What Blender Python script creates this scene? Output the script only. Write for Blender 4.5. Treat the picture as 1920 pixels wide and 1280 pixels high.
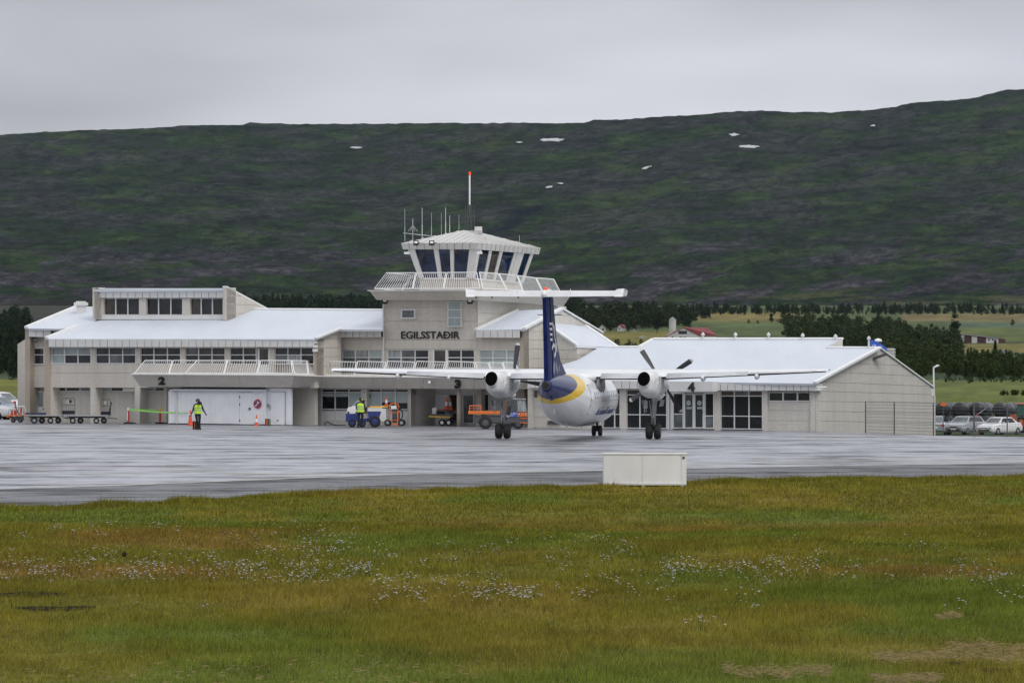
import bpy, bmesh, math, random
import numpy as np
from mathutils import Vector, Matrix, Euler
R = math.radians
scene = bpy.context.scene
for o in list(bpy.data.objects): bpy.data.objects.remove(o)

# ------------------------------------------------------------------ camera
F = 8554.0; H = 4.9; CX = 960.0; YH = 645.0
cam = bpy.data.cameras.new('camera'); camo = bpy.data.objects.new('camera', cam)
scene.collection.objects.link(camo)
camo.location = (0, 0, H); camo.rotation_euler = (R(90), 0, 0)
cam.sensor_width = 36.0; cam.lens = F / 1920 * 36.0
cam.shift_y = (YH - 640.0) / 1920.0
cam.clip_start = 1.0; cam.clip_end = 60000.0
scene.camera = camo

# ------------------------------------------------------------------ light
SUN_EL, SUN_AZ = R(48), R(35)          # sun behind the cloud, to the right and behind the camera
world = bpy.data.worlds.new("World"); scene.world = world; world.use_nodes = True
wn = world.node_tree; wn.nodes.clear()
def wnode(t, **k):
    n = wn.nodes.new(t)
    for a, b in k.items(): setattr(n, a, b)
    return n
sky = wnode('ShaderNodeTexSky', sky_type='NISHITA', sun_disc=False)
sky.sun_elevation = SUN_EL; sky.sun_rotation = R(180) - SUN_AZ
bg1 = wnode('ShaderNodeBackground'); bg1.inputs[1].default_value = 0.06
wn.links.new(sky.outputs[0], bg1.inputs[0])
tc = wnode('ShaderNodeTexCoord'); sep = wnode('ShaderNodeSeparateXYZ')
wn.links.new(tc.outputs['Generated'], sep.inputs[0])
ramp = wnode('ShaderNodeValToRGB')
e = ramp.color_ramp.elements
e[0].position = 0.0; e[0].color = (0.47, 0.485, 0.53, 1)
e[1].position = 1.0; e[1].color = (0.98, 1.0, 1.06, 1)
for p, c in ((0.042, (0.525, 0.535, 0.575, 1)), (0.082, (0.455, 0.465, 0.51, 1)), (0.25, (0.60, 0.615, 0.66, 1))):
    x = ramp.color_ramp.elements.new(p); x.color = c
wn.links.new(sep.outputs[2], ramp.inputs[0])
mp = wnode('ShaderNodeMapping'); mp.inputs['Scale'].default_value = (2.2, 3.0, 9.0); mp.inputs['Location'].default_value = (0.0, 0.0, 3.9)
wn.links.new(tc.outputs['Generated'], mp.inputs[0])
nz = wnode('ShaderNodeTexNoise'); nz.inputs['Scale'].default_value = 2.6; nz.inputs['Detail'].default_value = 3
nz.inputs['Roughness'].default_value = 0.45
wn.links.new(mp.outputs[0], nz.inputs[0])
mr = wnode('ShaderNodeMapRange'); mr.inputs[1].default_value = 0.25; mr.inputs[2].default_value = 0.75
mr.inputs[3].default_value = 0.50; mr.inputs[4].default_value = 1.22
wn.links.new(nz.outputs[0], mr.inputs[0])
mul = wnode('ShaderNodeVectorMath', operation='SCALE')
wn.links.new(ramp.outputs[0], mul.inputs[0]); wn.links.new(mr.outputs[0], mul.inputs['Scale'])
bg2 = wnode('ShaderNodeBackground'); bg2.inputs[1].default_value = 1.0
wn.links.new(mul.outputs[0], bg2.inputs[0])
mixw = wnode('ShaderNodeMixShader'); mixw.inputs[0].default_value = 0.94
wn.links.new(bg1.outputs[0], mixw.inputs[1]); wn.links.new(bg2.outputs[0], mixw.inputs[2])
wo = wnode('ShaderNodeOutputWorld'); wn.links.new(mixw.outputs[0], wo.inputs[0])

sun = bpy.data.lights.new('sun', 'SUN'); sun.energy = 1.0; sun.angle = R(25); sun.color = (1.0, 0.96, 0.9)
suno = bpy.data.objects.new('sun', sun); scene.collection.objects.link(suno)
sd = Vector((math.sin(SUN_AZ) * math.cos(SUN_EL), -math.cos(SUN_AZ) * math.cos(SUN_EL), math.sin(SUN_EL)))
suno.rotation_euler = sd.to_track_quat('Z', 'Y').to_euler()
vs = scene.view_settings
vs.view_transform = 'Standard'; vs.look = 'None'; vs.exposure = 0.35; vs.gamma = 1.0; vs.use_curve_mapping = False

# ------------------------------------------------------------------ helpers
random.seed(7); rng = np.random.default_rng(7)
C = scene.collection
def V(*a): return Vector(a)
def ray(px, py): return Vector(((px - CX) / F, 1.0, -(py - YH) / F))
CAM = Vector((0, 0, H))
class Plane:
    def __init__(s, p, n): s.p = Vector(p); s.n = Vector(n).normalized()
    def hit(s, px, py, off=0.0):
        r = ray(px, py); return CAM + r * (((s.p + s.n * off - CAM).dot(s.n)) / r.dot(s.n))
    def down(s, px, off=0.0, z=0.0):
        # the point of the (vertical) plane at height z under image column px
        u = Vector(((px - CX) / F, 1.0, 0)); c = Vector((CAM.x, CAM.y, 0))
        q = c + u * (((s.p + s.n * off - c).dot(Vector((s.n.x, s.n.y, 0)))) / u.dot(s.n))
        return Vector((q.x, q.y, z))
    def pt(s, q, off=0.0):
        if q[1] is None: return s.down(q[0], off, q[2] if len(q) > 2 else -0.25)
        return s.hit(q[0], q[1], off)
def G(px, py, z=0.0):
    """point on level ground seen at a pixel"""
    Y = (H - z) * F / (py - YH); return Vector(((px - CX) / F * Y, Y, z))
def at(px, Y, z=0.0): return Vector(((px - CX) / F * Y, Y, z))

def thing(name, label, cat, loc=(0, 0, 0), rz=0.0, group=None, kind=None):
    o = bpy.data.objects.new(name, None); C.objects.link(o); o.empty_display_size = 0.3
    o.location = loc; o.rotation_euler = (0, 0, rz)
    o['label'] = label; o['category'] = cat
    if group: o['group'] = group
    if kind: o['kind'] = kind
    return o
def tag(o, label=None, cat=None, group=None, kind=None):
    if label: o['label'] = label
    if cat: o['category'] = cat
    if group: o['group'] = group
    if kind: o['kind'] = kind
    return o
def root_of(o):
    while o.parent: o = o.parent
    return o
def obj(name, bm, mats, parent=None, world=False, smooth=False, recalc=True):
    if recalc: bmesh.ops.recalc_face_normals(bm, faces=bm.faces)
    if world and parent is not None:
        r = root_of(parent); M4 = (Matrix.Translation(r.location) @ r.rotation_euler.to_matrix().to_4x4()).inverted()
        bm.transform(M4)
    me = bpy.data.meshes.new(name); bm.to_mesh(me); bm.free()
    if not isinstance(mats, (list, tuple)): mats = [mats]
    for m in mats: me.materials.append(m)
    if smooth:
        for p in me.polygons: p.use_smooth = True
    o = bpy.data.objects.new(name, me); C.objects.link(o)
    if parent is not None: o.parent = parent
    return o
def dup(o, loc=None, rz=None, label=None, group=None):
    c = o.copy(); C.objects.link(c)
    if loc is not None: c.location = loc
    if rz is not None: c.rotation_euler = (0, 0, rz)
    if label: c['label'] = label
    if group: c['group'] = group
    for ch in [x for x in list(o.children)]:
        d = ch.copy(); C.objects.link(d); d.parent = c
        for g in list(ch.children):
            k = g.copy(); C.objects.link(k); k.parent = d
    return c
def B(): return bmesh.new()
def prism(bm, front, back):
    f = [bm.verts.new(p) for p in front]; b = [bm.verts.new(p) for p in back]; n = len(f)
    bm.faces.new(f); bm.faces.new(list(reversed(b)))
    for i in range(n):
        j = (i + 1) % n; bm.faces.new((f[j], f[i], b[i], b[j]))
def slab(bm, pl, pts, o0, o1):
    fr = [pl.pt(q, o1) for q in pts]; d = pl.n * (o1 - o0)
    prism(bm, fr, [p - d for p in fr])
def rect(x0, y0, x1, y1): return [(x0, y0), (x1, y0), (x1, y1), (x0, y1)]
def rectg(x0, y0, x1, z=-0.25): return [(x0, y0), (x1, y0), (x1, None, z), (x0, None, z)]
def box(bm, c, s, rot=None):
    c = Vector(c); hx, hy, hz = s[0] / 2, s[1] / 2, s[2] / 2
    ps = [Vector((x, y, z)) for z in (-hz, hz) for x, y in ((-hx, -hy), (hx, -hy), (hx, hy), (-hx, hy))]
    if rot is not None: ps = [rot @ p for p in ps]
    v = [bm.verts.new(c + p) for p in ps]
    for f in ((3, 2, 1, 0), (4, 5, 6, 7), (0, 1, 5, 4), (1, 2, 6, 5), (2, 3, 7, 6), (3, 0, 4, 7)):
        bm.faces.new([v[i] for i in f])
def tube(bm, p, q, r, seg=6, r2=None, cap=True):
    p = Vector(p); q = Vector(q); d = (q - p)
    if d.length < 1e-6: return
    d.normalize(); a = d.orthogonal().normalized(); b = d.cross(a); r2 = r if r2 is None else r2
    A = [bm.verts.new(p + (a * math.cos(t) + b * math.sin(t)) * r) for t in [2 * math.pi * (i + .5) / seg for i in range(seg)]]
    D = [bm.verts.new(q + (a * math.cos(t) + b * math.sin(t)) * r2) for t in [2 * math.pi * (i + .5) / seg for i in range(seg)]]
    for i in range(seg):
        j = (i + 1) % seg; bm.faces.new((A[i], A[j], D[j], D[i]))
    if cap: bm.faces.new(list(reversed(A))); bm.faces.new(D)
def path(bm, pts, r, seg=6):
    for a, b in zip(pts[:-1], pts[1:]): tube(bm, a, b, r, seg)
def lathe(bm, c, prof, seg=20, axis='z'):
    """prof = [(r, h)...]"""
    c = Vector(c); rings = []
    for r, h in prof:
        ring = []
        for i in range(seg):
            t = 2 * math.pi * i / seg
            x, y = r * math.cos(t), r * math.sin(t)
            p = {'z': Vector((x, y, h)), 'x': Vector((h, x, y)), 'y': Vector((x, h, y))}[axis]
            ring.append(bm.verts.new(c + p))
        rings.append(ring)
    for A, D in zip(rings[:-1], rings[1:]):
        for i in range(seg):
            j = (i + 1) % seg; bm.faces.new((A[i], A[j], D[j], D[i]))
    bm.faces.new(list(reversed(rings[0]))); bm.faces.new(rings[-1])
def one(name, fn, mat, parent=None, world=False, smooth=False):
    bm = B(); fn(bm); return obj(name, bm, mat, parent, world, smooth)

# ------------------------------------------------------------------ materials
def nt(m):
    m.use_nodes = True; t = m.node_tree; b = t.nodes['Principled BSDF']; return t, b
def mat(name, col, rough=0.6, metal=0.0, var=0.0, scale=3.0, bump=0.0, bscale=None, spec=None, coat=0.0,
        stretch=(1, 1, 1), coord='Object', detail=4, col2=None, lo=.35, hi=.65):
    m = bpy.data.materials.new(name); t, b = nt(m)
    b.inputs['Base Color'].default_value = (*col, 1); b.inputs['Roughness'].default_value = rough
    b.inputs['Metallic'].default_value = metal
    if spec is not None: b.inputs['Specular IOR Level'].default_value = spec
    if coat: b.inputs['Coat Weight'].default_value = coat; b.inputs['Coat Roughness'].default_value = 0.08
    if var or bump or col2:
        tcn = t.nodes.new('ShaderNodeTexCoord'); mpn = t.nodes.new('ShaderNodeMapping')
        mpn.inputs['Scale'].default_value = stretch
        t.links.new(tcn.outputs[coord], mpn.inputs[0])
        n = t.nodes.new('ShaderNodeTexNoise'); n.inputs['Scale'].default_value = scale; n.inputs['Detail'].default_value = detail
        t.links.new(mpn.outputs[0], n.inputs[0])
        if var or col2:
            r = t.nodes.new('ShaderNodeValToRGB')
            r.color_ramp.elements[0].position = lo; r.color_ramp.elements[1].position = hi
            ca = tuple(max(0, c * (1 - var)) for c in col); cb = tuple(c * (1 + var) for c in col)
            if col2: ca, cb = col, col2
            r.color_ramp.elements[0].color = (*ca, 1); r.color_ramp.elements[1].color = (*cb, 1)
            t.links.new(n.outputs[0], r.inputs[0]); t.links.new(r.outputs[0], b.inputs['Base Color'])
        if bump:
            n2 = t.nodes.new('ShaderNodeTexNoise'); n2.inputs['Scale'].default_value = bscale or scale * 6
            n2.inputs['Detail'].default_value = 3
            t.links.new(mpn.outputs[0], n2.inputs[0])
            bp = t.nodes.new('ShaderNodeBump'); bp.inputs['Strength'].default_value = bump; bp.inputs['Distance'].default_value = 0.03
            t.links.new(n2.outputs[0], bp.inputs['Height']); t.links.new(bp.outputs[0], b.inputs['Normal'])
    return m
def mat_wall(name, col):
    """pebble-dash concrete with vertical rain streaks"""
    m = bpy.data.materials.new(name); t, b = nt(m); N = t.nodes; L = t.links
    b.inputs['Roughness'].default_value = 0.9; b.inputs['Specular IOR Level'].default_value = 0.2
    g = N.new('ShaderNodeNewGeometry')
    n1 = N.new('ShaderNodeTexNoise'); n1.inputs['Scale'].default_value = 0.45; n1.inputs['Detail'].default_value = 5
    L.new(g.outputs['Position'], n1.inputs[0])
    mpn = N.new('ShaderNodeMapping'); mpn.inputs['Scale'].default_value = (1.6, 1.6, 0.12)
    L.new(g.outputs['Position'], mpn.inputs[0])
    n2 = N.new('ShaderNodeTexNoise'); n2.inputs['Scale'].default_value = 2.0; n2.inputs['Detail'].default_value = 6
    L.new(mpn.outputs[0], n2.inputs[0])
    n3 = N.new('ShaderNodeTexNoise'); n3.inputs['Scale'].default_value = 14; n3.inputs['Detail'].default_value = 3
    L.new(g.outputs['Position'], n3.inputs[0])
    def mr(n, a, c, d, e):
        r = N.new('ShaderNodeMapRange'); r.inputs[1].default_value = a; r.inputs[2].default_value = c
        r.inputs[3].default_value = d; r.inputs[4].default_value = e; L.new(n.outputs[0], r.inputs[0]); return r
    a = mr(n1, .3, .7, .93, 1.05); c = mr(n2, .35, .75, 1.03, .92); d = mr(n3, .3, .7, .88, 1.1)
    m1 = N.new('ShaderNodeMath'); m1.operation = 'MULTIPLY'; L.new(a.outputs[0], m1.inputs[0]); L.new(c.outputs[0], m1.inputs[1])
    m2 = N.new('ShaderNodeMath'); m2.operation = 'MULTIPLY'; L.new(m1.outputs[0], m2.inputs[0]); L.new(d.outputs[0], m2.inputs[1])
    vm = N.new('ShaderNodeVectorMath'); vm.operation = 'SCALE'; vm.inputs[0].default_value = col
    L.new(m2.outputs[0], vm.inputs['Scale']); L.new(vm.outputs[0], b.inputs['Base Color'])
    bp = N.new('ShaderNodeBump'); bp.inputs['Strength'].default_value = 0.5; bp.inputs['Distance'].default_value = 0.02
    L.new(n3.outputs[0], bp.inputs['Height']); L.new(bp.outputs[0], b.inputs['Normal'])
    return m
MT = {}
MT['wall'] = mat_wall('wall_render', (0.60, 0.56, 0.505))
MT['wall_lower'] = mat_wall('wall_render_lower', (0.62, 0.59, 0.535))
MT['wall_brown'] = mat_wall('wall_render_bare', (0.44, 0.38, 0.315))
MT['wall_hall'] = mat_wall('wall_render_hall', (0.56, 0.535, 0.50))
MT['fascia'] = mat('fascia_metal', (0.66, 0.655, 0.64), 0.5, var=0.05, scale=.8)
MT['roof'] = mat('roof_sheet', (0.60, 0.64, 0.70), 0.55, var=0.035, scale=.5, stretch=(1, .3, 1))
MT['white'] = mat('white_paint', (0.80, 0.80, 0.80), 0.45, var=0.04, scale=1.5)
MT['white_dirty'] = mat('white_dirty', (0.70, 0.70, 0.68), 0.6, var=0.07, scale=1.2, detail=6)
MT['shed'] = mat('shed_boards', (0.82, 0.83, 0.86), 0.5, var=0.04, scale=1.0)
MT['frame'] = mat('window_frame', (0.74, 0.74, 0.73), 0.5)
MT['rail'] = mat('rail_paint', (0.84, 0.84, 0.84), 0.45)
MT['glass'] = mat('dark_glass', (0.018, 0.020, 0.024), 0.06, var=.6, scale=1.3, spec=.5)
MT['glass_blue'] = mat('cab_glass', (0.010, 0.026, 0.075), 0.05, var=.7, scale=1.0)
MT['glass_brown'] = mat('warm_glass', (0.045, 0.038, 0.032), 0.06, var=.5, scale=1.2)
MT['glass_grey'] = mat('grey_glass', (0.12, 0.135, 0.145), 0.12, var=.4, scale=1.0)
MT['blind'] = mat('frosted_glass', (0.36, 0.42, 0.42), 0.22, var=.1, scale=1.0)
MT['curtain'] = mat('curtained_glass', (0.30, 0.33, 0.34), 0.15, var=.35, scale=3.0, stretch=(4, 4, .3))
MT['dark'] = mat('dark_void', (0.02, 0.02, 0.02), 0.9)
MT['black'] = mat('black_paint', (0.012, 0.012, 0.013), 0.5)
MT['rubber'] = mat('rubber', (0.016, 0.016, 0.017), 0.75, var=.3, scale=8)
MT['steel'] = mat('galvanised_steel', (0.42, 0.43, 0.44), 0.45, 0.6, var=.15, scale=5)
MT['steel_dark'] = mat('dark_steel', (0.10, 0.10, 0.11), 0.55, 0.3)
MT['orange'] = mat('orange_paint', (0.72, 0.17, 0.03), 0.45, var=.1, scale=4)
MT['red'] = mat('red_paint', (0.55, 0.05, 0.03), 0.45, var=.1, scale=4)
MT['cone'] = mat('cone_plastic', (0.75, 0.10, 0.04), 0.6, var=.1, scale=6)
MT['refl'] = mat('reflective_white', (0.82, 0.82, 0.80), 0.4)
MT['blue'] = mat('blue_paint', (0.025, 0.045, 0.20), 0.35, var=.1, scale=4)
MT['blue_sign'] = mat('blue_sign', (0.03, 0.10, 0.45), 0.45)
MT['yellow'] = mat('yellow_paint', (0.78, 0.45, 0.03), 0.5, var=.1, scale=4)
MT['hivis'] = mat('hivis_fabric', (0.52, 0.80, 0.06), 0.75)
MT['navy'] = mat('navy_cloth', (0.012, 0.014, 0.024), 0.85, var=.3, scale=12)
MT['skin'] = mat('skin', (0.42, 0.24, 0.17), 0.6)
MT['green'] = mat('green_sign', (0.01, 0.22, 0.12), 0.5)
# ------------------------------------------------------------------ noise + terrain
def vnoise(x, y, seed=0):
    x = np.asarray(x, float); y = np.asarray(y, float)
    xi = np.floor(x).astype(np.int64); yi = np.floor(y).astype(np.int64); fx = x - xi; fy = y - yi
    fx = fx * fx * (3 - 2 * fx); fy = fy * fy * (3 - 2 * fy)
    def h(a, b):
        n = (a * 374761393 + b * 668265263 + seed * 974711) & 0x7fffffff
        n = ((n ^ (n >> 13)) * 1274126177) & 0x7fffffff
        return ((n ^ (n >> 16)) & 0xffff) / 65535.0
    return (h(xi, yi) * (1 - fx) + h(xi + 1, yi) * fx) * (1 - fy) + (h(xi, yi + 1) * (1 - fx) + h(xi + 1, yi + 1) * fx) * fy
def fbm(x, y, o=4, seed=0, g=0.5):
    s = 0; a = 1; t = 0
    for i in range(o):
        s = s + a * vnoise(x * 2 ** i, y * 2 ** i, seed + i * 17); t += a; a *= g
    return s / t
def sstep(a, b, x):
    t = np.clip((x - a) / (b - a), 0, 1); return t * t * (3 - 2 * t)
PY = np.array([430, 700, 1100, 1600, 2200, 3000, 3800, 4500.]); PV = np.array([742, 716, 692, 661, 636, 605, 585, 573.])
def terrain_z(Y, px):
    Y = np.asarray(Y, float); px = np.asarray(px, float)
    yi = np.interp(Y, PY, PV); far = H - (yi - YH) * Y / F
    z430 = H - (742 - YH) * 430 / F
    left = np.interp(Y, [0, 345, 430], [-0.06, -0.06, z430])
    right = np.interp(Y, [0, 243.5, 250, 262, 374, 398, 430], [-0.06, -0.06, -0.22, -0.75, -2.52, -2.52, z430])
    w = sstep(1500, 1620, px); near = left * (1 - w) + right * w
    z = np.where(Y < 430, near, far)
    # the meadow by the camera is not quite flat
    g = sstep(185, 150, Y)
    z = z + g * (0.16 * (fbm(px * Y / F / 9, Y / 7, 3, 5) - .5))
    return z
def tz(px, Y): return float(terrain_z(Y, px))

def grid_mesh(name, P, mat_, colors=None, smooth=True):
    """P: rows x cols x 3"""
    r, c = P.shape[:2]; me = bpy.data.meshes.new(name)
    idx = np.arange(r * c).reshape(r, c)
    q = np.stack([idx[:-1, :-1], idx[:-1, 1:], idx[1:, 1:], idx[1:, :-1]], -1).reshape(-1, 4)
    n = len(q)
    me.vertices.add(r * c); me.vertices.foreach_set('co', P.reshape(-1).astype(np.float32))
    me.loops.add(n * 4); me.loops.foreach_set('vertex_index', q.reshape(-1).astype(np.int32))
    me.polygons.add(n); me.polygons.foreach_set('loop_start', (np.arange(n) * 4).astype(np.int32))
    me.polygons.foreach_set('loop_total', np.full(n, 4, np.int32))
    me.polygons.foreach_set('use_smooth', np.full(n, smooth))
    me.update(calc_edges=True)
    if colors is not None:
        a = me.color_attributes.new('paint', 'FLOAT_COLOR', 'POINT')
        cc = np.ones((r * c, 4), np.float32); cc[:, :3] = colors.reshape(-1, 3); a.data.foreach_set('color', cc.reshape(-1))
    me.materials.append(mat_)
    o = bpy.data.objects.new(name, me); C.objects.link(o); return o
def tri_mesh(name, verts, faces, mat_, colors=None, parent=None):
    """faces: n x k int array"""
    me = bpy.data.meshes.new(name); k = faces.shape[1]; n = len(faces)
    me.vertices.add(len(verts)); me.vertices.foreach_set('co', verts.reshape(-1).astype(np.float32))
    me.loops.add(n * k); me.loops.foreach_set('vertex_index', faces.reshape(-1).astype(np.int32))
    me.polygons.add(n); me.polygons.foreach_set('loop_start', (np.arange(n) * k).astype(np.int32))
    me.polygons.foreach_set('loop_total', np.full(n, k, np.int32))
    me.update(calc_edges=True)
    if colors is not None:
        a = me.color_attributes.new('paint', 'FLOAT_COLOR', 'POINT')
        cc = np.ones((len(verts), 4), np.float32); cc[:, :3] = colors; a.data.foreach_set('color', cc.reshape(-1))
    for m in (mat_ if isinstance(mat_, (list, tuple)) else [mat_]): me.materials.append(m)
    o = bpy.data.objects.new(name, me); C.objects.link(o)
    if parent is not None: o.parent = parent
    return o
def mat_attr(name, rough=0.9, amt=0.25, scale=6.0, bump=0.0, coord='pos', stretch=(1, 1, 1), detail=5, spec=0.15, bdist=0.05, sub=0.0):
    m = bpy.data.materials.new(name); t, b = nt(m); N = t.nodes; L = t.links
    b.inputs['Roughness'].default_value = rough; b.inputs['Specular IOR Level'].default_value = spec
    at_ = N.new('ShaderNodeAttribute'); at_.attribute_name = 'paint'
    g = N.new('ShaderNodeNewGeometry'); mpn = N.new('ShaderNodeMapping'); mpn.inputs['Scale'].default_value = stretch
    L.new(g.outputs['Position'], mpn.inputs[0])
    n = N.new('ShaderNodeTexNoise'); n.inputs['Scale'].default_value = scale; n.inputs['Detail'].default_value = detail
    n.inputs['Roughness'].default_value = 0.65
    L.new(mpn.outputs[0], n.inputs[0])
    r = N.new('ShaderNodeMapRange'); r.inputs[1].default_value = .3; r.inputs[2].default_value = .7
    r.inputs[3].default_value = 1 - amt; r.inputs[4].default_value = 1 + amt
    L.new(n.outputs[0], r.inputs[0])
    vm = N.new('ShaderNodeVectorMath'); vm.operation = 'SCALE'
    L.new(at_.outputs['Color'], vm.inputs[0]); L.new(r.outputs[0], vm.inputs['Scale']); L.new(vm.outputs[0], b.inputs['Base Color'])
    if bump:
        bp = N.new('ShaderNodeBump'); bp.inputs['Strength'].default_value = bump; bp.inputs['Distance'].default_value = bdist
        L.new(n.outputs[0], bp.inputs['Height']); L.new(bp.outputs[0], b.inputs['Normal'])
    return m

cols = np.concatenate([np.linspace(-5200, -340, 60), np.arange(-320, 2240, 8.0), np.linspace(2260, 7200, 60)])
rowsY = np.concatenate([np.linspace(-40, 50, 10), np.linspace(55, 200, 150), np.linspace(202, 262, 34), np.linspace(266, 430, 46),
                        1.0 / np.linspace(1 / 436., 1 / 4560., 170)])
# rows spaced evenly in 1/Y are too coarse far out, so add far rows
rowsY = np.unique(np.concatenate([rowsY, np.linspace(1200, 4560, 110)]))
YY, UU = np.meshgrid(rowsY, cols, indexing='ij')
XX = (UU - CX) / F * np.maximum(YY, 300)
PXg = np.where(YY > 40, XX / np.maximum(YY, 40) * F + CX, CX)
ZZ = terrain_z(YY, PXg)
VV = YH + (H - ZZ) * F / np.maximum(YY, 40)
def meadow_color(X, Y):
    """albedo of the meadow: moss green, straw, reddish sorrel"""
    a = fbm(X / 7, Y / 12, 4, 11); b_ = fbm(X / 4.5, Y / 13, 4, 23); c_ = fbm(X / 9 + 3, Y / 9, 4, 31); f = fbm(X * 1.3, Y * .8, 3, 41)
    base = np.array([0.105, 0.112, 0.016]); green = np.array([0.080, 0.112, 0.016]); straw = np.array([0.16, 0.142, 0.034]); red = np.array([0.17, 0.088, 0.032])
    olive = np.array([0.128, 0.122, 0.018])
    col = base[None, None] * np.ones(X.shape + (1,)) if X.ndim == 2 else base[None] * np.ones((len(X), 1))
    def mix(col, t, k): return col * (1 - k[..., None]) + t * k[..., None]
    col = mix(col, green, sstep(.48, .62, a)); col = mix(col, olive, sstep(.50, .64, b_) * .9)
    mid = sstep(92, 100, Y) * sstep(135, 112, Y)
    col = mix(col, red, sstep(.52, .72, c_) * (.12 + .38 * mid)); col = mix(col, straw, sstep(.62, .75, b_) * .5)
    near = sstep(86, 68, Y); col = mix(col, green * 1.10, near * .30)
    return col * np.array([1.05, .94, .85]) * 1.36 * (0.78 + 0.44 * f)[..., None]
def paint(PXv, VVv, Yv, Xv):
    shp = PXv.shape; col = np.ones(shp + (3,)) * np.array([0.040, 0.058, 0.024])
    wob = 2.5 * (fbm(PXv / 60, VVv / 8, 3, 3) - .5) * 2
    def reg(x0, x1, y0, y1, c, e=8):
        m = sstep(x0 - e, x0 + e, PXv) * sstep(x1 + e, x1 - e, PXv) * sstep(y0 - .8, y0 + .8, VVv + wob) * sstep(y1 + .8, y1 - .8, VVv + wob) * (Yv > 400)
        return col * (1 - m[..., None]) + np.array(c) * m[..., None]
    n2 = fbm(PXv / 90, VVv / 6, 4, 9)
    col = reg(900, 6000, 573, 640, (0.060, 0.085, 0.030), 110); col = reg(-3000, 900, 565, 600, (0.030, 0.030, 0.020), 160); col = reg(-3000, 880, 600, 700, (0.026, 0.038, 0.018), 160)
    col = reg(1300, 1500, 586, 603, (0.150, 0.125, 0.040)); col = reg(1330, 1480, 603, 612, (0.075, 0.10, 0.035))
    col = reg(1240, 1480, 615, 645, (0.070, 0.095, 0.030)); col = reg(1120, 1260, 622, 645, (0.145, 0.130, 0.030))
    col = reg(1690, 2400, 587, 603, (0.150, 0.118, 0.048)); col = reg(1780, 2400, 603, 616, (0.075, 0.105, 0.058))
    col = reg(1780, 2400, 616, 640, (0.088, 0.108, 0.030)); col = reg(1770, 2400, 643, 662, (0.135, 0.122, 0.035))
    col = reg(1700, 2400, 662, 712, (0.034, 0.052, 0.022)); col = reg(1700, 2400, 713, 760, (0.095, 0.115, 0.026))
    col = reg(-3000, 60, 712, 745, (0.12, 0.125, 0.02))
    col = col * (0.75 + 0.5 * n2)[..., None]; n3 = fbm(PXv / 26, VVv / 3.5, 4, 19); col = col * (.55 + .9 * n3)[..., None]
    m = sstep(240, 200, Yv)[..., None]
    return col * (1 - m) + meadow_color(Xv, Yv) * 0.8 * m
MT['land'] = mat_attr('land', 0.95, 0.3, 3.0, 0.4)
ground = grid_mesh('ground', np.stack([XX, YY, ZZ], -1), MT['land'], paint(PXg, VV, YY, XX))
tag(ground, 'mossy green and straw coloured ground running to the foot of the hill', kind='structure')

# ---- the hill
SKX = np.array([-6000, -1500, -300, 0, 60, 160, 250, 340, 455, 470, 490, 560, 700, 860, 950, 1095, 1112, 1180, 1250, 1300, 1380, 1430, 1480, 1560, 1620, 1665, 1720, 1770, 1820, 1850, 1885, 1920, 2100, 2600, 7500.])
SKY = np.array([420, 330, 268, 253, 249, 244, 242, 236, 235, 229, 231, 233, 232, 231, 231, 231, 225, 224, 218, 216, 209, 207, 210, 211, 207, 202, 192, 189, 185, 178, 169, 168, 160, 170, 330.])
hc = np.concatenate([np.linspace(-5200, -340, 60), np.arange(-330, 2260, 3.4), np.linspace(2270, 7200, 60)])
TT = np.linspace(0, 1, 400)
hy = 4500 + 5200 * TT
UU2, T2 = np.meshgrid(hc, TT, indexing='xy'); Y2 = 4500 + 5200 * T2
skyl = np.interp(UU2, SKX, SKY) + 1.6 * (fbm(UU2 / 14, UU2 * 0, 3, 77) - .5) * 2
vimg = 574 + (skyl - 574) * (0.85 * T2 + 0.15 * T2 ** 2)
env = sstep(0.0, 0.08, T2) * sstep(1.0, 0.93, T2)
rid = fbm(UU2 / 150 + 1.2 * fbm(UU2 / 300, T2 * 5, 2, 51), T2 * 26, 5, 52)
ledge = fbm(UU2 / 420, T2 * 9, 3, 61)
terr = np.abs((T2 * 17 + 2.5 * ledge + .8 * rid) % 1.0 - .5)
vimg = vimg + env * ((rid - .5) * 20 + (fbm(UU2 / 40, T2 * 60, 4, 53) - .5) * 7 + terr * 7)
# a ravine slanting across the slope
ravx = 870 + (T2 - .42) * 900
rav = np.exp(-((UU2 - ravx - 25 * np.sin(T2 * 30)) / 26) ** 2) * sstep(.34, .42, T2) * sstep(.68, .58, T2)
vimg = vimg + rav * 5
vimg = np.minimum(vimg, 600)
X2 = (UU2 - CX) / F * Y2; Z2 = H + (YH - vimg) * Y2 / F
vs_h = vimg + .09 * np.maximum(UU2 - 700, 0) - .03 * np.minimum(UU2 - 700, 0)  # slant of the streaks coloured in place of lit ledges
wx = 1.6 * (fbm(UU2 / 130, vs_h / 26, 3, 70) - .5); wy = 1.6 * (fbm(UU2 / 110, vs_h / 22, 3, 72) - .5)
veg = fbm(UU2 / 78 + wx, vs_h / 13 + wy, 6, 71, .62); heath = fbm(UU2 / 105 + wy, vs_h / 15 - wx, 6, 81, .62)
fine = fbm(UU2 / 15 + wx, vs_h / 3.6 + wy, 4, 91, .6); big = fbm(UU2 / 330, vs_h / 60, 3, 92)
fine2 = fbm(UU2 / 5.5 + 3 * wx, vs_h / 2.1 + 3 * wy, 3, 93, .7)
rd1 = 1 - np.abs(2 * fbm(UU2 / 75 + 1.5 * wx + vs_h / 90, vs_h / 8 + 1.5 * wy, 4, 94, .6) - 1); rd2 = 1 - np.abs(2 * fbm(UU2 / 34 + wy - vs_h / 60, vs_h / 6.5 + wx, 4, 95, .6) - 1)
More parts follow.
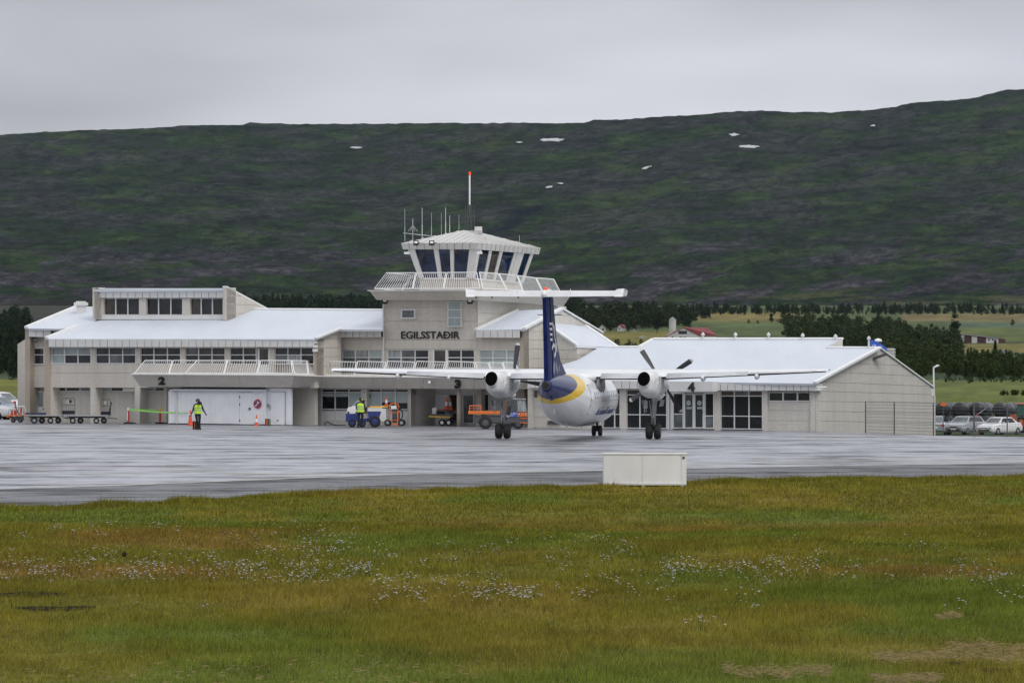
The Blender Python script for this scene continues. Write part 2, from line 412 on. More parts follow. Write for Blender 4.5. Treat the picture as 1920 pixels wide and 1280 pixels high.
low = sstep(400, 560, vimg)
hcol = np.ones(UU2.shape + (3,)) * np.array([0.026, 0.036, 0.021])
def hm(k, c):
    global hcol; hcol = hcol * (1 - k[..., None]) + np.array(c) * k[..., None]
hm(sstep(.44, .56, veg) * (.5 + .8 * big), (0.030, 0.052, 0.018)); hm(sstep(.55, .68, veg) * .85, (0.050, 0.064, 0.026))
hm(sstep(.45, .57, heath) * (.50 + .48 * low), (0.046, 0.038, 0.048)); hm(sstep(.55, .66, heath) * sstep(.46, .6, fine) * .8 * (0.35 + low), (0.080, 0.066, 0.072))
hm(sstep(.60, .70, fbm(UU2 / 60, vimg / 7 + wx, 4, 97)) * .35, (0.014, 0.018, 0.018))
hm(rav * .85, (0.014, 0.015, 0.028))
hm(sstep(525, 560, vimg) * sstep(.50, .62, fbm(UU2 / 90, vimg / 9, 4, 99)) * sstep(950, 1150, UU2) * .8, (0.082, 0.078, 0.032))
hm(sstep(545, 575, vimg) * sstep(300, 100, UU2) * .8, (0.045, 0.036, 0.032))
hm(sstep(.92, .99, rd1) * .60, (0.008, 0.011, 0.014)); hm(sstep(.93, .99, rd2) * .4, (0.010, 0.013, 0.016))  # dark gully lines: shade of the relief put into the slope colour
_l = hcol.mean(-1, keepdims=True); hcol = hcol * .78 + _l * .22
hcol *= np.array([0.84, 0.94, 0.93])[None, None] * ((0.72 + .56 * fine) * (.74 + .52 * fine2))[..., None]
MT['hill'] = mat_attr('hill_heath', 1.0, 0.30, 0.03, 0.0, stretch=(1, .08, 2.6), detail=9, spec=0.0)
back = np.stack([X2[-1] * 1.35, Y2[-1] + 4000, np.full_like(X2[-1], -200.)], -1)[None]
HP = np.concatenate([np.stack([X2, Y2, Z2], -1), back]); hcol = np.concatenate([hcol, hcol[-1:]])
hill = grid_mesh('hill', HP, MT['hill'], hcol)
tag(hill, 'long dark heather and grass covered hill behind the airport', kind='structure')
def hill_pt(px, vy):
    j = int(np.argmin(np.abs(hc - px))); col_ = vimg[:, j]; i = int(np.argmin(np.abs(col_ - vy)))
    return Vector((X2[i, j] + (px - hc[j]) / F * Y2[i, j], Y2[i, j] - 12, H + (YH - vy) * (Y2[i, j] - 12) / F))
snow_k = 1.5; MT['snow'] = mat('snow', (0.85, 0.87, 0.90), 0.7)
snows = [((656, 679, 276.5, 3.5), 'small snow patch high on the hill left of the control tower mast'),
         ((1013, 1056, 262, 6.5), 'largest flat snow patch right of the tower mast'), ((968, 980, 266.5, 2.2), 'tiny snow speck just left of the largest snow patch'),
         ((1368, 1386, 252, 5), 'jagged snow patch near the ridge above another'), ((1387, 1424, 274.5, 8), 'broad snow patch below a jagged smaller one'),
         ((1194, 1222, 315.5, 5), 'slanting snow streak at mid height of the right slope'), ((1024, 1036, 350, 3), 'snow speck at the head of the ravine'),
         ((1045, 1056, 343.5, 2), 'thin snow sliver above the ravine head'), ((1634, 1641, 235, 3), 'snow dot high up on the far right slope')]
for (x0, x1, yc, h_), lab in snows:
    bm = B(); n = 26; ps = []
    sl = -4 if 'slanting' in lab else (-1.5 if 'speck at' in lab else 0)
    for i in range(n):
        t = 2 * math.pi * i / n; rr = 1 + .45 * random.uniform(-1, .7); k = math.cos(t)
        ps.append(((x0 + x1) / 2 + k * (x1 - x0) / 2 * (1 if abs(k) > .9 else rr), yc + sl * k + (math.sin(t) if math.sin(t) > 0 else .55 * math.sin(t)) * h_ * snow_k / 2 * rr))
    c0 = hill_pt((x0 + x1) / 2, yc)
    fr = [CAM + ray(*p) * (c0.y - 20) for p in ps]; prism(bm, fr, [p + V(0, 60, 0) for p in fr])
    tag(obj('snow_patch', bm, MT['snow']), lab, 'snow patch', 'snow patches on the hill')

# ------------------------------------------------------------------ apron
def mat_apron(name, base, rlo, rhi, dark, crough=.48, cmin=.10, cmax=1.0):
    m = bpy.data.materials.new(name); t, b = nt(m); N = t.nodes; L = t.links
    g = N.new('ShaderNodeNewGeometry')
    def noise(scale, detail, st=(1, 1, 1), rough=.6):
        mpn = N.new('ShaderNodeMapping'); mpn.inputs['Scale'].default_value = st; L.new(g.outputs['Position'], mpn.inputs[0])
        n = N.new('ShaderNodeTexNoise'); n.inputs['Scale'].default_value = scale; n.inputs['Detail'].default_value = detail
        n.inputs['Roughness'].default_value = rough; L.new(mpn.outputs[0], n.inputs[0]); return n
    def mr(n, a, c, d, e_):
        r = N.new('ShaderNodeMapRange'); r.inputs[1].default_value = a; r.inputs[2].default_value = c
        r.inputs[3].default_value = d; r.inputs[4].default_value = e_; L.new(n.outputs[0], r.inputs[0]); return r
    n1 = noise(0.33, 7, (.55, 1, 1)); n2 = noise(1.6, 8, (.35, .9, 1), .72); n3 = noise(40, 4)
    a = mr(n1, .40, .53, 0, 1); c = mr(n2, .43, .55, 0, 1)
    mm = N.new('ShaderNodeMath'); mm.operation = 'MULTIPLY_ADD'; mm.inputs[1].default_value = .55; L.new(a.outputs[0], mm.inputs[0])
    m2 = N.new('ShaderNodeMath'); m2.operation = 'MULTIPLY'; m2.inputs[1].default_value = .45; L.new(c.outputs[0], m2.inputs[0])
    L.new(m2.outputs[0], mm.inputs[2])
    rr = N.new('ShaderNodeMapRange'); rr.inputs[3].default_value = rhi; rr.inputs[4].default_value = rlo; L.new(mm.outputs[0], rr.inputs[0])
    L.new(rr.outputs[0], b.inputs['Roughness'])
    cr = N.new('ShaderNodeMix'); cr.data_type = 'RGBA'; cr.inputs[6].default_value = (*dark, 1); cr.inputs[7].default_value = (*base, 1)
    L.new(mm.outputs[0], cr.inputs[0]); L.new(cr.outputs[2], b.inputs['Base Color'])
    b.inputs['IOR'].default_value = 1.45
    cw_ = N.new('ShaderNodeMapRange'); cw_.inputs[3].default_value = cmin; cw_.inputs[4].default_value = cmax; L.new(mm.outputs[0], cw_.inputs[0]); L.new(cw_.outputs[0], b.inputs['Coat Weight'])
    b.inputs['Coat Roughness'].default_value = crough; b.inputs['Coat IOR'].default_value = 2.3
    sp = N.new('ShaderNodeMapRange'); sp.inputs[3].default_value = .12; sp.inputs[4].default_value = .62
    L.new(mm.outputs[0], sp.inputs[0]); L.new(sp.outputs[0], b.inputs['Specular IOR Level'])
    bp = N.new('ShaderNodeBump'); bp.inputs['Strength'].default_value = .2; bp.inputs['Distance'].default_value = .0004
    L.new(n3.outputs[0], bp.inputs['Height']); L.new(bp.outputs[0], b.inputs['Normal'])
    return m
MT['apron'] = mat_apron('wet_asphalt', (0.27, 0.275, 0.315), 0.34, 0.6, (0.035, 0.035, 0.038))
MT['shoulder'] = mat_apron('dull_asphalt', (0.07, 0.07, 0.078), 0.45, 0.7, (0.03, 0.03, 0.033), .3, 0.0, .28)
edge_g = [(-500, 975), (-200, 962), (0, 951), (70, 950), (130, 947), (200, 941), (260, 944), (330, 936), (420, 937), (480, 928), (600, 925), (700, 921), (820, 919), (900, 915), (1000, 914),
          (1130, 911), (1290, 906), (1400, 899), (1520, 896), (1700, 895), (1920, 892), (2200, 888), (2600, 884)]
edge_l = [(-500, 932), (-200, 923), (0, 916), (200, 910), (550, 896), (750, 888.5), (960, 885), (1130, 881.5), (1290, 877.5), (1600, 872), (1920, 867.5), (2200, 865), (2600, 862)]
def sheet(name, near, far, z, m, label):
    bm = B(); n = 120; xs = np.linspace(near[0][0], near[-1][0], n)
    yn = np.interp(xs, [p[0] for p in near], [p[1] for p in near]); yf = np.interp(xs, [p[0] for p in far], [p[1] for p in far])
    rows = []
    for x, a, b_ in zip(xs, yn, yf):
        rows.append((bm.verts.new(G(x, a, z)), bm.verts.new(G(x, b_, z))))
    for p, q in zip(rows[:-1], rows[1:]): bm.faces.new((p[0], q[0], q[1], p[1]))
    return tag(obj(name, bm, m, recalc=False), label, kind='structure')
# main apron: from just under the grass edge to behind the building line
bm = B(); near = [G(x, y - 1, 0.0) for x, y in edge_g]
farp = [at(-2200, 345), at(60, 345), at(700, 330), at(1400, 290), G(1500, 806.5), G(1530, 808.6), G(1620, 811.6), G(1750, 816.2), G(1920, 819), G(2600, 830)]
fe = [bm.verts.new(p) for p in near + list(reversed(farp))]
f_ = bm.faces.new(fe); bmesh.ops.triangulate(bm, faces=[f_])
ap = obj('apron', bm, MT['apron'], recalc=False)
for p in ap.data.polygons:
    if p.normal.z < 0: p.flip()
tag(ap, 'wet grey asphalt aircraft apron reflecting the cloudy sky', kind='structure')
# dips a little below the apron where grass tufts hide the rim
sheet('apron_shoulder', edge_g, [(x, y + .1) for x, y in edge_l], 0.004, MT['shoulder'], 'darker dull asphalt shoulder between the apron edge line and the grass')
MT['line'] = mat('worn_line_paint', (0.62, 0.60, 0.50), 0.5, col2=(0.30, 0.30, 0.28), scale=1.2, detail=6)
MT['line_y'] = mat('worn_yellow_paint', (0.52, 0.43, 0.15), 0.5, col2=(0.24, 0.22, 0.14), scale=.8, detail=6)
MT['line_r'] = mat('worn_red_paint', (0.34, 0.16, 0.15), 0.5, col2=(0.12, 0.10, 0.11), scale=.8, detail=6)
MT['joint'] = mat('tar_joint', (0.012, 0.012, 0.013), 0.6)
def gline(name, pts, w, m, z, label):
    bm = B(); xs = np.linspace(pts[0][0], pts[-1][0], 60) if pts[0][0] < pts[-1][0] else None
    if xs is not None:
        ys = np.interp(xs, [p[0] for p in pts], [p[1] for p in pts]); P = [G(x, y, z) for x, y in zip(xs, ys)]
    else: P = [G(x, y, z) for x, y in pts]
    vs_ = []
    for i, p in enumerate(P):
        d = (P[min(i + 1, len(P) - 1)] - P[max(i - 1, 0)]); nrm = Vector((-d.y, d.x, 0)).normalized() * w / 2
        vs_.append((bm.verts.new(p - nrm), bm.verts.new(p + nrm)))
    for a, b_ in zip(vs_[:-1], vs_[1:]): bm.faces.new((a[0], b_[0], b_[1], a[1]))
    return tag(obj(name, bm, m), label, kind='structure')
gline('apron_marking', edge_l, 0.45, MT['line'], 0.012, 'pale worn line along the apron edge')
gline('apron_marking', [(1290, 867), (1500, 866.5), (1920, 860)], .30, MT['line_y'], 0.008, 'faint yellow line on the apron at the right')
gline('apron_marking', [(150, 888), (360, 884), (530, 889), (700, 884)], .25, MT['line_y'], 0.008, 'faint yellow line on the apron at the left')
gline('apron_marking', [(0, 874.5), (150, 873), (360, 873.5)], .5, MT['line_r'], 0.008, 'faded reddish line on the apron at the left')
gline('apron_marking', [(555, 851.5), (575, 852.5), (586, 855), (578, 858), (545, 860)][::-1], .2, MT['line_y'], 0.008, 'small curved yellow marking on the wet apron')
gline('apron_joint', [(-200, 823), (200, 826), (600, 832), (960, 838), (1500, 842), (2200, 850)], .14, MT['joint'], 0.006, 'long dark tar joint across the apron')
gline('apron_joint', [(-200, 806), (400, 810), (900, 816)], .10, MT['joint'], 0.006, 'short dark tar joint nearer the terminal')
# ------------------------------------------------------------------ terminal building and tower
TH = R(32); ct, st_ = math.cos(TH), math.sin(TH)
NM = Vector((-st_, -ct, 0)); NS = Vector((ct, -st_, 0)); DM = Vector((-ct, st_, 0)); DS = Vector((st_, ct, 0))
M = Plane((17.1, 257, 0), NM)
def SP(px, d): return Plane(M.down(px, d, 0), NS)
def roofplane(px, py, d, pitch=14.0):
    """sheet rising backwards from the eave at this pixel"""
    p = M.hit(px, py, d); n = (Vector((0, 0, 1)) * math.cos(R(pitch)) + NM * math.sin(R(pitch)))
    return Plane(p, n)
T = thing('terminal_building', 'long beige airport terminal with white metal roofs, balconies and gate numbers 2, 3 and 4', 'airport terminal', M.down(900, -6, 0))
K = thing('control_tower', 'square beige control tower with lettered wall, railed deck and glazed cab', 'control tower', M.down(808, -7, 0))
def sl(parent, name, pts, o0, o1, m, pl=None, label=None):
    bm = B(); slab(bm, pl or M, pts, o0, o1); o = obj(name, bm, MT[m] if isinstance(m, str) else m, parent, True)
    if label: o['label'] = label
    return o
def courses(parent, name, pl, poly, cuts, o0, o1, m, gap=0.34):
    """wall polygon split into courses by (y_at_x0, y_at_x1, x0, x1) lines; the joints are real gaps with a recessed core behind"""
    sl(parent, 'wall_core', poly, o0, o1 - 0.035, m, pl)
    def clip(P, f):
        out = []
        for i in range(len(P)):
            a, b_ = P[i], P[(i + 1) % len(P)]; fa, fb = f(a), f(b_)
            if fa >= 0: out.append(a)
            if fa * fb < 0:
                t = fa / (fa - fb); out.append((a[0] + (b_[0] - a[0]) * t, a[1] + (b_[1] - a[1]) * t))
        return out
    rest = [(q[0], q[1]) if q[1] is not None else (q[0], 830.) for q in poly]
    for y0, y1, x0, x1 in sorted(cuts):
        k = (y1 - y0) / (x1 - x0)
        yl = lambda p: y0 + k * (p[0] - x0)
        up = clip(rest, lambda p: yl(p) - gap - p[1]); rest = clip(rest, lambda p: p[1] - yl(p) - gap)
        if len(up) > 2: sl(parent, name, up, o1 - 0.035, o1, m, pl)
    if len(rest) > 2:
        sl(parent, name, rest, o1 - 0.035, o1, m, pl)
def fascia(parent, x0, x1, yt0, yt1, h, d, pl=None, pitch=14.0, th=.12, hb=None, m='fascia'):
    pl = pl or M; n = max(1, round((x1 - x0) / pitch)); w = (x1 - x0) / n; hb = hb or h
    sl(parent, 'fascia_core', [(x0, yt0 + .3), (x1, yt1 + .3), (x1, yt1 + hb - .3), (x0, yt0 + h - .3)], d - .25, d - .04, 'black', pl)
    for i in range(n):
        a = x0 + i * w; b_ = a + w; g = .5
        ta = yt0 + (yt1 - yt0) * (a - x0) / (x1 - x0); tb = yt0 + (yt1 - yt0) * (b_ - x0) / (x1 - x0)
        ha = h + (hb - h) * (a - x0) / (x1 - x0); hb_ = h + (hb - h) * (b_ - x0) / (x1 - x0)
        sl(parent, 'fascia_panel', [(a + g, ta), (b_ - g, tb), (b_ - g, tb + hb_), (a + g, ta + ha)], d - .03, d + random.uniform(0, .012), m, pl)
def window(parent, x0, y0, x1, y1, cols=3, rows=(), off=0.0, fw=1.3, panes='glass', pl=None, name='window', xs=None, mw=None, sill=True, fm='frame', yb=None):
    """frame + mullions in one mesh, each pane its own; rows = y of the transoms; panes: name, list (row-major) or callable"""
    pl = pl or M; bm = B(); mw = mw or fw
    xs = xs or [x0 + (x1 - x0) * i / cols for i in range(cols + 1)]; ys = [y0] + list(rows) + [y1]
    y1b = y1 if yb is None else yb
    def yy(x, y): return y0 + (y - y0) * 1.0 + (y1b - y1) * (x - x0) / (x1 - x0) * ((y - y0) / (y1 - y0) if y1 != y0 else 0)
    def q(a, b_, c, d): return [(a, yy(a, b_)), (c, yy(c, b_)), (c, yy(c, d)), (a, yy(a, d))]
    o1 = off + .09; o0 = off - .02
    slab(bm, pl, q(x0, y0, x1, y0 + fw), o0, o1); slab(bm, pl, q(x0 - (.8 if sill else 0), y1 - fw, x1 + (.8 if sill else 0), y1), o0, o1 + (.07 if sill else 0))
    for i, x in enumerate(xs):
        w = fw if i in (0, len(xs) - 1) else mw
        a = x if i == 0 else (x - w if i == len(xs) - 1 else x - w / 2)
        slab(bm, pl, q(a, y0 + fw, a + w, y1 - fw), o0, o1 - .01)
    for y in rows:
        for i in range(len(xs) - 1):
            slab(bm, pl, q(xs[i] + fw * .6, y - mw / 2, xs[i + 1] - fw * .6, y + mw / 2), o0, o1 - .02)
    f = obj(name, bm, MT[fm], parent, True); k = 0
    for r_ in range(len(ys) - 1):
        for c_ in range(len(xs) - 1):
            pm = panes if isinstance(panes, str) else (panes[k % len(panes)]); k += 1
            a, b_ = xs[c_] + fw * .3, xs[c_ + 1] - fw * .3
            bm = B(); slab(bm, pl, q(a, ys[r_] + .3, b_, ys[r_ + 1] - .3), off - .01, off + .02 + random.uniform(0, .004)); obj('pane', bm, MT[pm], f, True)
    return f
def door(parent, x0, y0, x1, z=0.03, off=0.0, pl=None, leaves=1, pane='glass', fw=1.6, body='frame', split=None, pane_lo=None, y1=None):
    pl = pl or M; bm = B()
    bot = (lambda x: (x, None, z)) if y1 is None else (lambda x: (x, y1))
    slab(bm, pl, [(x0, y0), (x1, y0), bot(x1), bot(x0)], off - .06, off + .02)
    w = (x1 - x0) / leaves
    for i in range(leaves):
        a = x0 + i * w; slab(bm, pl, [(a, y0), (a + fw, y0), bot(a + fw), bot(a)], off + .02, off + .08)
        slab(bm, pl, [(a + w - fw, y0), (a + w - .2, y0), bot(a + w - .2), bot(a + w - fw)], off + .02, off + .08)
    f = obj('door', bm, MT[body], parent, True)
    yb = (y1 if y1 else 796) - 3
    for i in range(leaves):
        a = x0 + i * w + fw; b_ = a + w - 2 * fw
        if split:
            bm = B(); slab(bm, pl, rect(a, y0 + 2, b_, split - 1), off + .02, off + .05); obj('pane', bm, MT[pane], f, True)
            if pane_lo: bm = B(); slab(bm, pl, rect(a, split + 1, b_, yb), off + .02, off + .05); obj('pane' if 'glass' in pane_lo else 'door_panel', bm, MT[pane_lo], f, True)
        elif pane:
            bm = B(); slab(bm, pl, rect(a, y0 + 2, b_, yb), off + .02, off + .05); obj('pane', bm, MT[pane], f, True)
    bm = B(); slab(bm, pl, rect(x1 - fw - 1.4, (y0 + yb) / 2 + 2, x1 - fw - .6, (y0 + yb) / 2 + 5), off + .08, off + .14); obj('handle', bm, MT['black'], f, True)
    return f
def text_mesh(s, bold=0.0, extr=0.02, res=3):
    cu = bpy.data.curves.new('t', 'FONT'); cu.body = s; cu.size = 1; cu.extrude = extr; cu.offset = bold; cu.resolution_u = res
    to = bpy.data.objects.new('t', cu); C.objects.link(to)
    me = bpy.data.meshes.new_from_object(to.evaluated_get(bpy.context.evaluated_depsgraph_get()))
    bpy.data.objects.remove(to); bpy.data.curves.remove(cu); return me
def lettering(parent, s, pl, x0, y0, x1, y1, off, m, bold=.02, th=.06, name='lettering', skew=0, hitf=None, world=True):
    me = text_mesh(s, bold); co = np.array([v.co[:] for v in me.vertices]); mn, mx = co.min(0), co.max(0)
    for v in me.vertices:
        u = (v.co.x - mn[0]) / (mx[0] - mn[0]); w = (v.co.y - mn[1]) / (mx[1] - mn[1]); zz = 1 if v.co.z > 0 else 0
        if hitf: p = hitf(u, w, zz)
        else:
            p = pl.hit(x0 + (x1 - x0) * u + skew * w, y1 + (y0 - y1) * w, off) + pl.n * (th * zz)
        v.co = p
    bm = B(); bm.from_mesh(me); bpy.data.meshes.remove(me)
    return obj(name, bm, MT[m], parent, world)
def railing(parent, pl0, a, b_, c, d_, pla, plb, n, mesh=False, r=.031, name='railing_panel'):
    """a,b bottom left/right, c,d top left/right as (px,py,off) on pl0"""
    P = [pl0.hit(q[0], q[1], q[2]) if len(q) == 3 else q[0] for q in (a, b_, c, d_)]
    return rail3(parent, P, n, mesh, r, name)
def rail3(parent, P, n, mesh=False, r=.031, name='railing_panel'):
    bl, br, tl, tr = [Vector(p) for p in P]; bm = B()
    L = lambda s, t: (bl.lerp(br, s)).lerp(tl.lerp(tr, s), t)
    for p, q in ((L(0, 0), L(1, 0)), (L(0, 1), L(1, 1)), (L(0, 0), L(0, 1)), (L(1, 0), L(1, 1))): tube(bm, p, q, r, 5)
    if not mesh:
        for i in range(1, n): tube(bm, L(i / n, .02), L(i / n,   .98), .0115, 4, cap=False)
    else:
        W = (br - bl).length; Hh = (tl - bl).length; step = .14; k = int((W + Hh) / step)
        for i in range(1, k):
            s = i * step
            x0, y0 = (s, 0) if s < W else (W, s - W); x1, y1 = (0, s) if s < Hh else (s - Hh, Hh)
            tube(bm, L(x0 / W, y0 / Hh), L(x1 / W, y1 / Hh), .007, 3, cap=False)
            tube(bm, L(1 - x0 / W, y0 / Hh), L(1 - x1 / W, y1 / Hh), .007, 3, cap=False)
    o = obj(name, bm, MT['rail'], parent, True)
    if mesh: o['label'] = 'white railing panel filled with wire mesh'
    return o

# ---- left two storey wing --------------------------------------------------
sl(T, 'wall', [(33, 645), (47, 636), (47, None), (33, None)], -7.5, -6, 'wall')
RA = roofplane(90, 636, .40, 14)
def roof(parent, pl, pts, th=.12, name='roof', m='roof'):
    bm = B(); slab(bm, pl, pts, -th, 0); return obj(name, bm, MT[m], parent, True)
roof(T, RA, [(88.5, 635.4), (590, 635.8), (636, 617.5), (718, 617.7), (718, 582), (142, 578), (52, 615.5), (112, 616.5), (143, 613.5)])
def strip(parent, pl, a, b_, w=.18, h=.14, name='roof_edge', m='white', o=0.0):
    A, D = pl.hit(a[0], a[1]), pl.hit(b_[0], b_[1]); bm = B(); d = (D - A).normalized(); s = d.cross(pl.n).normalized() * (w / 2); u = pl.n * h
    A += pl.n * o; D += pl.n * o
    prism(bm, [A - s, A + s, D + s, D - s], [A - s + u, A + s + u, D + s + u, D - s + u]); return obj(name, bm, MT[m], parent, True)
strip(T, RA, (87, 636), (145, 613.3), .25, .16); strip(T, RA, (49, 616), (142, 577.8), .25, .16); strip(T, RA, (142, 578), (718, 582), .22, .08)
strip(T, RA, (592, 635.6), (640, 616.2), .2, .10)
# thin upstanding seams of the sheeting, run up the slope
def seams(parent, pl, e0, e1, r0, r1, n, h=.03, w=.05):
    bm = B()
    for i in range(1, n):
        t = i / n; A = pl.hit(e0[0] + (e1[0] - e0[0]) * t, e0[1] + (e1[1] - e0[1]) * t); D = pl.hit(r0[0] + (r1[0] - r0[0]) * t, r0[1] + (r1[1] - r0[1]) * t)
        d = (D - A).normalized(); s = d.cross(pl.n).normalized() * (w / 2); u = pl.n * h
        prism(bm, [A - s, A + s, D + s, D - s], [A - s + u, A + s + u, D + s + u, D - s + u])
    return obj('roof_seams', bm, MT['roof'], parent, True)
seams(T, RA, (90, 635.7), (590, 635.9), (228, 582), (718, 582), 60, .008, .03)
# recessed end bay
sl(T, 'pillar', [(47, 614), (56, 617), (56, None), (47, None)], -3.6, -2.55, 'wall_brown'); 
fascia(T, 53, 96, 616, 617, 15, -2.5, pitch=14)
sl(T, 'wall', rect(55.5, 631, 84, 652), -3.5, -3.0, 'wall'); window(T, 61, 652, 83, 683, 1, (665,), -3.1, 1.4, ['glass_brown', 'glass'])
sl(T, 'wall', rect(55.5, 652, 61.2, 726), -3.5, -3.0, 'wall'); sl(T, 'wall', rect(61.2, 683, 84, 726), -3.5, -3.0, 'wall')
sl(T, 'wall', rectg(55.5, 726, 84), -3.9, -3.6, 'wall_lower'); door(T, 65, 733, 83, off=-3.4, pane='curtain', split=763, pane_lo='white_dirty')
bm = B(); tube(bm, M.hit(62, 632, -3.0), M.hit(68, 640, -2.3), .09, 8); obj('floodlight', bm, MT['steel_dark'], T, True)
# main front
sl(T, 'pillar', [(83, 636), (93, 636), (93, None), (83, None)], -.7, .12, 'wall_brown')
fascia(T, 90.5, 589.5, 636.2, 636.2, 14.3, .36, pitch=13.9)
sl(T, 'wall_core', rect(92, 640, 590, 727), -.9, -.35, 'wall')
grp = [(96, 171), (179.5, 255), (263, 339), (347, 422.5), (431, 481), (515, 589)]
tr = ['glass', 'glass_brown', 'glass']
PN = [['curtain', 'blind', 'curtain', 'blind', 'glass', 'glass'], ['glass', 'glass_brown', 'glass_grey', 'glass', 'glass_grey', 'glass'], ['glass'] * 6,
      ['glass_grey', 'glass_brown', 'glass', 'glass', 'glass', 'glass_brown'], ['glass', 'glass_brown', 'glass', 'glass'], ['glass', 'glass', 'glass', 'glass_grey', 'curtain', 'glass']]
for (a, b_), pn in zip(grp, PN):
    window(T, a, 651, b_, 682 if b_ < 300 else 683, 3 if b_ - a > 60 else 2, (665.2,), -.14, 1.5, pn)
prev = 92
for a, b_ in grp + [(590, 590)]:
    if a - prev > 2 and not (prev == 481): sl(T, 'pillar', rect(prev, 650.5, a, 682), -.35, 0.0, 'wall')
    prev = b_
sl(T, 'pillar', rect(506, 650.5, 515, 704), -.35, 0, 'wall'); door(T, 483, 652, 506, off=-.12, y1=704, split=683, pane='glass_brown', pane_lo='white_dirty', fw=3.2)
courses(T, 'wall_panel', M, [(92, 682), (481.5, 682.8), (481.5, 727), (92, 726)], [(698.5, 700.5, 92, 482)], -.5, 0.0, 'wall')
courses(T, 'wall_panel', M, [(506, 704), (590, 704), (590, 727), (506, 727)], [], -.5, 0.0, 'wall')
# lower storey
sl(T, 'wall', rectg(92, 726, 590), -1.2, -.85, 'wall_lower')
for a, b_ in ((93.2, 98), (169.5, 179), (252.5, 262), (308, 312)): sl(T, 'pillar', rectg(a, 725.5, b_), -.85, .02, 'wall_lower')
sl(T, 'pillar', rectg(312, 725.5, 316.5), -.85, .0, 'wall_brown')
for a, b_, p in ((99, 123, 'glass_brown'), (124, 149, 'glass'), (150.5, 169, 'glass_grey'), (186, 207, 'blind'), (207.5, 231, 'glass'), (269, 290, 'blind'), (291, 308, 'glass')):
    window(T, a, 726, b_, 733, 1, (), -.80, 1.0, p, sill=False)
bm = B(); slab(bm, M, rect(231, 725.5, 252, 733.5), -.85, -.15); obj('vent_box', bm, MT['wall_lower'], T, True)
for x in (184.5, 267):
    bm = B(); p = M.hit(x, 729.5, -.7); tube(bm, p, p + NM * .25, .16, 10); obj('lamp', bm, MT['steel'], T, True)
# clerestory
sl(T, 'wall', [(173.5, 539), (184, 539), (184, 599), (173.5, 599)], -4.95, -4.2, 'wall')
SC = SP(184, -4.2)
sl(T, 'wall', [(184, 539.5), (189.5, 542), (189.5, 598.5), (184, 598.8)], -.3, 0, 'wall', SC)
fascia(T, 184.5, 419, 542.3, 542, 15.8, -4.35, pitch=13.6)
bm = B(); slab(bm, M, rect(176, 540.4, 419, 542.3), -4.6, -4.25); obj('roof_edge', bm, MT['white'], T, True)
sl(T, 'wall_core', rect(186, 556, 420, 599), -5.2, -4.75, 'wall')
for a, b_, ps in ((194, 262, [ 'glass_brown', 'glass', 'glass']), (274, 343, ['glass'] * 3), (356, 419, ['glass_brown', 'glass', 'glass_brown'])):
    window(T, a, 558.3, b_, 591, 3, (), -4.7, 1.5, ps)
for a, b_ in ((189, 194), (262, 274), (343, 356)): sl(T, 'pillar', rect(a, 558, b_, 598.5), -4.75, -4.5, 'wall')
sl(T, 'sill', rect(190, 591.3, 419, 598.7), -4.75, -4.45, 'white_dirty')
sl(T, 'wall', rect(418.5, 539.2, 426.5, 600.5), -5.1, -4.2, 'wall')
SR = SP(426.5, -4.2)
courses(T, 'wall_panel', SR, [(426.5, 539.8), (505, 582.5), (473, 583), (428, 600.5), (426.5, 600.5)], [(554, 556, 426, 505), (570, 573, 426, 505), (587, 589, 426, 505)], -.3, 0, 'wall')
bm = B(); a, b_ = SR.hit(426, 539.2), SR.hit(505, 582); prism(bm, [a, b_, b_ + V(0, 0, .1), a + V(0, 0, .1)], [p - NS * .35 for p in (a, b_, b_ + V(0, 0, .1), a + V(0, 0, .1))]); obj('roof_edge', bm, MT['white'], T, True)
bm = B(); a, b_ = SR.hit(426, 541), SR.hit(505, 582.5); W_ = (M.hit(426, 541, -4.3) - M.hit(176, 541, -4.3)).length
prism(bm, [a - NS * .3, b_ - NS * .3, b_ - NS * W_, a - NS * W_], [p - V(0, 0, .12) for p in (a - NS * .3, b_ - NS * .3, b_ - NS * W_, a - NS * W_)]); obj('roof', bm, MT['roof'], T, True)
# chimney cowl
p = RA.hit(152, 586); bm = B(); box(bm, p + V(0, 0, .25), (.55, .5, .7)); box(bm, p + V(0, 0, .55), (.85, .7, .2)); box(bm, p + V(0, 0, .68), (.6, .5, .1))
obj('chimney', bm, MT['white_dirty'], T, True)
# right end wall of the wing, receding
sl(T, 'pillar', rect(589.8, 634, 594.2, 704), -.7, .05, 'wall_brown')
S1 = SP(594.2, .05)
courses(T, 'wall_panel', S1, [(594.2, 635.3), (640, 615.6), (640, 706), (594.2, 706)], [(634, 635, 594, 640), (652, 652, 594, 640), (668.5, 668.5, 594, 640), (686, 686, 594, 640)], -.3, 0, 'wall')
for y in (639, 646.5, 654):
    bm = B(); slab(bm, M, rect(586, y, 590.4, y + 5.2), .05, .35); obj('floodlight', bm, MT['white'], T, True)
# ---- set back middle front
dM = -3.0
fascia(T, 634.5, 714.5, 618, 618, 14, dM + .45, pitch=14)
sl(T, 'wall', rect(637, 630, 720.5, 655.3), dM - .4, dM, 'wall'); sl(T, 'wall', rect(716.8, 655.3, 725.2, 706), dM - .4, dM, 'wall')
sl(T, 'wall_core', rect(637, 654, 893, 707), dM - .6, dM - .3, 'wall')
window(T, 641, 655.5, 716.6, 690, 3, (670.2,), dM - .14, 1.4, ['curtain', 'curtain', 'blind', 'glass_grey', 'glass_grey', 'glass_grey'])
sl(T, 'wall', rect(637, 690, 717, 706), dM - .4, dM, 'wall')
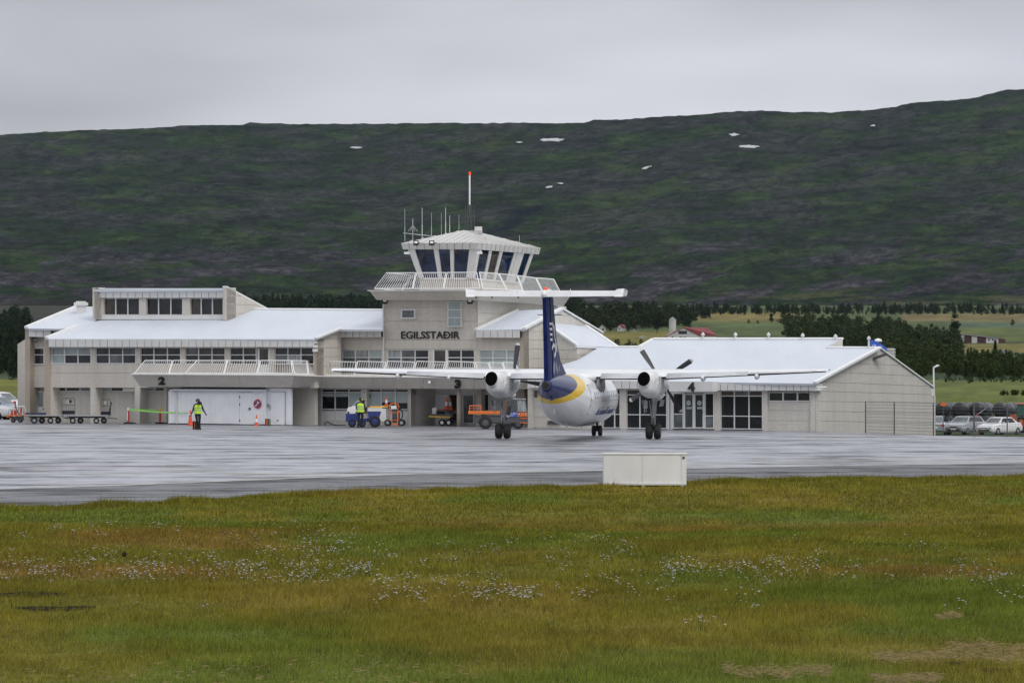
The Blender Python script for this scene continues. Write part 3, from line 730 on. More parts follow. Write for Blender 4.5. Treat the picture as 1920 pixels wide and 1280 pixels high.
# ---- tower shaft (thing K)
courses(K, 'wall_panel', M, [(720.5, 560), (895, 561.5), (895, 654.5), (720.5, 654.5)], [(576, 576, 720, 895), (602.5, 602.5, 720, 895), (636.5, 637.5, 720, 895)], dM - .5, dM, 'wall')
for a, b_ in ((725.2, 725.3), (804.5, 810.5), (890, 898)):
    if b_ - a > 1: sl(K, 'pillar', rect(a, 654.9, b_, 706), dM - .4, dM, 'wall')
sl(K, 'wall', rect(725.2, 690, 804.5, 706), dM - .4, dM, 'wall'); sl(K, 'wall', rect(838, 690, 890, 706), dM - .4, dM, 'wall')
window(K, 725.5, 655.3, 804.3, 690, 3, (670.2,), dM - .14, 1.5, ['curtain', 'glass_grey', 'glass', 'glass_grey', 'glass_grey', 'glass'])
door(K, 811, 655, 838, off=dM - .1, y1=706, split=683, pane='glass_brown', pane_lo='glass_grey', fw=3.0)
window(K, 838.5, 655.3, 890, 690, 2, (670.2,), dM - .14, 1.5, 'glass')
window(K, 751.5, 579.5, 778.5, 597.5, 1, (), dM + .01, 2.3, 'glass_grey'); window(K, 839, 564.5, 865, 612.5, 1, (580.5, 595.5), dM + .01, 1.6, 'blind')
lettering(K, 'EGILSSTA\u00d0IR', M, 752.5, 621, 862, 634.8, dM + .03, 'black', .012, .04)
bm = B(); tube(bm, M.hit(719, 567, dM + .1), M.down(719, dM + .1, M.hit(719, 704, dM).z), .06, 8); obj('drainpipe', bm, MT['fascia'], K, True)
def flood(parent, x, y, d, s=1.0, pl=None):
    pl = pl or M; p = pl.hit(x, y, d); bm = B(); rot = Matrix.Rotation(R(-25), 3, 'X') @ Matrix.Rotation(0, 3, 'Z')
    box(bm, p, (.34 * s, .16, .28 * s), rot); tube(bm, p - V(0, 0, 0), p - pl.n * .45, .03, 5)
    f = obj('floodlight', bm, MT['black'], parent, True); bm = B(); box(bm, p + rot @ V(0, -.09, 0), (.20 * s, .02, .12 * s), rot); obj('lamp_glass', bm, MT['white'], f, True); return f
flood(K, 721.5, 565, dM + .6); flood(K, 881, 565, dM + .6)
ST = SP(895, dM)
courses(K, 'wall_panel', ST, [(895, 561.5), (1053, 573), (1062, 575), (1062, 640), (895, 640)], [(586, 595, 895, 1060), (606, 612, 895, 1060)], -.4, 0, 'wall_lower')
window(K, 1041, 574, 1049, 583, 1, (), .01, 1.0, 'blind', pl=ST)
# ---- deck
fl, fr_ = M.hit(706, 562, dM + .75), M.hit(897, 562.3, dM + .75)
tl, tr_ = M.hit(693, 545.5, dM + 1.35), M.hit(899.5, 545, dM + 1.35)
SDb = Plane(fr_, NS); SDt = Plane(tr_, NS); rb, rt = SDb.hit(1057, 573.5), SDt.hit(1068, 557)
def quadslab(parent, name, P, n, th, m):
    bm = B(); n = Vector(n).normalized(); prism(bm, P, [p - n * th for p in P]); return obj(name, bm, MT[m], parent, True)
quadslab(K, 'parapet', [tl, tr_, fr_, fl], NM, .3, 'wall')
quadslab(K, 'parapet', [tr_, rt, rb, fr_], NS, .3, 'wall_lower')
bm = B(); bk = rb + (fl - fr_); prism(bm, [fl, fr_, rb, bk], [p + V(0, 0, .25) for p in (fl, fr_, rb, bk)]); obj('deck_floor', bm, MT['wall_lower'], K, True)
bm = B(); bk2 = rt + (tl - tr_)
for a, b_ in ((tl, tr_), (tr_, rt), (tl, bk2)):
    d = (b_ - a).normalized(); s = d.cross(V(0, 0, 1)) * .16; prism(bm, [a - s, a + s, b_ + s, b_ - s], [q + V(0, 0, .05) for q in (a - s, a + s, b_ + s, b_ - s)])
obj('parapet_cap', bm, MT['white_dirty'], K, True)
# deck railings: lean inwards
def PT(x, y, d): return M.hit(x, y, d)
d0, d1 = dM + 1.2, dM + .65
for a, b_, c, e_ in (((702, 541), (772.5, 541), (724.5, 511.5), (779, 511.5)), ((774.5, 541), (830.5, 541), (781.5, 511.5), (835.5, 511)), ((832.5, 541), (900, 540.5), (838.5, 511), (893.5, 510.5))):
    rail3(K, [PT(*a, d0), PT(*b_, d0), PT(*c, d1), PT(*e_, d1)], 15)
SR0 = Plane(PT(901, 541, d0), NS); SR1 = Plane(PT(895, 510.5, d1), NS)
for a, b_, c, e_ in (((905, 541), (950, 543), (899, 510.5), (934, 513)), ((951, 543), (980, 545), (936, 513.2), (969, 516.5)), ((981, 545), (1018, 549.5), (971, 516.8), (1004, 521)), ((1019, 549.5), (1054, 554), (1006, 521), (1038, 523.5))):
    rail3(K, [SR0.hit(*a), SR0.hit(*b_), SR1.hit(*c), SR1.hit(*e_)], 10, mesh=True)
e1, e2 = SR0.hit(1054, 554), SR1.hit(1038, 523.5); f1, f2 = PT(702, 541, d0), PT(724.5, 511.5, d1)
for t in (0, .34, .67):
    a0, a1 = (f1.lerp(f1 + (e1 - SR0.hit(905, 541)), t), f1.lerp(f1 + (e1 - SR0.hit(905, 541)), t + .32)); b0, b1 = (f2.lerp(f2 + (e2 - SR1.hit(899, 510.5)), t), f2.lerp(f2 + (e2 - SR1.hit(899, 510.5)), t + .32))
    rail3(K, [a0, a1, b0, b1], 12)
# ---- cab
cb, ctp = -4.8, -4.05
N_b, N_t = M.hit(884, 524, cb), M.hit(894, 466, ctp); L_b, L_t = M.hit(787, 524, cb), M.hit(766, 466, ctp)
SCb, SCt = Plane(N_b, NS), Plane(N_t, NS); R_b, R_t = SCb.hit(979, 533), SCt.hit(999, 476.5)
B_b, B_t = R_b + (L_b - N_b), R_t + (L_t - N_t)
def bil(P, s, t): return P[0].lerp(P[1], s).lerp(P[2].lerp(P[3], s), t)   # P = bl, br, tl, tr
def post(parent, P, s0, s1, n, th=.10, name='post', m='white', t0=0, t1=1):
    q = [bil(P, s0, t0), bil(P, s1, t0), bil(P, s1, t1), bil(P, s0, t1)]; quadslab(parent, name, [x + Vector(n) * .06 for x in q], n, th, m)
FP = [L_b, N_b, L_t, N_t]; RP = [N_b, R_b, N_t, R_t]
for P, n, cuts, pm in ((FP, NM, [0, .42, .67, 1], ['glass_blue', 'glass_blue', 'glass_blue']), (RP, NS, [0, .24, .42, .70, 1], ['glass_blue', 'glass_brown', 'glass_blue', 'glass_blue'])):
    for i in range(len(cuts) - 1):
        q = [bil(P, cuts[i] + .01, .03), bil(P, cuts[i + 1] - .01, .03), bil(P, cuts[i + 1] - .01, .985), bil(P, cuts[i] + .01, .985)]
        quadslab(K, 'pane', q, n, .03, pm[i])
for s0, s1 in ((0, .095), (.375, .445), (.615, .67), (.90, 1.0)): post(K, FP, s0, s1, NM)
for s0, s1 in ((0, .05), (.215, .26), (.40, .45), (.66, .70), (.71, .83), (.95, 1)): post(K, RP, s0, s1, NS)
post(K, FP, 0, 1, NM, .2, 'sill', 'white', 0, .06); post(K, RP, 0, 1, NS, .2, 'sill', 'white', 0, .06)
bm = B(); dz = V(0, 0, 1.2); lb = [L_b - V(0, 0, 1.4), N_b - V(0, 0, 1.4), R_b - V(0, 0, 1.0), B_b - V(0, 0, 1.0)]
prism(bm, lb, [L_b, N_b, R_b, B_b]); obj('wall', bm, MT['wall'], K, True)
bm = B(); cc = (L_b + R_b) / 2; sh = lambda p, k: cc + (p - cc) * k
prism(bm, [sh(L_b, .3), sh(N_b, .3), sh(R_b, .3), sh(B_b, .3)], [sh(L_b, .3) + V(0, 0, 1.7), sh(N_b, .3) + V(0, 0, 1.7), sh(R_b, .3) + V(0, 0, 1.7), sh(B_b, .3) + V(0, 0, 1.7)]); obj('desk', bm, MT['dark'], K, True)
# back glazing
for P, n in (([R_b, B_b, R_t, B_t], -NM), ([B_b, L_b, B_t, L_t], -NS)):
    quadslab(K, 'pane', [bil(P, 0.01, .05), bil(P, .99, .05), bil(P, .99, .98), bil(P, .01, .98)], n, .03, 'glass_blue')
# cab roof
fo, fi = ctp + .35, ctp + .2
eL, eN = M.hit(751.5, 456, fo), M.hit(896, 455, fo); SF = Plane(eN, NS); eR = SF.hit(1014, 465); eB = eR + (eL - eN)
gL, gN = M.hit(755, 467.5, fi), M.hit(894.5, 467.5, fi); SG = Plane(gN, NS); gR = SG.hit(1011, 477)
def panels3(parent, TL, TR, BL, BR, n, cnt, m='fascia', name='fascia_panel', th=.05):
    for i in range(cnt):
        a, b_ = i / cnt + .004, (i + 1) / cnt - .004
        quadslab(parent, name, [TL.lerp(TR, a), TL.lerp(TR, b_), BL.lerp(BR, b_), BL.lerp(BR, a)], n, th, m)
panels3(K, eL, eN, gL, gN, NM, 10); panels3(K, eN, eR, gN, gR, NS, 14)
bm = B(); gB = gR + (gL - gN); prism(bm, [gL - NM * .06, gN - NM * .06 - NS * .06, gR - NS * .06, gB], [eL - NM * .06, eN - NM * .06 - NS * .06, eR - NS * .06, eB]); obj('fascia_core', bm, MT['steel_dark'], K, True)
wf = (eN - eL).length
rA = (eL + eN) / 2 + DS * wf * .5; rB = (eR + eB) / 2 - DS * wf * .5
kA = (rA.y) / 1.0; rA.z = H + (YH - 431.5) * rA.y / F; rB.z = H + (YH - 435) * rB.y / F
bm = B(); vv = [bm.verts.new(p) for p in (eL, eN, eR, eB, rA, rB)]
for f in ((0, 1, 4), (1, 2, 5, 4), (2, 3, 5), (3, 0, 4, 5), (3, 2, 1, 0)): bm.faces.new([vv[i] for i in f])
MT['cab_roof'] = mat('cab_roof_metal', (0.56, 0.55, 0.53), 0.5, var=0.06, scale=.6); obj('roof', bm, MT['cab_roof'], K, True)
for (A0, A1, Rg0, Rg1, cnt, nn) in ((eL, eN, rA, rA, 11, NM), (eN, eR, rA, rB, 13, NS)):
    for i in range(1, cnt):
        t = i / cnt; a = A0.lerp(A1, t)
        up = (DS if nn is NM else -NS)
        # seam runs straight up the slope until it meets a hip or the ridge
        if nn is NM: rr = min(t, 1 - t) * 2; q = a.lerp(Vector((0, 0, 0)), 0); top = a + (rA - (eL + eN) / 2) * rr
        else:
            l = (eR - eN).length; s_ = t * l; hw = wf / 2; rr = min(1, s_ / hw, (l - s_) / hw); foot = eN + DS * hw; top = a + (rA - foot) * rr; 
        bm = B(); d = (top - a).normalized(); sd_ = d.cross(V(0, 0, 1)).normalized() * .025
        prism(bm, [a - sd_, a + sd_, top + sd_, top - sd_], [p + V(0, 0, .05) for p in (a - sd_, a + sd_, top + sd_, top - sd_)]); obj('roof_seam', bm, MT['cab_roof'], K, True)
for x in (780, 809.5): flood(K, x, 455.5, fo + .45, .95)
for x, y, pl_ in ((763, 474.5, M), (899, 474, M)):
    bm = B(); p = M.hit(x, y, ctp + .4); box(bm, p, (.34, .2, .14)); tube(bm, p, p + V(.1, .4, .15), .03); obj('camera', bm, MT['white'], K, True)
# mast, box, aerials on the cab roof
bm = B(); pb = rA.lerp(rB, .35); 
def atY(px, py, Y): return CAM + ray(px, py) * Y
Ym = pb.y
for x in (876.5, 884.5): tube(bm, atY(x, 432, Ym), atY(x, 385, Ym), .025, 4); tube(bm, atY(x, 432, Ym + .28), atY(x, 385, Ym + .28), .025, 4)
for i in range(9):
    y = 430 - i * 5; tube(bm, atY(876.5, y, Ym), atY(884.5, y - 5, Ym), .014, 4); tube(bm, atY(884.5, y, Ym + .28), atY(876.5, y - 5, Ym + .28), .014, 4); tube(bm, atY(876.5, y, Ym), atY(876.5, y - 5, Ym + .28), .014, 4)
tube(bm, atY(880.5, 400, Ym), atY(880.5, 384, Ym), .06, 8)
mast = obj('mast', bm, MT['steel_dark'], K, True)
bm = B(); tube(bm, atY(880.6, 385, Ym), atY(880.6, 329, Ym), .055, 8); obj('mast_pole', bm, MT['white'], mast, True)
bm = B(); tube(bm, atY(881, 328.5, Ym), atY(881, 322.5, Ym), .07, 8); MT['beacon'] = mat('red_beacon', (.75, .06, .02), .4); MT['beacon'].node_tree.nodes['Principled BSDF'].inputs['Emission Color'].default_value = (1, .08, .02, 1); MT['beacon'].node_tree.nodes['Principled BSDF'].inputs['Emission Strength'].default_value = .5
obj('beacon_lamp', bm, MT['beacon'], mast, True)
bm = B(); p0, p1 = atY(889, 425, Ym + .4), atY(904, 437, Ym + .4); box(bm, (p0 + p1) / 2, (abs(p1.x - p0.x), .5, abs(p1.z - p0.z))); obj('roof_box', bm, MT['white_dirty'], K, True)
bm = B()
for i in range(10):
    tube(bm, atY(879 + i * 2.8, 439 + .25 * i, Ym - .5), atY(879 + i * 2.8, 432, Ym - .5), .015, 4)
tube(bm, atY(879, 432.5, Ym - .5), atY(904, 434, Ym - .5), .02, 4); obj('roof_guard', bm, MT['steel'], K, True)
MT['aerial'] = mat('aerial_paint', (.32, .42, .40), .5); MT['aerial_w'] = mat('aerial_white', (.6, .6, .6), .5)
Ya = eB.lerp(eL, .5).y
for x, yt, yb, m, hw in ((759, 392, 452, 'aerial', .03), (791.5, 390, 447, 'aerial_w', .03), (809, 399, 443, 'aerial', .03), (827.5, 399, 440, 'aerial', .022), (835.5, 389.5, 438, 'aerial_w', .032), (843.2, 404, 436.5, 'aerial_w', .028), (860.5, 402, 433, 'aerial', .022), (872.5, 385, 432, 'steel_dark', .02), (889.5, 385, 432, 'steel_dark', .02), (974, 441, 473, 'aerial_w', .022), (909.5, 443.5, 462, 'steel_dark', .018), (1009.5, 452, 470, 'steel_dark', .012)):
    bm = B(); yy_ = Ya if x < 870 else (Ym if x < 900 else eR.lerp(eN, .6).y - .3); tube(bm, atY(x, yb, yy_), atY(x, yt, yy_), hw * .55, 5); tube(bm, atY(x, yb, yy_), atY(x, yb - (yb - yt) * .45, yy_), hw * .9, 5); obj('aerial', bm, MT[m], K, True)
bm = B(); tube(bm, atY(756, 437, Ya), atY(812, 443, Ya), .03, 4); obj('aerial_bar', bm, MT['steel'], K, True)
bm = B(); tube(bm, atY(774, 410, Ya), atY(774, 450, Ya), .03, 5)
for dx in (-9, -5, 4, 9): tube(bm, atY(774, 422, Ya), atY(774 + dx, 434, Ya), .018, 4)
obj('aerial', bm, MT['steel'], K, True)
# ---- balconies --------------------------------------------------------------
tA, tB_ = M.hit(247, 702, 2.2), M.hit(551, 704, 2.2); bA, bB = M.hit(263, 724.5, 1.6), M.hit(546, 726.3, 1.6)
tC, bC = M.hit(607, 706, -.6), M.hit(603, 727.5, -1.2); tD, bD = M.hit(987, 709.5, -.6), M.hit(986, 729.3, -1.2)
def nrm(a, b_, c): return (b_ - a).cross(c - a).normalized()
def face_out(n): return n if n.y < 0 else -n
for P, m, cnt in (((tA, tB_, bB, bA), 'wall_lower', 3), ((tB_, tC, bC, bB), 'wall_hall', 1), ((tC, tD, bD, bC), 'wall_lower', 4)):  # right-facing middle run takes a darker wall tone to paint its shade
    n = face_out(nrm(P[0], P[1], P[3]))
    for i in range(cnt):
        a, b_ = i / cnt + (.0015 if i else 0), (i + 1) / cnt
        quadslab(T, 'parapet', [P[0].lerp(P[1], a), P[0].lerp(P[1], b_), P[3].lerp(P[2], b_), P[3].lerp(P[2], a)], n, .18, m)
bkA, bkA2 = M.hit(290, 703, 0), M.hit(290, 725, 0)
bm = B(); prism(bm, [tA, bkA, bkA2, bA], [p + V(.15, 0, 0) for p in (tA, bkA, bkA2, bA)]); obj('parapet', bm, MT['wall_lower'], T, True)
bm = B(); q = [bA, bB, bC, bC + DS * 1.0, M.down(600, -.8, bC.z), M.down(285, -.8, bA.z)]; prism(bm, [Vector((p.x, p.y, bA.z + .02)) for p in q], [Vector((p.x, p.y, bA.z + .2)) for p in q]); obj('balcony_floor', bm, MT['wall_lower'], T, True)
bm = B(); q = [bC, bD, bD + DS * 3.0, bC + DS * 3.0]; prism(bm, [p + V(0, 0, .02) for p in q], [p + V(0, 0, .2) for p in q]); obj('balcony_floor', bm, MT['wall_lower'], T, True)
bm = B()
for a, b_ in ((tA, tB_), (tB_, tC), (tC, tD)):
    s = (b_ - a).normalized().cross(V(0, 0, 1)) * .12; prism(bm, [a - s, a + s, b_ + s, b_ - s], [p + V(0, 0, .06) for p in (a - s, a + s, b_ + s, b_ - s)])
obj('parapet_cap', bm, MT['white'], T, True)
e0, e1 = 2.0, 1.5
for a, b_, c, d_ in ((252.5, 316, 272, 322.5), (317.5, 347, 325, 369), (347.5, 419, 370, 425.5), (421, 481, 427, 486.5), (483, 548.5, 489, 545.5)):
    rail3(T, [M.hit(a, 699.5, e0), M.hit(b_, 699.8, e0), M.hit(c, 675.6, e1), M.hit(d_, 675.6, e1)], max(8, int((b_ - a) / 4.4)))
cA, cB, cC, cD = M.hit(552, 700.5, 2.0), M.hit(604, 702, -.8), M.hit(547.5, 675.8, 1.5), M.hit(602, 676.6, -1.3)
for a, b_ in ((0, .49), (.52, 1)): rail3(T, [cA.lerp(cB, a), cA.lerp(cB, b_), cC.lerp(cD, a), cC.lerp(cD, b_)], 10, mesh=True)
xs_ = [607, 663, 717, 770, 822, 874, 889.5]
tops = [(605, 668), (671, 723.5), (727, 777.5), (782, 835), (840, 888)]; bots = [(609.5, 663), (665, 718), (720, 772), (774, 827), (829, 893)]
for (a, b_), (c, d_) in zip(bots, tops):
    rail3(T, [M.hit(a, 702.4, -.8), M.hit(b_, 703.5, -.8), M.hit(c, 677, -1.3), M.hit(d_, 678.6, -1.3)], int((b_ - a) / 4.3))
for i in range(3):
    a = 895 + i * 26; rail3(T, [M.hit(a + 4, 704, -.8), M.hit(a + 28, 704.5, -.8), M.hit(a - 4, 679, -1.3), M.hit(a + 20, 680, -1.3)], 6, mesh=True)
# numbers on the sloping parapets and over the arrivals door
def surf(P, x0, y0, x1, y1, off, th):
    pl = Plane(P[0], face_out(nrm(P[0], P[1], P[3])))
    return lambda u, w, z: pl.hit(x0 + (x1 - x0) * u, y1 + (y0 - y1) * w, off) + pl.n * th * z
lettering(T, '2', None, 0, 0, 0, 0, 0, 'black', .05, name='gate_number', hitf=surf((tA, tB_, bB, bA), 296.8, 706, 309.6, 721, .02, .04))
lettering(T, '3', None, 0, 0, 0, 0, 0, 'black', .05, name='gate_number', hitf=surf((tC, tD, bD, bC), 852.5, 711.5, 864.5, 727.5, .02, .04))
bm = B(); pl = Plane(tC, face_out(nrm(tC, tD, bC))); tube(bm, pl.hit(805, 716), pl.hit(805, 716, .3), .09, 8); obj('lamp', bm, MT['white'], T, True)
# ---- middle ground floor
dG = -2.0
sl(T, 'wall_core', rectg(546, 724, 771), dG - .6, dG - .25, 'wall_lower')
courses(T, 'wall_panel', M, [(545.5, 724), (553.5, 724), (553.5, 794.9), (545.5, 794.7)], [(750, 750, 545, 554), (772, 772, 545, 554)], dG - .3, dG + .1, 'wall_hall')
sl(T, 'door_lintel', rect(553.5, 724, 580, 729.5), dG - .3, dG - .05, 'wall_brown')
dG_ = sl(T, 'garage_door', rectg(554.5, 729.5, 576.5), dG - .3, dG - .2, 'steel_dark', label='grey roller door')
MT['roller'] = mat('roller_slats', (.26, .26, .26), .55, var=.08, scale=1)
for i in range(13):
    y = 730.5 + i * 4.7; bm = B(); slab(bm, M, rect(555, y, 576.5, y + 4.1), dG - .2, dG - .15); obj('slat', bm, MT['roller'], dG_, True)
sl(T, 'pillar', rectg(576.5, 724, 580.5), dG - .3, dG + .02, 'steel_dark')
courses(T, 'wall_panel', M, [(580.5, 724), (602, 724), (602, 795.7), (580.5, 795.2)], [(753, 753, 580, 602), (774, 774, 580, 602)], dG - .3, dG + .05, 'wall_hall')
bm = B(); slab(bm, M, rect(584, 750.5, 586.5, 756), dG + .05, dG + .15); obj('switch_box', bm, MT['steel_dark'], T, True)
TP = {'top': ['glass_brown'] * 3}
MT['glass_clear'] = bpy.data.materials.new('clear_glass'); t_, b_n = nt(MT['glass_clear'])
b_n.inputs['Base Color'].default_value = (.05, .055, .06, 1); b_n.inputs['Roughness'].default_value = .05
trn = t_.nodes.new('ShaderNodeBsdfTransparent'); trn.inputs[0].default_value = (.62, .66, .66, 1); mxs = t_.nodes.new('ShaderNodeMixShader'); mxs.inputs[0].default_value = .30
t_.links.new(trn.outputs[0], mxs.inputs[1]); t_.links.new(b_n.outputs[0], mxs.inputs[2]); t_.links.new(mxs.outputs[0], t_.nodes['Material Output'].inputs[0])
window(T, 602, 728.5, 678.5, 767.5, 3, (735.2,), dG - .1, 1.6, ['glass_brown', 'glass_brown', 'glass_brown', 'glass', 'glass', 'blind'], xs=[602, 628, 654, 678.5])
window(T, 688, 728.5, 766.5, 768, 3, (735.2,), dG - .1, 1.6, ['glass_brown', 'glass_grey', 'glass_brown', 'blind', 'blind', 'blind'], xs=[688, 714.5, 741, 766.5])
# roller blinds half way down behind the panes and the darker strip below them
def inpane(x0, y0, x1, y1, m, name='blind', off=dG - .055): bm = B(); slab(bm, M, rect(x0, y0, x1, y1), off - .01, off); return obj(name, bm, MT[m], T, True)
inpane(603.6, 737, 626.5, 743.5, 'blind'); inpane(630, 737, 652.5, 743.5, 'blind'); inpane(656, 760.5, 677, 766, 'glass'); inpane(690, 764.5, 712.5, 766.2, 'glass'); inpane(716.5, 754, 739, 766.3, 'glass'); inpane(743, 755.3, 764.5, 766.3, 'glass')
inpane(690.2, 739.8, 694.8, 744.5, 'green', 'exit_sign', dG - .04)
for x0, x1 in ((603.5, 626.8), (629, 652.5), (655, 677.2), (689.5, 713.3), (716, 740), (742.5, 764)): bm = B(); slab(bm, M, [(x0, 769.5), (x1, 769.5), (x1, None, .30), (x0, None, .30)], dG - .2, dG - .06); obj('spandrel_panel', bm, MT['white_dirty'], T, True)
for x in (602, 627, 653, 677.4, 688, 713.6, 740.4, 764.2): sl(T, 'mullion', [(x, 767), (x + 2, 767), (x + 2, None, 0), (x, None, 0)], dG - .25, dG - .01, 'fascia')
sl(T, 'sill', [(602, None, .30), (766, None, .30), (766, None, -.2), (602, None, -.2)], dG - .25, dG - .02, 'wall_lower')
sl(T, 'pillar', rectg(678.5, 724, 688), dG - .3, dG + .2, 'wall_lower'); sl(T, 'pillar', rectg(766.5, 724, 771), dG - .3, dG + .2, 'wall_lower')
S2 = SP(771, dG + .2)
courses(T, 'wall_panel', S2, [(771, 724), (815, 724), (815, 798.5), (771, 799)], [(740, 740, 771, 815), (756, 756, 771, 815), (773.5, 773.5, 771, 815), (790, 790, 771, 815)], -.3, 0, 'wall_hall')
dR = dG + .2 - 2.75
sl(T, 'wall', rectg(812, 724, 990), dR - .4, dR, 'wall_lower')
sl(T, 'wall', rect(815, 729, 986, 738.5), dR, dR + .05, 'fascia')
sl(T, 'door_panel', rectg(816, 739, 840), dR + .0, dR + .04, 'shed', label='pale blank door panel')
window(T, 841, 739, 858, 794, 1, (), dR + .02, 1.0, 'glass', sill=False); window(T, 867, 739, 889, 794, 1, (), dR + .02, 1.8, ['glass_grey'], sill=False)
window(T, 903.5, 738, 917, 771, 1, (), dR + .02, 1.6, 'glass', sill=False)
for x in (893, 965): sl(T, 'pillar', rectg(x, 728, x + 9), dR, dR + .5, 'wall_lower')
bm = B(); p = M.down(860.5, -1.6, -.1); tube(bm, p, Vector((p.x, p.y, bC.z + .1)), .13, 16); obj('column', bm, MT['wall_brown'], T, True, smooth=True)
# ---- small wing right of the tower
sl(T, 'wall', rect(893, 631, 975, 655.4), dM - .4, dM - .02, 'wall'); sl(T, 'wall_core', rect(893, 655, 976, 707), dM - .6, dM - .3, 'wall')
window(T, 898.5, 655.4, 975, 690, 3, (671,), dM - .14, 1.6, ['blind'] * 6); sl(T, 'wall', rect(895, 690, 976, 707), dM - .4, dM, 'wall')
sl(T, 'pillar', [(974.5, 618.5), (983, 617.5), (983, None), (974.5, None)], dM - .4, dM + .12, 'wall_brown')
RB = roofplane(900, 619, dM + .45, 15)
roof(T, RB, [(892, 619), (983, 617.6), (1019, 599), (1055, 580), (1050, 579.3), (970, 581.8)])
seams(T, RB, (892, 619), (983, 618), (970, 582), (1052, 580), 12, .02, .04)
strip(T, RB, (983, 617.8), (1055, 579.5), .25, .12); strip(T, RB, (892, 619), (970, 581.8), .2, .1)
fascia(T, 892, 974.5, 619, 619.3, 13.8, dM + .42, pitch=14)
S3 = SP(983, dM + .12)
courses(T, 'wall_panel', S3, [(983, 619), (1018, 600), (1055, 580.3), (1129, 625), (1129, 700), (1100, 735), (983, 735)],
        [(590, 592, 1030, 1080), (608, 611, 1018, 1129), (621, 623.5, 983, 1129), (637, 639, 983, 1129), (654, 656, 983, 1129), (671.5, 674, 983, 1129), (689, 691, 983, 1129)], -.35, 0, 'wall_lower')
def edge3(parent, a, b_, n, w=.3, h=.1, up=.06, name='roof_edge', m='white', base=0.0):
    bm = B(); u = V(0, 0, 1); A, D = a + u * base, b_ + u * base
    prism(bm, [A + n * .08, D + n * .08, D - n * w, A - n * w], [p + u * h for p in (A + n * .08, D + n * .08, D - n * w, A - n * w)]); return obj(name, bm, MT[m], parent, True)
edge3(T, S3.hit(1054.5, 580), S3.hit(1129.5, 624.5), NS); edge3(T, S3.hit(983, 618.6), S3.hit(1055, 580), NS)
bm = B(); slab(bm, S3, rect(1126.5, 625, 1129.7, 632), -.3, .1); obj('fascia_panel', bm, MT['fascia'], T, True)
# back slope of that roof, dropping away behind
bm = B(); a, b_ = S3.hit(1055, 580), S3.hit(1129, 625); prism(bm, [a, b_, b_ - NS * 4.6, a - NS * 4.6], [p - V(0, 0, .12) for p in (a, b_, b_ - NS * 4.6, a - NS * 4.6)]); obj('roof', bm, MT['roof'], T, True)
# lean-to between the small wing and the hall
dL = dM + .12 - 2.2
a_, b2, e2_ = S3.hit(1019, 604), S3.hit(1097, 611), M.hit(1082, 648, dL); SL = Plane(e2_, NS); c2 = SL.hit(1157, 651)
n = nrm(a_, b2, e2_); n = n if n.z > 0 else -n
quadslab(T, 'roof', [a_, b2, c2, e2_], n, .12, 'roof')
courses(T, 'wall_panel', M, [(1010, 598), (1019, 605), (1081.5, 648.5), (1081.5, 690), (1010, 730)], [(656, 656, 1010, 1082), (673, 673, 1010, 1082), (638, 638, 1010, 1082)], dL - .3, dL - .05, 'wall_lower')
courses(T, 'wall_panel', SL, [(1082, 649), (1124, 651), (1124, 690), (1082, 700)], [(665, 665, 1082, 1124)], -.3, -.03, 'wall_lower')
bm = B(); slab(bm, SL, [(1082, 648.4), (1124, 651.2), (1124, 653), (1082, 651.2)], -.1, .06); obj('fascia_panel', bm, MT['white'], T, True)
edge3(T, M.hit(1030, 612, dL), M.hit(1082, 648, dL), -NM * -1, .2, .1)
edge3(T, b2, c2, DS * -1, .25, .08)
# ---- right hall
RH = roofplane(1250, 716, .42, 14)
roof(T, RH, [(988, 711.5), (1528, 718.8), (1650, 653), (1550, 652.3), (1580, 636.6), (1225, 636.6), (1199, 651), (1122, 651.3), (1083, 675), (1060, 681.5)])
seams(T, RH, (988, 711.5), (1528, 718.8), (1225 - 100, 651), (1650, 653), 44, .007, .03)
strip(T, RH, (1528, 719.2), (1650, 653), .25, .12); strip(T, RH, (1225, 636.6), (1580, 636.6), .25, .1); strip(T, RH, (1550, 652.3), (1650, 652.8), .2, .08)
strip(T, RH, (1199, 651), (1225, 636.6), .2, .1); strip(T, RH, (1140, 651.2), (1199, 651), .2, .08)
p1, p2 = RH.hit(1550, 652), RH.hit(1580, 637); bm = B(); p3 = p2.copy(); p3.z = p1.z - .05
prism(bm, [p1, p2, p3], [q - NS * .2 for q in (p1, p2, p3)]); obj('wall', bm, MT['wall_lower'], T, True)
fascia(T, 988.5, 1254, 711.8, 714.5, 14.8, .40, pitch=14.4); fascia(T, 1337, 1529, 718.2, 719.3, 13.2, .40, pitch=14.2)
bm = B(); slab(bm, M, [(1254.5, 714.8), (1336, 715.2), (1336, 733.8), (1254.5, 733.5)], -.2, 1.0); obj('canopy', bm, MT['fascia'], T, True)
lettering(T, '4', M, 1290, 716.3, 1302.8, 734.8, 1.02, 'black', .045, .05, name='gate_number')
# hall interior: floor, back wall, ceiling, seats
dI = -4.2
sl(T, 'room_wall', rectg(1125, 700, 1440), dI - .2, dI, 'steel_dark'); bm = B(); a, b_ = M.down(1125, -.1, .03), M.down(1438, -.1, .03); prism(bm, [a, b_, b_ - NM * 4.0, a - NM * 4.0], [p - V(0, 0, .1) for p in (a, b_, b_ - NM * 4.0, a - NM * 4.0)]); obj('room_floor', bm, mat('room_floor', (.10, .09, .085), .4), T, True)
a, b_ = M.hit(1125, 727, -.15), M.hit(1438, 730, -.15); bm = B(); prism(bm, [a, b_, b_ - NM * 4.0, a - NM * 4.0], [p + V(0, 0, .1) for p in (a, b_, b_ - NM * 4.0, a - NM * 4.0)]); obj('room_ceiling', bm, mat('room_ceiling', (.3, .28, .25), .7), T, True)
MT['seat_red'] = mat('red_seat', (.28, .025, .02), .6)
lab = 0
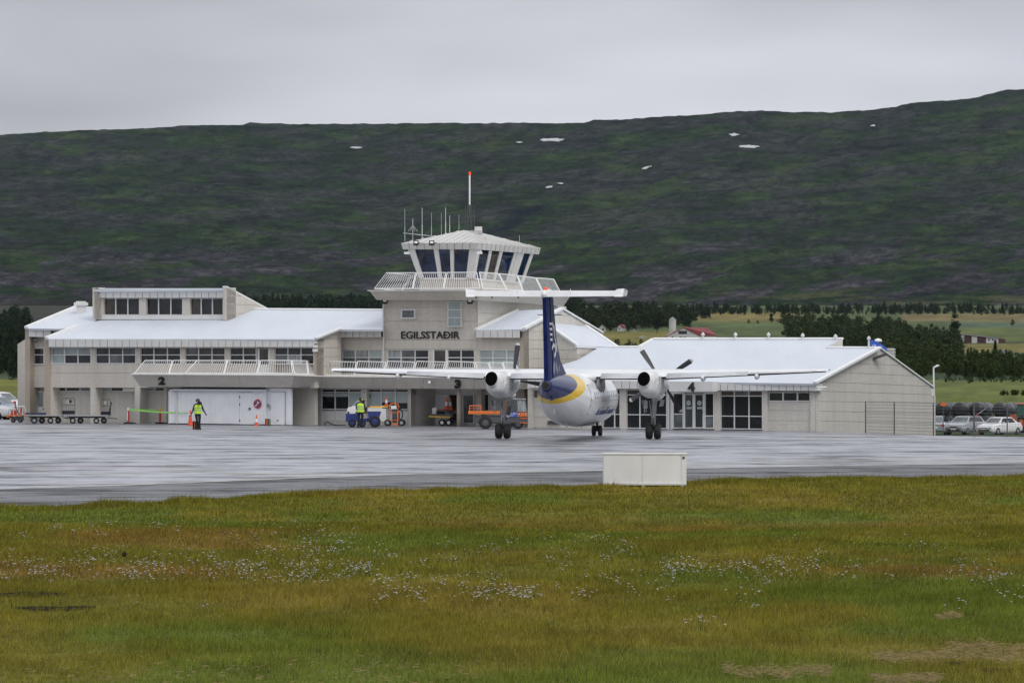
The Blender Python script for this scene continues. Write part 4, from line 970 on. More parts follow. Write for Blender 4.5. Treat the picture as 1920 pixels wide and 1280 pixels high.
for x in (1140, 1152, 1180, 1192, 1206, 1218, 1232, 1358, 1370, 1383, 1394, 1408, 1420):
    p = M.down(x, -1.3 - (x % 3) * .35, .03); s = thing('seat', ('red waiting seat behind the glass left of arrivals door 4' if x < 1260 else 'red waiting seat behind the glass right of arrivals door 4'), 'chair', p, -TH, 'red seats inside the waiting hall')
    one('seat_pad', lambda bm: (box(bm, (0, 0, .44), (.44, .42, .05))), MT['seat_red'], s); one('backrest', lambda bm: box(bm, (0, .2, .7), (.44, .04, .42)), MT['seat_red'], s)
    one('leg_frame', lambda bm: (path(bm, [(-.2, -.18, 0), (-.2, -.18, .44), (-.2, .2, .62)], .015, 4), path(bm, [(.2, -.18, 0), (.2, -.18, .44), (.2, .2, .62)], .015, 4), tube(bm, (-.2, .18, 0), (-.2, .15, .44), .015, 4), tube(bm, (.2, .18, 0), (.2, .15, .44), .015, 4)), MT['steel'], s)
# hall front
sl(T, 'pillar', rectg(989.5, 727, 998), -.5, .02, 'wall_lower')
bm = B(); slab(bm, M, rect(1001, 731, 1030, 744.5), -.4, -.2); obj('pane', bm, MT['glass_grey'], T, True)
courses(T, 'wall_panel', M, [(998, 745), (1040, 745), (1100, 735), (1125, 735), (1125, 803.6), (998, 801)], [(763, 764, 998, 1125), (782, 783, 998, 1125)], -.5, -.12, 'wall_lower')
sl(T, 'wall', rect(998, 726, 1126, 731.5), -.5, -.15, 'wall_lower'); sl(T, 'wall', rect(1030, 731, 1126, 752), -.5, -.16, 'wall_lower')
bm = B()
for y in (788.5, 791.2, 793.9): slab(bm, M, rect(1026, y, 1050, y + 1.2), -.12, -.04)
obj('vent_grille', bm, MT['steel_dark'], T, True)
sl(T, 'pillar', rectg(1125, 727, 1129), -.5, .0, 'wall_lower')
cg = 'glass_clear'
window(T, 1129, 729, 1163, 802.3, 1, (739.5, 776.5), -.12, 1.4, ['glass_brown', cg, cg], xs=[1129, 1152, 1163], sill=False)
sl(T, 'pillar', rectg(1163, 727, 1174), -.5, .02, 'wall_lower')
window(T, 1174, 729.5, 1250.5, 802.8, 3, (740, 777), -.12, 1.5, ['glass_brown', 'glass_brown', 'glass_brown', cg, cg, cg, cg, cg, cg], xs=[1174, 1199.5, 1225, 1250.5], sill=False, yb=803.6)
for x in (1251, 1257): sl(T, 'pillar', rectg(x, 729, x + 4), -.5, .0, 'fascia')
# door unit under the canopy
window(T, 1261, 736.3, 1281.5, 803, 1, (776,), -.05, 1.8, [cg, 'glass_grey'], sill=False, name='side_light')
window(T, 1320.5, 736.5, 1339, 803.6, 1, (779.5,), -.05, 1.8, [cg, 'glass_grey'], sill=False, name='side_light')
sl(T, 'door_lintel', rect(1261, 733.5, 1339, 736.5), -.4, .0, 'fascia')
dd = door(T, 1282, 738, 1320, off=-.06, leaves=2, pane=cg, fw=2.6, y1=803.4)
for x in (1291.2, 1311.5):
    bm = B(); pc = M.hit(x, 755.2, .04); n_ = 20; ring = [pc + (DM * math.cos(2 * math.pi * i / n_) + V(0, 0, 1) * math.sin(2 * math.pi * i / n_)) * .15 for i in range(n_)]
    prism(bm, [p + NM * .01 for p in ring], ring); obj('door_sticker', bm, MT['blind'], dd, True)
    bm = B(); slab(bm, M, rect(x - 4.3, 762.3, x + 5.5, 766.8), .03, .045); obj('door_sticker', bm, MT['blind'], dd, True)
sl(T, 'pillar', rectg(1339.5, 729, 1350.5), -.5, .02, 'wall_lower')
window(T, 1350.5, 732, 1430, 804, 3, (742, 779.6), -.12, 1.5, ['glass_brown', 'glass_grey', 'glass_brown', cg, cg, cg, cg, cg, cg], xs=[1350.5, 1376.5, 1404, 1430], sill=False, yb=805)
sl(T, 'pillar', rectg(1430, 731, 1439), -.5, .04, 'wall_lower')
sl(T, 'wall_core', rectg(1439, 732, 1519.5), -.9, -.5, 'wall_lower')
window(T, 1441, 734.5, 1519.5, 752.5, 3, (), -.22, 1.8, ['glass', 'glass', 'glass'], xs=[1441, 1468, 1495, 1519.5], mw=2.6)
courses(T, 'wall_panel', M, [(1439, 752.5), (1519.5, 753.2), (1519.5, 808.7), (1439, 807.2)], [(769, 769.6, 1439, 1519), (788, 788.6, 1439, 1519)], -.5, -.1, 'wall_lower')
sl(T, 'pillar', [(1519.5, 732), (1530, 732), (1530, None, -.8), (1519.5, None, -.8)], -.5, .04, 'wall_lower')
sl(T, 'pillar', rect(1529, 719.5, 1530.3, 733), -.4, .38, 'fascia')
S4 = SP(1530.2, .04)
courses(T, 'wall_panel', S4, [(1530.2, 719.8), (1649.5, 653.5), (1750, 727), (1750, 830), (1530.2, 830)],
        [(681.5, 684.5, 1600, 1690), (697.7, 704.7, 1574, 1714), (716, 723, 1548, 1720), (733, 739.5, 1530, 1750), (752, 755.5, 1530, 1750), (770.5, 775, 1530, 1750), (788.5, 793.5, 1530, 1750)], -.4, 0, 'wall_hall')
edge3(T, S4.hit(1649.5, 653.3), S4.hit(1750.5, 727), NS, .3, .08); 
bm = B(); a, b_ = S4.hit(1649.5, 654), S4.hit(1750, 727.5); prism(bm, [a, b_, b_ - NS * 19, a - NS * 19], [p - V(0, 0, .12) for p in (a, b_, b_ - NS * 19, a - NS * 19)]); obj('roof', bm, MT['roof'], T, True)
bm = B(); slab(bm, S4, rect(1746, 728, 1753, 742), -.3, .02); obj('gutter', bm, MT['fascia'], T, True)
bm = B(); a = S4.hit(1752, 742, .0); tube(bm, a, Vector((a.x, a.y, -1.5)), .06, 8); obj('drainpipe', bm, MT['fascia'], T, True)
bm = B(); a = S4.hit(1644, 668, .1); box(bm, a + NS * .2, (.8, .3, .16), Matrix.Rotation(R(-20), 3, 'Y')); obj('floodlight', bm, MT['steel_dark'], T, True)
for y, l in ((726.5, 10), (731, 5)):
    bm = B(); a = M.hit(1531.5, y, .3); tube(bm, a, a + V(.055 * l, 0, .02), .06, 8); obj('camera', bm, MT['white'], T, True)
# roof vents on the ridge
RV = Plane(RH.hit(1400, 637), Vector((0, -1, 0)))
for x, yb, y0 in ((1318, 638, 627), (1379, 638, 627), (1441, 638, 627), (1505, 638, 628.5), (1566.5, 638, 630.5), (1629, 654, 634)):
    Yv = RH.hit(x, yb - .5).y; a, b_ = CAM + ray(x, yb) * Yv, CAM + ray(x, y0) * Yv
    v = one('roof_vent', lambda bm: (tube(bm, a, b_, .06, 8), tube(bm, b_ - V(0, 0, .06), b_ + V(0, 0, .04), .12, 8, .11), tube(bm, b_ + V(0, 0, .04), b_ + V(0, 0, .13), .10, 8, .03)), MT['fascia'], T, True)
# things behind the ridge of the hall
cw = at(1648, 274, 0); q = CAM + ray(1646.5, 637) * 274
sn = thing('roof_antenna', 'white domed antenna on a thin pole behind the right ridge', 'antenna', q - V(0, 0, 1.6))
one('dome', lambda bm: lathe(bm, q - V(0, 0, .1), [(.22, -.02), (.24, .05), (.18, .14), (.03, .19)], 14), MT['white'], sn, True, True); one('pole', lambda bm: tube(bm, q - V(0, 0, 1.6), q, .03, 6), MT['steel'], sn, True)
sg = thing('blue_sign', 'blue curved sign board peeking over the right ridge', 'sign', CAM + ray(1645, 660) * 272)
bm = B(); P = [(1632, 637), (1640, 638.5), (1648, 642), (1656, 647), (1662, 652), (1664, 658), (1632, 658)]; fr = [CAM + ray(*p) * 272 for p in P]; prism(bm, fr, [p + V(0, .1, 0) for p in fr]); obj('board', bm, MT['blue_sign'], sg, True)
bm = B()
for x0, y0, x1, y1 in ((1636, 646.5, 1637, 651), (1638.5, 645, 1639.5, 651), (1641, 646, 1642.4, 651)): 
    fr = [CAM + ray(*p) * 271.95 for p in rect(x0, y0, x1, y1)]; prism(bm, fr, [p + V(0, .04, 0) for p in fr])
obj('lettering', bm, MT['white'], sg, True)
stk = thing('louvered_stack', 'pile of pale louvered roof cowls behind the right gable', 'roof cowl', CAM + ray(1668, 675) * 276)
for i in range(8):
    bm = B(); y = 654.5 + i * 2.7; a = CAM + ray(1668, y) * 276; lathe(bm, a, [(.28, -.03), (.36, 0), (.36, .03), (.24, .05)], 14); obj('louver', bm, MT['white_dirty'], stk, True)
bm = B(); tube(bm, CAM + ray(1668, 654) * 276, CAM + ray(1668, 690) * 276, .2, 10); obj('core', bm, MT['steel_dark'], stk, True)
# back closure so the building is a solid volume from other sides
bmw = B(); a, b_ = M.down(60, -13, 0), M.down(720, -13, 0)
prism(bmw, [a, b_, b_ + V(0, 0, 5.3), a + V(0, 0, 5.3)], [p - NM * .3 for p in (a, b_, b_ + V(0, 0, 5.3), a + V(0, 0, 5.3))]); obj('back_wall', bmw, MT['wall'], T, True)
a, b_ = RA.hit(142, 578), RA.hit(718, 582); bm = B(); dn = -NM * 6 - V(0, 0, 1.5); prism(bm, [a, b_, b_ + dn, a + dn], [p - V(0, 0, .12) for p in (a, b_, b_ + dn, a + dn)]); obj('roof', bm, MT['roof'], T, True)

# ---- white shed under the balcony -------------------------------------------
W = thing('white_shed', 'white boarded lean-to shed with lidded roof and no-stopping disc under balcony 2', 'shed', M.down(408, 0, 0))
d3 = 1.45
sl(W, 'wall', [(316, 733.5), (319, 733.5), (319, None, .06), (316, None, .06)], -.8, d3, 'shed')
n_b = 29
for i in range(n_b):
    a, b_ = 318.3 + i * (448.5 - 318.3) / n_b, 318.3 + (i + 1) * (448.5 - 318.3) / n_b; sl(W, 'board', [(a + .12, 733.5), (b_ - .12, 733.5), (b_ - .12, None, .07), (a + .12, None, .07)], d3 - .06, d3 + random.uniform(-.003, .003), 'shed')
sl(W, 'wall', [(318.3, 733), (498, 733.5), (498, None, .07), (318.3, None, .07)], d3 - .3, d3 - .05, 'shed')
dw = sl(W, 'door', [(448.9, 736), (472.3, 736), (472.3, None, .05), (448.9, None, .05)], d3 - .06, d3 + .02, 'shed')
for i in range(5):
    a = 449.3 + i * 4.6; bm = B(); slab(bm, M, [(a, 736.5), (a + 4.3, 736.5), (a + 4.3, None, .08), (a, None, .08)], d3 + .02, d3 + .035); obj('board', bm, MT['shed'], dw, True)
bm = B(); slab(bm, M, rect(466, 763.8, 469, 768), d3 + .035, d3 + .09); obj('handle', bm, MT['steel_dark'], dw, True)
bm = B()
for y in (742, 756, 786): slab(bm, M, rect(448.6, y, 449.9, y + 4), d3 + .02, d3 + .06)
obj('hinge', bm, MT['black'], dw, True)
for i in range(5):
    a = 472.6 + i * 5.1; sl(W, 'board', [(a + .1, 733.5), (a + 5, 733.5), (a + 5, None, .07), (a + .1, None, .07)], d3 - .06, d3 + random.uniform(-.003, .003), 'shed')
MT['soil'] = mat('dark_gap', (.02, .02, .02), .9); sl(W, 'plinth', [(317, None, .08), (497, None, .08), (497, None, -.1), (317, None, -.1)], d3 - .2, d3 - .03, 'soil')
rp = Plane(M.hit(400, 731, d3 + .25), Vector((0, 0, 1)) * math.cos(R(6)) + NM * math.sin(R(6)))
bm = B(); a, b_ = M.hit(317.5, 730, d3 + .25), M.hit(498, 730.8, d3 + .25); up = -NM * 1.9 + V(0, 0, .2); prism(bm, [a, b_, b_ + up, a + up], [p - V(0, 0, .06) for p in (a, b_, b_ + up, a + up)]); obj('roof', bm, MT['roof'], W, True)
bm = B(); slab(bm, M, [(317.5, 730.3), (498, 731.3), (498, 734), (317.5, 733)], d3 + .02, d3 + .2); obj('gutter', bm, MT['fascia'], W, True)
bm = B(); tube(bm, M.hit(325, 732, d3 + .15), M.hit(328, 737, d3 + .1), .05, 8); tube(bm, M.hit(328, 737, d3 + .1), M.hit(331, 740, d3 + .06), .05, 8); tube(bm, M.hit(331, 740, d3 + .06), M.down(331, d3 + .06, .05), .05, 8); obj('drainpipe', bm, MT['fascia'], W, True)
pc = M.hit(483, 757, d3 + .03); Zu = V(0, 0, 1)
def disc(bm, c, r, th, n=28): ring = [c + (-DM * math.cos(2 * math.pi * i / n) + Zu * math.sin(2 * math.pi * i / n)) * r for i in range(n)]; prism(bm, [p + NM * th for p in ring], ring)
sgn = one('sign_disc', lambda bm: disc(bm, pc, .285, .02), MT['red'], W, True)
one('sign_face', lambda bm: disc(bm, pc + NM * .02, .225, .006), MT['blue'], sgn, True)
def barb(bm, c, ang, l, w, th): 
    u = -DM * math.cos(ang) + Zu * math.sin(ang); v = -DM * -math.sin(ang) + Zu * math.cos(ang); q = [c - u * l - v * w, c + u * l - v * w, c + u * l + v * w, c - u * l + v * w]; prism(bm, [p + NM * th for p in q], q)
one('sign_plane', lambda bm: (barb(bm, pc + NM * .026, R(40), .19, .028, .004), barb(bm, pc + NM * .0265 + (-DM * .03 + Zu * .03), R(105), .15, .022, .004), barb(bm, pc + NM * .0262 + (DM * .10 - Zu * .10), R(105), .07, .016, .004)), MT['refl'], sgn, True)
one('sign_bar', lambda bm: barb(bm, pc + NM * .032, R(-45), .23, .026, .004), MT['red'], sgn, True)
X_ = thing('white_annex', 'plain pale blue-white box annex with one flush door, right of the boarded shed', 'shed', M.down(522, 0, 0))
sl(X_, 'wall', [(498.2, 727), (545, 728), (545, None, .05), (498.2, None, .05)], 1.0, 1.2, 'shed')
dx = sl(X_, 'door', [(508, 735.3), (534, 735.3), (534, None, .04), (508, None, .04)], 1.2, 1.24, 'shed')
bm = B(); slab(bm, M, rect(508.5, 734.4, 535, 735.4), 1.2, 1.28); slab(bm, M, [(534.2, 735), (535, 735), (535, None, .05), (534.2, None, .05)], 1.2, 1.26); obj('door_frame', bm, MT['steel'], X_, True)
bm = B(); slab(bm, M, rect(500.5, 757, 503.5, 764), 1.2, 1.28); slab(bm, M, rect(505.6, 760, 506.3, 768), 1.2, 1.26); obj('handle', bm, MT['steel'], dx, True)
bm = B(); slab(bm, M, rect(519.3, 786.5, 521.3, 789), 1.24, 1.27); obj('lock', bm, MT['black'], dx, True)
# ------------------------------------------------------------------ the aircraft (nose away from the camera)
HD = R(8.2); APX = Vector((3.42, 236.5, 0))
A = thing('turboprop_airliner', 'white twin turboprop airliner with dark blue tail and yellow band, seen from behind', 'airliner', APX, -HD)
def mat_livery(name, white=(.82, .83, .84)):
    m = bpy.data.materials.new(name); t, b = nt(m); N = t.nodes; L = t.links
    b.inputs['Roughness'].default_value = 0.2; b.inputs['Specular IOR Level'].default_value = .45
    tcn = N.new('ShaderNodeTexCoord'); s = N.new('ShaderNodeSeparateXYZ'); L.new(tcn.outputs['Object'], s.inputs[0])
    def math_(op, a, c=None, d=None):
        n = N.new('ShaderNodeMath'); n.operation = op
        for i, x in enumerate((a, c, d)):
            if x is None: continue
            if isinstance(x, (int, float)): n.inputs[i].default_value = x
            else: L.new(x, n.inputs[i])
        return n.outputs[0]
    dz = math_('MAXIMUM', math_('SUBTRACT', 3.35, s.outputs[2]), 0.0)
    yb = math_('SUBTRACT', -4.55, math_('MULTIPLY', math_('MULTIPLY', dz, dz), 2.75))      # front rim of the yellow band
    d = math_('SUBTRACT', yb, s.outputs[1])                                               # > 0 behind the rim
    isy = math_('GREATER_THAN', d, 0.0); wdt = math_('ADD', 2.1, math_('MULTIPLY', dz, .35)); isb = math_('GREATER_THAN', d, wdt)
    mottle = N.new('ShaderNodeTexNoise'); mottle.inputs['Scale'].default_value = 1.2; mottle.inputs['Detail'].default_value = 7
    mpn = N.new('ShaderNodeMapping'); mpn.inputs['Scale'].default_value = (1, .25, 1); L.new(tcn.outputs['Object'], mpn.inputs[0]); L.new(mpn.outputs[0], mottle.inputs[0])
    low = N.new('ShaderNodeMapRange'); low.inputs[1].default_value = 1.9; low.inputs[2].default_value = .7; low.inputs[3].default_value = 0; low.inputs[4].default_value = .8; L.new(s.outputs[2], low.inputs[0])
    gm = math_('MULTIPLY', low.outputs[0], mottle.outputs[0])  # mottled grey, stronger towards the belly
    def mixc(f, a, c):
        n = N.new('ShaderNodeMix'); n.data_type = 'RGBA'
        L.new(f, n.inputs[0])
        for i, x in ((6, a), (7, c)):
            if isinstance(x, tuple): n.inputs[i].default_value = (*x, 1)
            else: L.new(x, n.inputs[i])
        return n.outputs[2]
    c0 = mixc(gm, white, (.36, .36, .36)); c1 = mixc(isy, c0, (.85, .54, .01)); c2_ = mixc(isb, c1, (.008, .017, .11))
    L.new(c2_, b.inputs['Base Color']); return m
MT['livery'] = mat_livery('livery')
MT['plane_white'] = mat('aircraft_white', (.80, .81, .82), .3, var=.05, scale=1.5, coat=.4)
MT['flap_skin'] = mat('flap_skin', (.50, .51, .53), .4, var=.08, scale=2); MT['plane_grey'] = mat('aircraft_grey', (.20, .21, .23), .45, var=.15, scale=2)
MT['nacelle'] = mat('nacelle_white', (.72, .72, .72), .36, var=.22, scale=1.6, detail=7, coat=.3)
MT['fin_blue'] = mat('fin_blue', (.008, .016, .10), .45, var=.25, scale=1.5, spec=.15)
MT['void'] = mat('void_black', (.004, .004, .004), 1.0, spec=0.0); MT['soot'] = mat('sooty_metal', (.05, .045, .04), .6, .3, var=.5, scale=6)
def loft(bm, secs, seg=48, cap=True, power=2.0):
    """secs: (y, zc, rx, rz)"""
    rings = []
    for y, zc, rx, rz in secs:
        ring = []
        for i in range(seg):
            t = 2 * math.pi * i / seg; c, s = math.cos(t), math.sin(t)
            e_ = 2 / power; x = math.copysign(abs(c) ** e_, c) * rx; z = math.copysign(abs(s) ** e_, s) * rz
            ring.append(bm.verts.new((x, y, zc + z)))
        rings.append(ring)
    for a, b_ in zip(rings[:-1], rings[1:]):
        for i in range(seg): j = (i + 1) % seg; bm.faces.new((a[i], a[j], b_[j], b_[i]))
    if cap: bm.faces.new(rings[0]); bm.faces.new(list(reversed(rings[-1])))
    return rings
ctrl = [(-12.25, 2.86, .20, .24), (-11.9, 2.84, .30, .33), (-11.3, 2.78, .44, .46), (-10.3, 2.66, .64, .66), (-9, 2.50, .86, .87), (-7.6, 2.33, 1.07, 1.05), (-6.2, 2.18, 1.23, 1.20), (-4.8, 2.09, 1.32, 1.30),
        (-3.2, 2.05, 1.345, 1.345), (0, 2.05, 1.345, 1.345), (3, 2.05, 1.345, 1.345), (6, 2.05, 1.345, 1.345), (7.2, 2.0, 1.25, 1.27), (8.2, 1.92, 1.05, 1.08), (9.0, 1.82, .75, .78), (9.6, 1.75, .42, .45), (9.9, 1.72, .12, .14)]
ca = np.array(ctrl)
ysn = np.unique(np.concatenate([np.linspace(-12.25, 9.9, 60), ca[:, 0]]))
def smoothcol(k):
    # monotone-ish smoothing of the control curve
    f = np.interp(np.linspace(-12.25, 9.9, 400), ca[:, 0], ca[:, k]); kern = np.ones(15) / 15; fp = np.pad(f, 7, 'edge'); f2 = np.convolve(fp, kern, 'valid'); f2[0], f2[-1] = f[0], f[-1]
    return np.interp(ysn, np.linspace(-12.25, 9.9, 400), f2)
one('fuselage', lambda bm: loft(bm, list(zip(ysn, smoothcol(1), smoothcol(2), smoothcol(3)))), MT['livery'], A, smooth=True)
fus = [o for o in A.children if o.name.startswith('fuselage')][0]
def fus_r(y): return float(np.interp(y, ca[:, 0], ca[:, 1])), float(np.interp(y, ca[:, 0], ca[:, 2])), float(np.interp(y, ca[:, 0], ca[:, 3]))
# tail exhaust
one('tail_exhaust', lambda bm: (lathe(bm, (0, -12.3, 2.86), [(.12, 0.0), (.16, -.03), (.20, -.02), (.21, .08)], 18, 'y')), MT['soot'], A)
one('exhaust_hole', lambda bm: lathe(bm, (0, -12.33, 2.86), [(.115, 0), (.10, -.01)], 16, 'y'), MT['black'], A)
def airfoil(chord, thick, inc, n=12):
    """x forward positive from the trailing edge; returns loop (f, z) with f=0 at TE"""
    up, lo = [], []
    for i in range(n + 1):
        x = .5 * (1 - math.cos(math.pi * i / n)); yt = thick / .2 * (.2969 * math.sqrt(x) - .126 * x - .3516 * x * x + .2843 * x ** 3 - .1015 * x ** 4)
        cam_ = .020 * (1 - ((x - .4) / .6) ** 2) if x > .4 else .020 * (1 - ((x - .4) / .4) ** 2)
        up.append((x, cam_ + yt)); lo.append((x, cam_ - yt))
    pts = list(reversed(up)) + lo[1:-1]
    ci, si = math.cos(inc), math.sin(inc); out = []
    for x, z in pts:
        X, Z = (1 - x) * chord, z * chord; out.append((X * ci, Z + X * math.sin(inc)))
    return out
def wing_loft(bm, secs):
    """secs: (x, yTE, zTE, chord, thick, inc)"""
    rings = []
    for x, yte, zte, ch, th, inc in secs:
        rings.append([bm.verts.new((x, yte + f, zte + z)) for f, z in airfoil(ch, th, inc)])
    n = len(rings[0])
    for a, b_ in zip(rings[:-1], rings[1:]):
        for i in range(n): j = (i + 1) % n; bm.faces.new((a[i], a[j], b_[j], b_[i]))
    bm.faces.new(rings[0]); bm.faces.new(list(reversed(rings[-1])))
WZ = 3.22
def wsec(x):
    ax = abs(x)
    if ax <= 4.6: return (x, -1.15, WZ, 3.0, .145, R(3.2))
    t = (ax - 4.6) / (12.95 - 4.6); return (x, -1.15 + .95 * t, WZ + .30 * t, 3.0 - 1.75 * t, .145 - .035 * t, R(3.2 - 1.2 * t))
one('wing', lambda bm: wing_loft(bm, [wsec(x) for x in (-12.95, -13.0, -11, -9, -7, -4.6, -3.93, -1.3, 0, 1.3, 3.93, 4.6, 7, 9, 11, 13.0, 12.95)]), MT['plane_white'], A, smooth=True)
wing = [o for o in A.children if o.name == 'wing'][0]
for mod in (wing,):
    try:
        mod.data.set_sharp_from_angle(angle=R(50))
    except Exception: pass
# flaps and ailerons: separate surfaces trailing the wing, their shade greyed into the skin
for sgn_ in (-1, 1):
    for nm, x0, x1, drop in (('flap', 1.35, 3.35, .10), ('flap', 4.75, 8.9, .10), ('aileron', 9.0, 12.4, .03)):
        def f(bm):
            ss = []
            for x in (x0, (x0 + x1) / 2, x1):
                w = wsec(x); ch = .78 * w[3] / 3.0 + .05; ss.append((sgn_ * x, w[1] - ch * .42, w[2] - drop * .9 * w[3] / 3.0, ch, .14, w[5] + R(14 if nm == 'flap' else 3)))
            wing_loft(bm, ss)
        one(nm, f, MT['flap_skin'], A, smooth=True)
    one('wing_under_shade', lambda bm: wing_loft(bm, [(sgn_ * x, wsec(x)[1] - .02, wsec(x)[2] - .15 * wsec(x)[3] / 3, 1.0 * wsec(x)[3] / 3, .16, R(5)) for x in (1.3, 4.6, 9, 12.85)]), MT['plane_grey'], A, smooth=True)  # added dark strip standing for the shade beneath the wing
    for x in (6.6, 9.35):
        w = wsec(x)
        one('flap_fairing', lambda bm: loft(bm, [(y + w[1], w[2] - .12 + dz, .125 * k, .17 * k) for y, k, dz in ((-.42, .15, -.02), (-.3, .7, -.02), (-.05, 1, -.03), (.4, .95, -.02), (.9, .6, .02), (1.2, .15, .06))], 16), MT['nacelle'], A, smooth=True).location.x = sgn_ * x
    one('static_wick', lambda bm: [tube(bm, (sgn_ * x, wsec(x)[1] - .3, wsec(x)[2]), (sgn_ * x, wsec(x)[1] - .55, wsec(x)[2] - .03), .008, 3) for x in (9.5, 10.5, 11.5, 12.3)], MT['black'], A)
one('wing_fairing', lambda bm: loft(bm, [(-2.6, 3.15, .5, .14), (-1.6, 3.15, 1.0, .26), (-.6, 3.14, 1.2, .38), (.8, 3.15, 1.24, .42), (2.0, 3.15, 1.18, .36), (3.2, 3.1, .7, .2)], 32, power=2.6), MT['plane_white'], A, smooth=True)
one('wheel_fairing_strake', lambda bm: loft(bm, [(-1.8, 2.75, .02, .05), (-1.0, 2.78, .16, .42), (.4, 2.8, .17, .45), (1.3, 2.75, .02, .06)], 14), MT['plane_grey'], A, smooth=True).location.x = 1.22
# nacelles with gear bays
def nacelle(sx):
    n = one('nacelle', lambda bm: loft(bm, [(-3.32, 2.98, .32, .38), (-3.2, 2.95, .40, .49), (-2.9, 2.90, .46, .58), (-2.3, 2.86, .49, .64), (-1.4, 2.81, .51, .69), (0, 2.80, .53, .70), (1.6, 2.84, .54, .67), (2.6, 2.92, .54, .60), (3.3, 2.98, .40, .44), (3.55, 3.0, .30, .32)], 32, power=2.5), MT['nacelle'], A, smooth=True)
    n.location.x = sx
    def ex(bm):
        a = Matrix.Rotation(R(-26), 3, 'X'); rings = []
        for r, h in ((.42, .9), (.42, -.02), (.375, -.02), (.35, .5)):
            rings.append([bm.verts.new(a @ Vector((r * .80 * math.cos(t), h, r * math.sin(t)))) for t in [2 * math.pi * i / 24 for i in range(24)]])
        for p, q in zip(rings[:-1], rings[1:]):
            for i in range(24): j = (i + 1) % 24; bm.faces.new((p[i], p[j], q[j], q[i]))
        bm.faces.new(list(reversed(rings[-1])))
    exo = one('exhaust_pipe', ex, [MT['nacelle']], n, smooth=False); exo.location = (-.10, -3.42, 3.12)
    def ho(bm):
        a = Matrix.Rotation(R(-26), 3, 'X'); r = .40
        bm.faces.new([bm.verts.new(a @ Vector((r * .80 * math.cos(t), -.028, r * math.sin(t)))) for t in [2 * math.pi * i / 24 for i in range(24)]])
    h = one('exhaust_hole', ho, MT['void'], n); h.location = (-.10, -3.44, 3.12)
    one('heat_panel', lambda bm: box(bm, (.515, -.6, 2.95), (.05, 1.9, .62)), mat('scorched_panel', (.52, .52, .52), .5, var=.55, scale=3, detail=8, col2=None), n)
    one('oil_cooler', lambda bm: loft(bm, [(1.2, 2.15, .05, .05), (1.5, 2.12, .3, .18), (2.9, 2.25, .28, .2), (3.0, 2.3, .05, .05)], 12), MT['nacelle'], n, smooth=True)
    # gear doors
    for s in (-1, 1): one('gear_door', lambda bm: box(bm, (s * .46, -.1, 1.86), (.03, 1.7, .34), Matrix.Rotation(s * R(14), 3, 'Y')), MT['plane_grey'], n)
    # landing gear
    g = bpy.data.objects.new('main_gear', None); C.objects.link(g); g.parent = A; g.location = (sx, 0, 0)
    one('strut', lambda bm: (tube(bm, (0, .05, .42), (0, .12, 2.2), .115, 12), tube(bm, (0, 0, .42), (0, .03, 1.0), .06, 12), tube(bm, (-.30, 0, .395), (.30, 0, .395), .055, 10)), MT['steel'], g)
    one('drag_brace', lambda bm: (tube(bm, (.05, -.05, .6), (.26, -.95, 2.1), .05, 8), tube(bm, (-.1, -.05, 1.2), (-.15, -.5, 2.0), .03, 6), tube(bm, (.02, .1, .5), (.02, -.25, 1.0), .03, 6)), MT['steel'], g)
    one('torque_link', lambda bm: (tube(bm, (0, -.02, .5), (0, -.35, .8), .035, 6), tube(bm, (0, -.35, .8), (0, .05, 1.15), .035, 6)), MT['steel_dark'], g)
    one('gear_bay', lambda bm: (box(bm, (-.38, -.2, 1.78), (.14, .8, .4)), tube(bm, (-.42, -.7, 1.95), (-.4, -.5, 1.35), .025, 6), tube(bm, (-.3, -.6, 1.95), (-.32, -.5, 1.4), .025, 6)), MT['steel'], g)
    for s in (-1, 1):
        w = one('wheel', lambda bm: lathe(bm, (s * .215, 0, .395), [(.20, -.15), (.34, -.165), (.385, -.10), (.395, 0), (.385, .10), (.34, .165), (.20, .15)], 28, 'x'), MT['rubber'], g, smooth=True)
        one('hub', lambda bm: lathe(bm, (s * .215, 0, .395), [(.12, -.16), (.19, -.15), (.19, .15), (.12, .16)], 16, 'x'), MT['steel_dark'], w)
        one('fender', lambda bm: [box(bm, (s * .215, -.41 * math.cos(t), .395 + .41 * math.sin(t)), (.26, .02, .11), Matrix.Rotation(-t, 3, 'X') @ Matrix.Rotation(0, 3, 'X')) for t in [R(55 + 11 * i) for i in range(5)]], MT['plane_grey'], w) if False else None
for sx in (-3.93, 3.93): nacelle(sx)
MT['blade'] = mat('prop_blade', (.05, .05, .055), .45); MT['blade_tip'] = mat('prop_tip', (.62, .62, .62), .45)
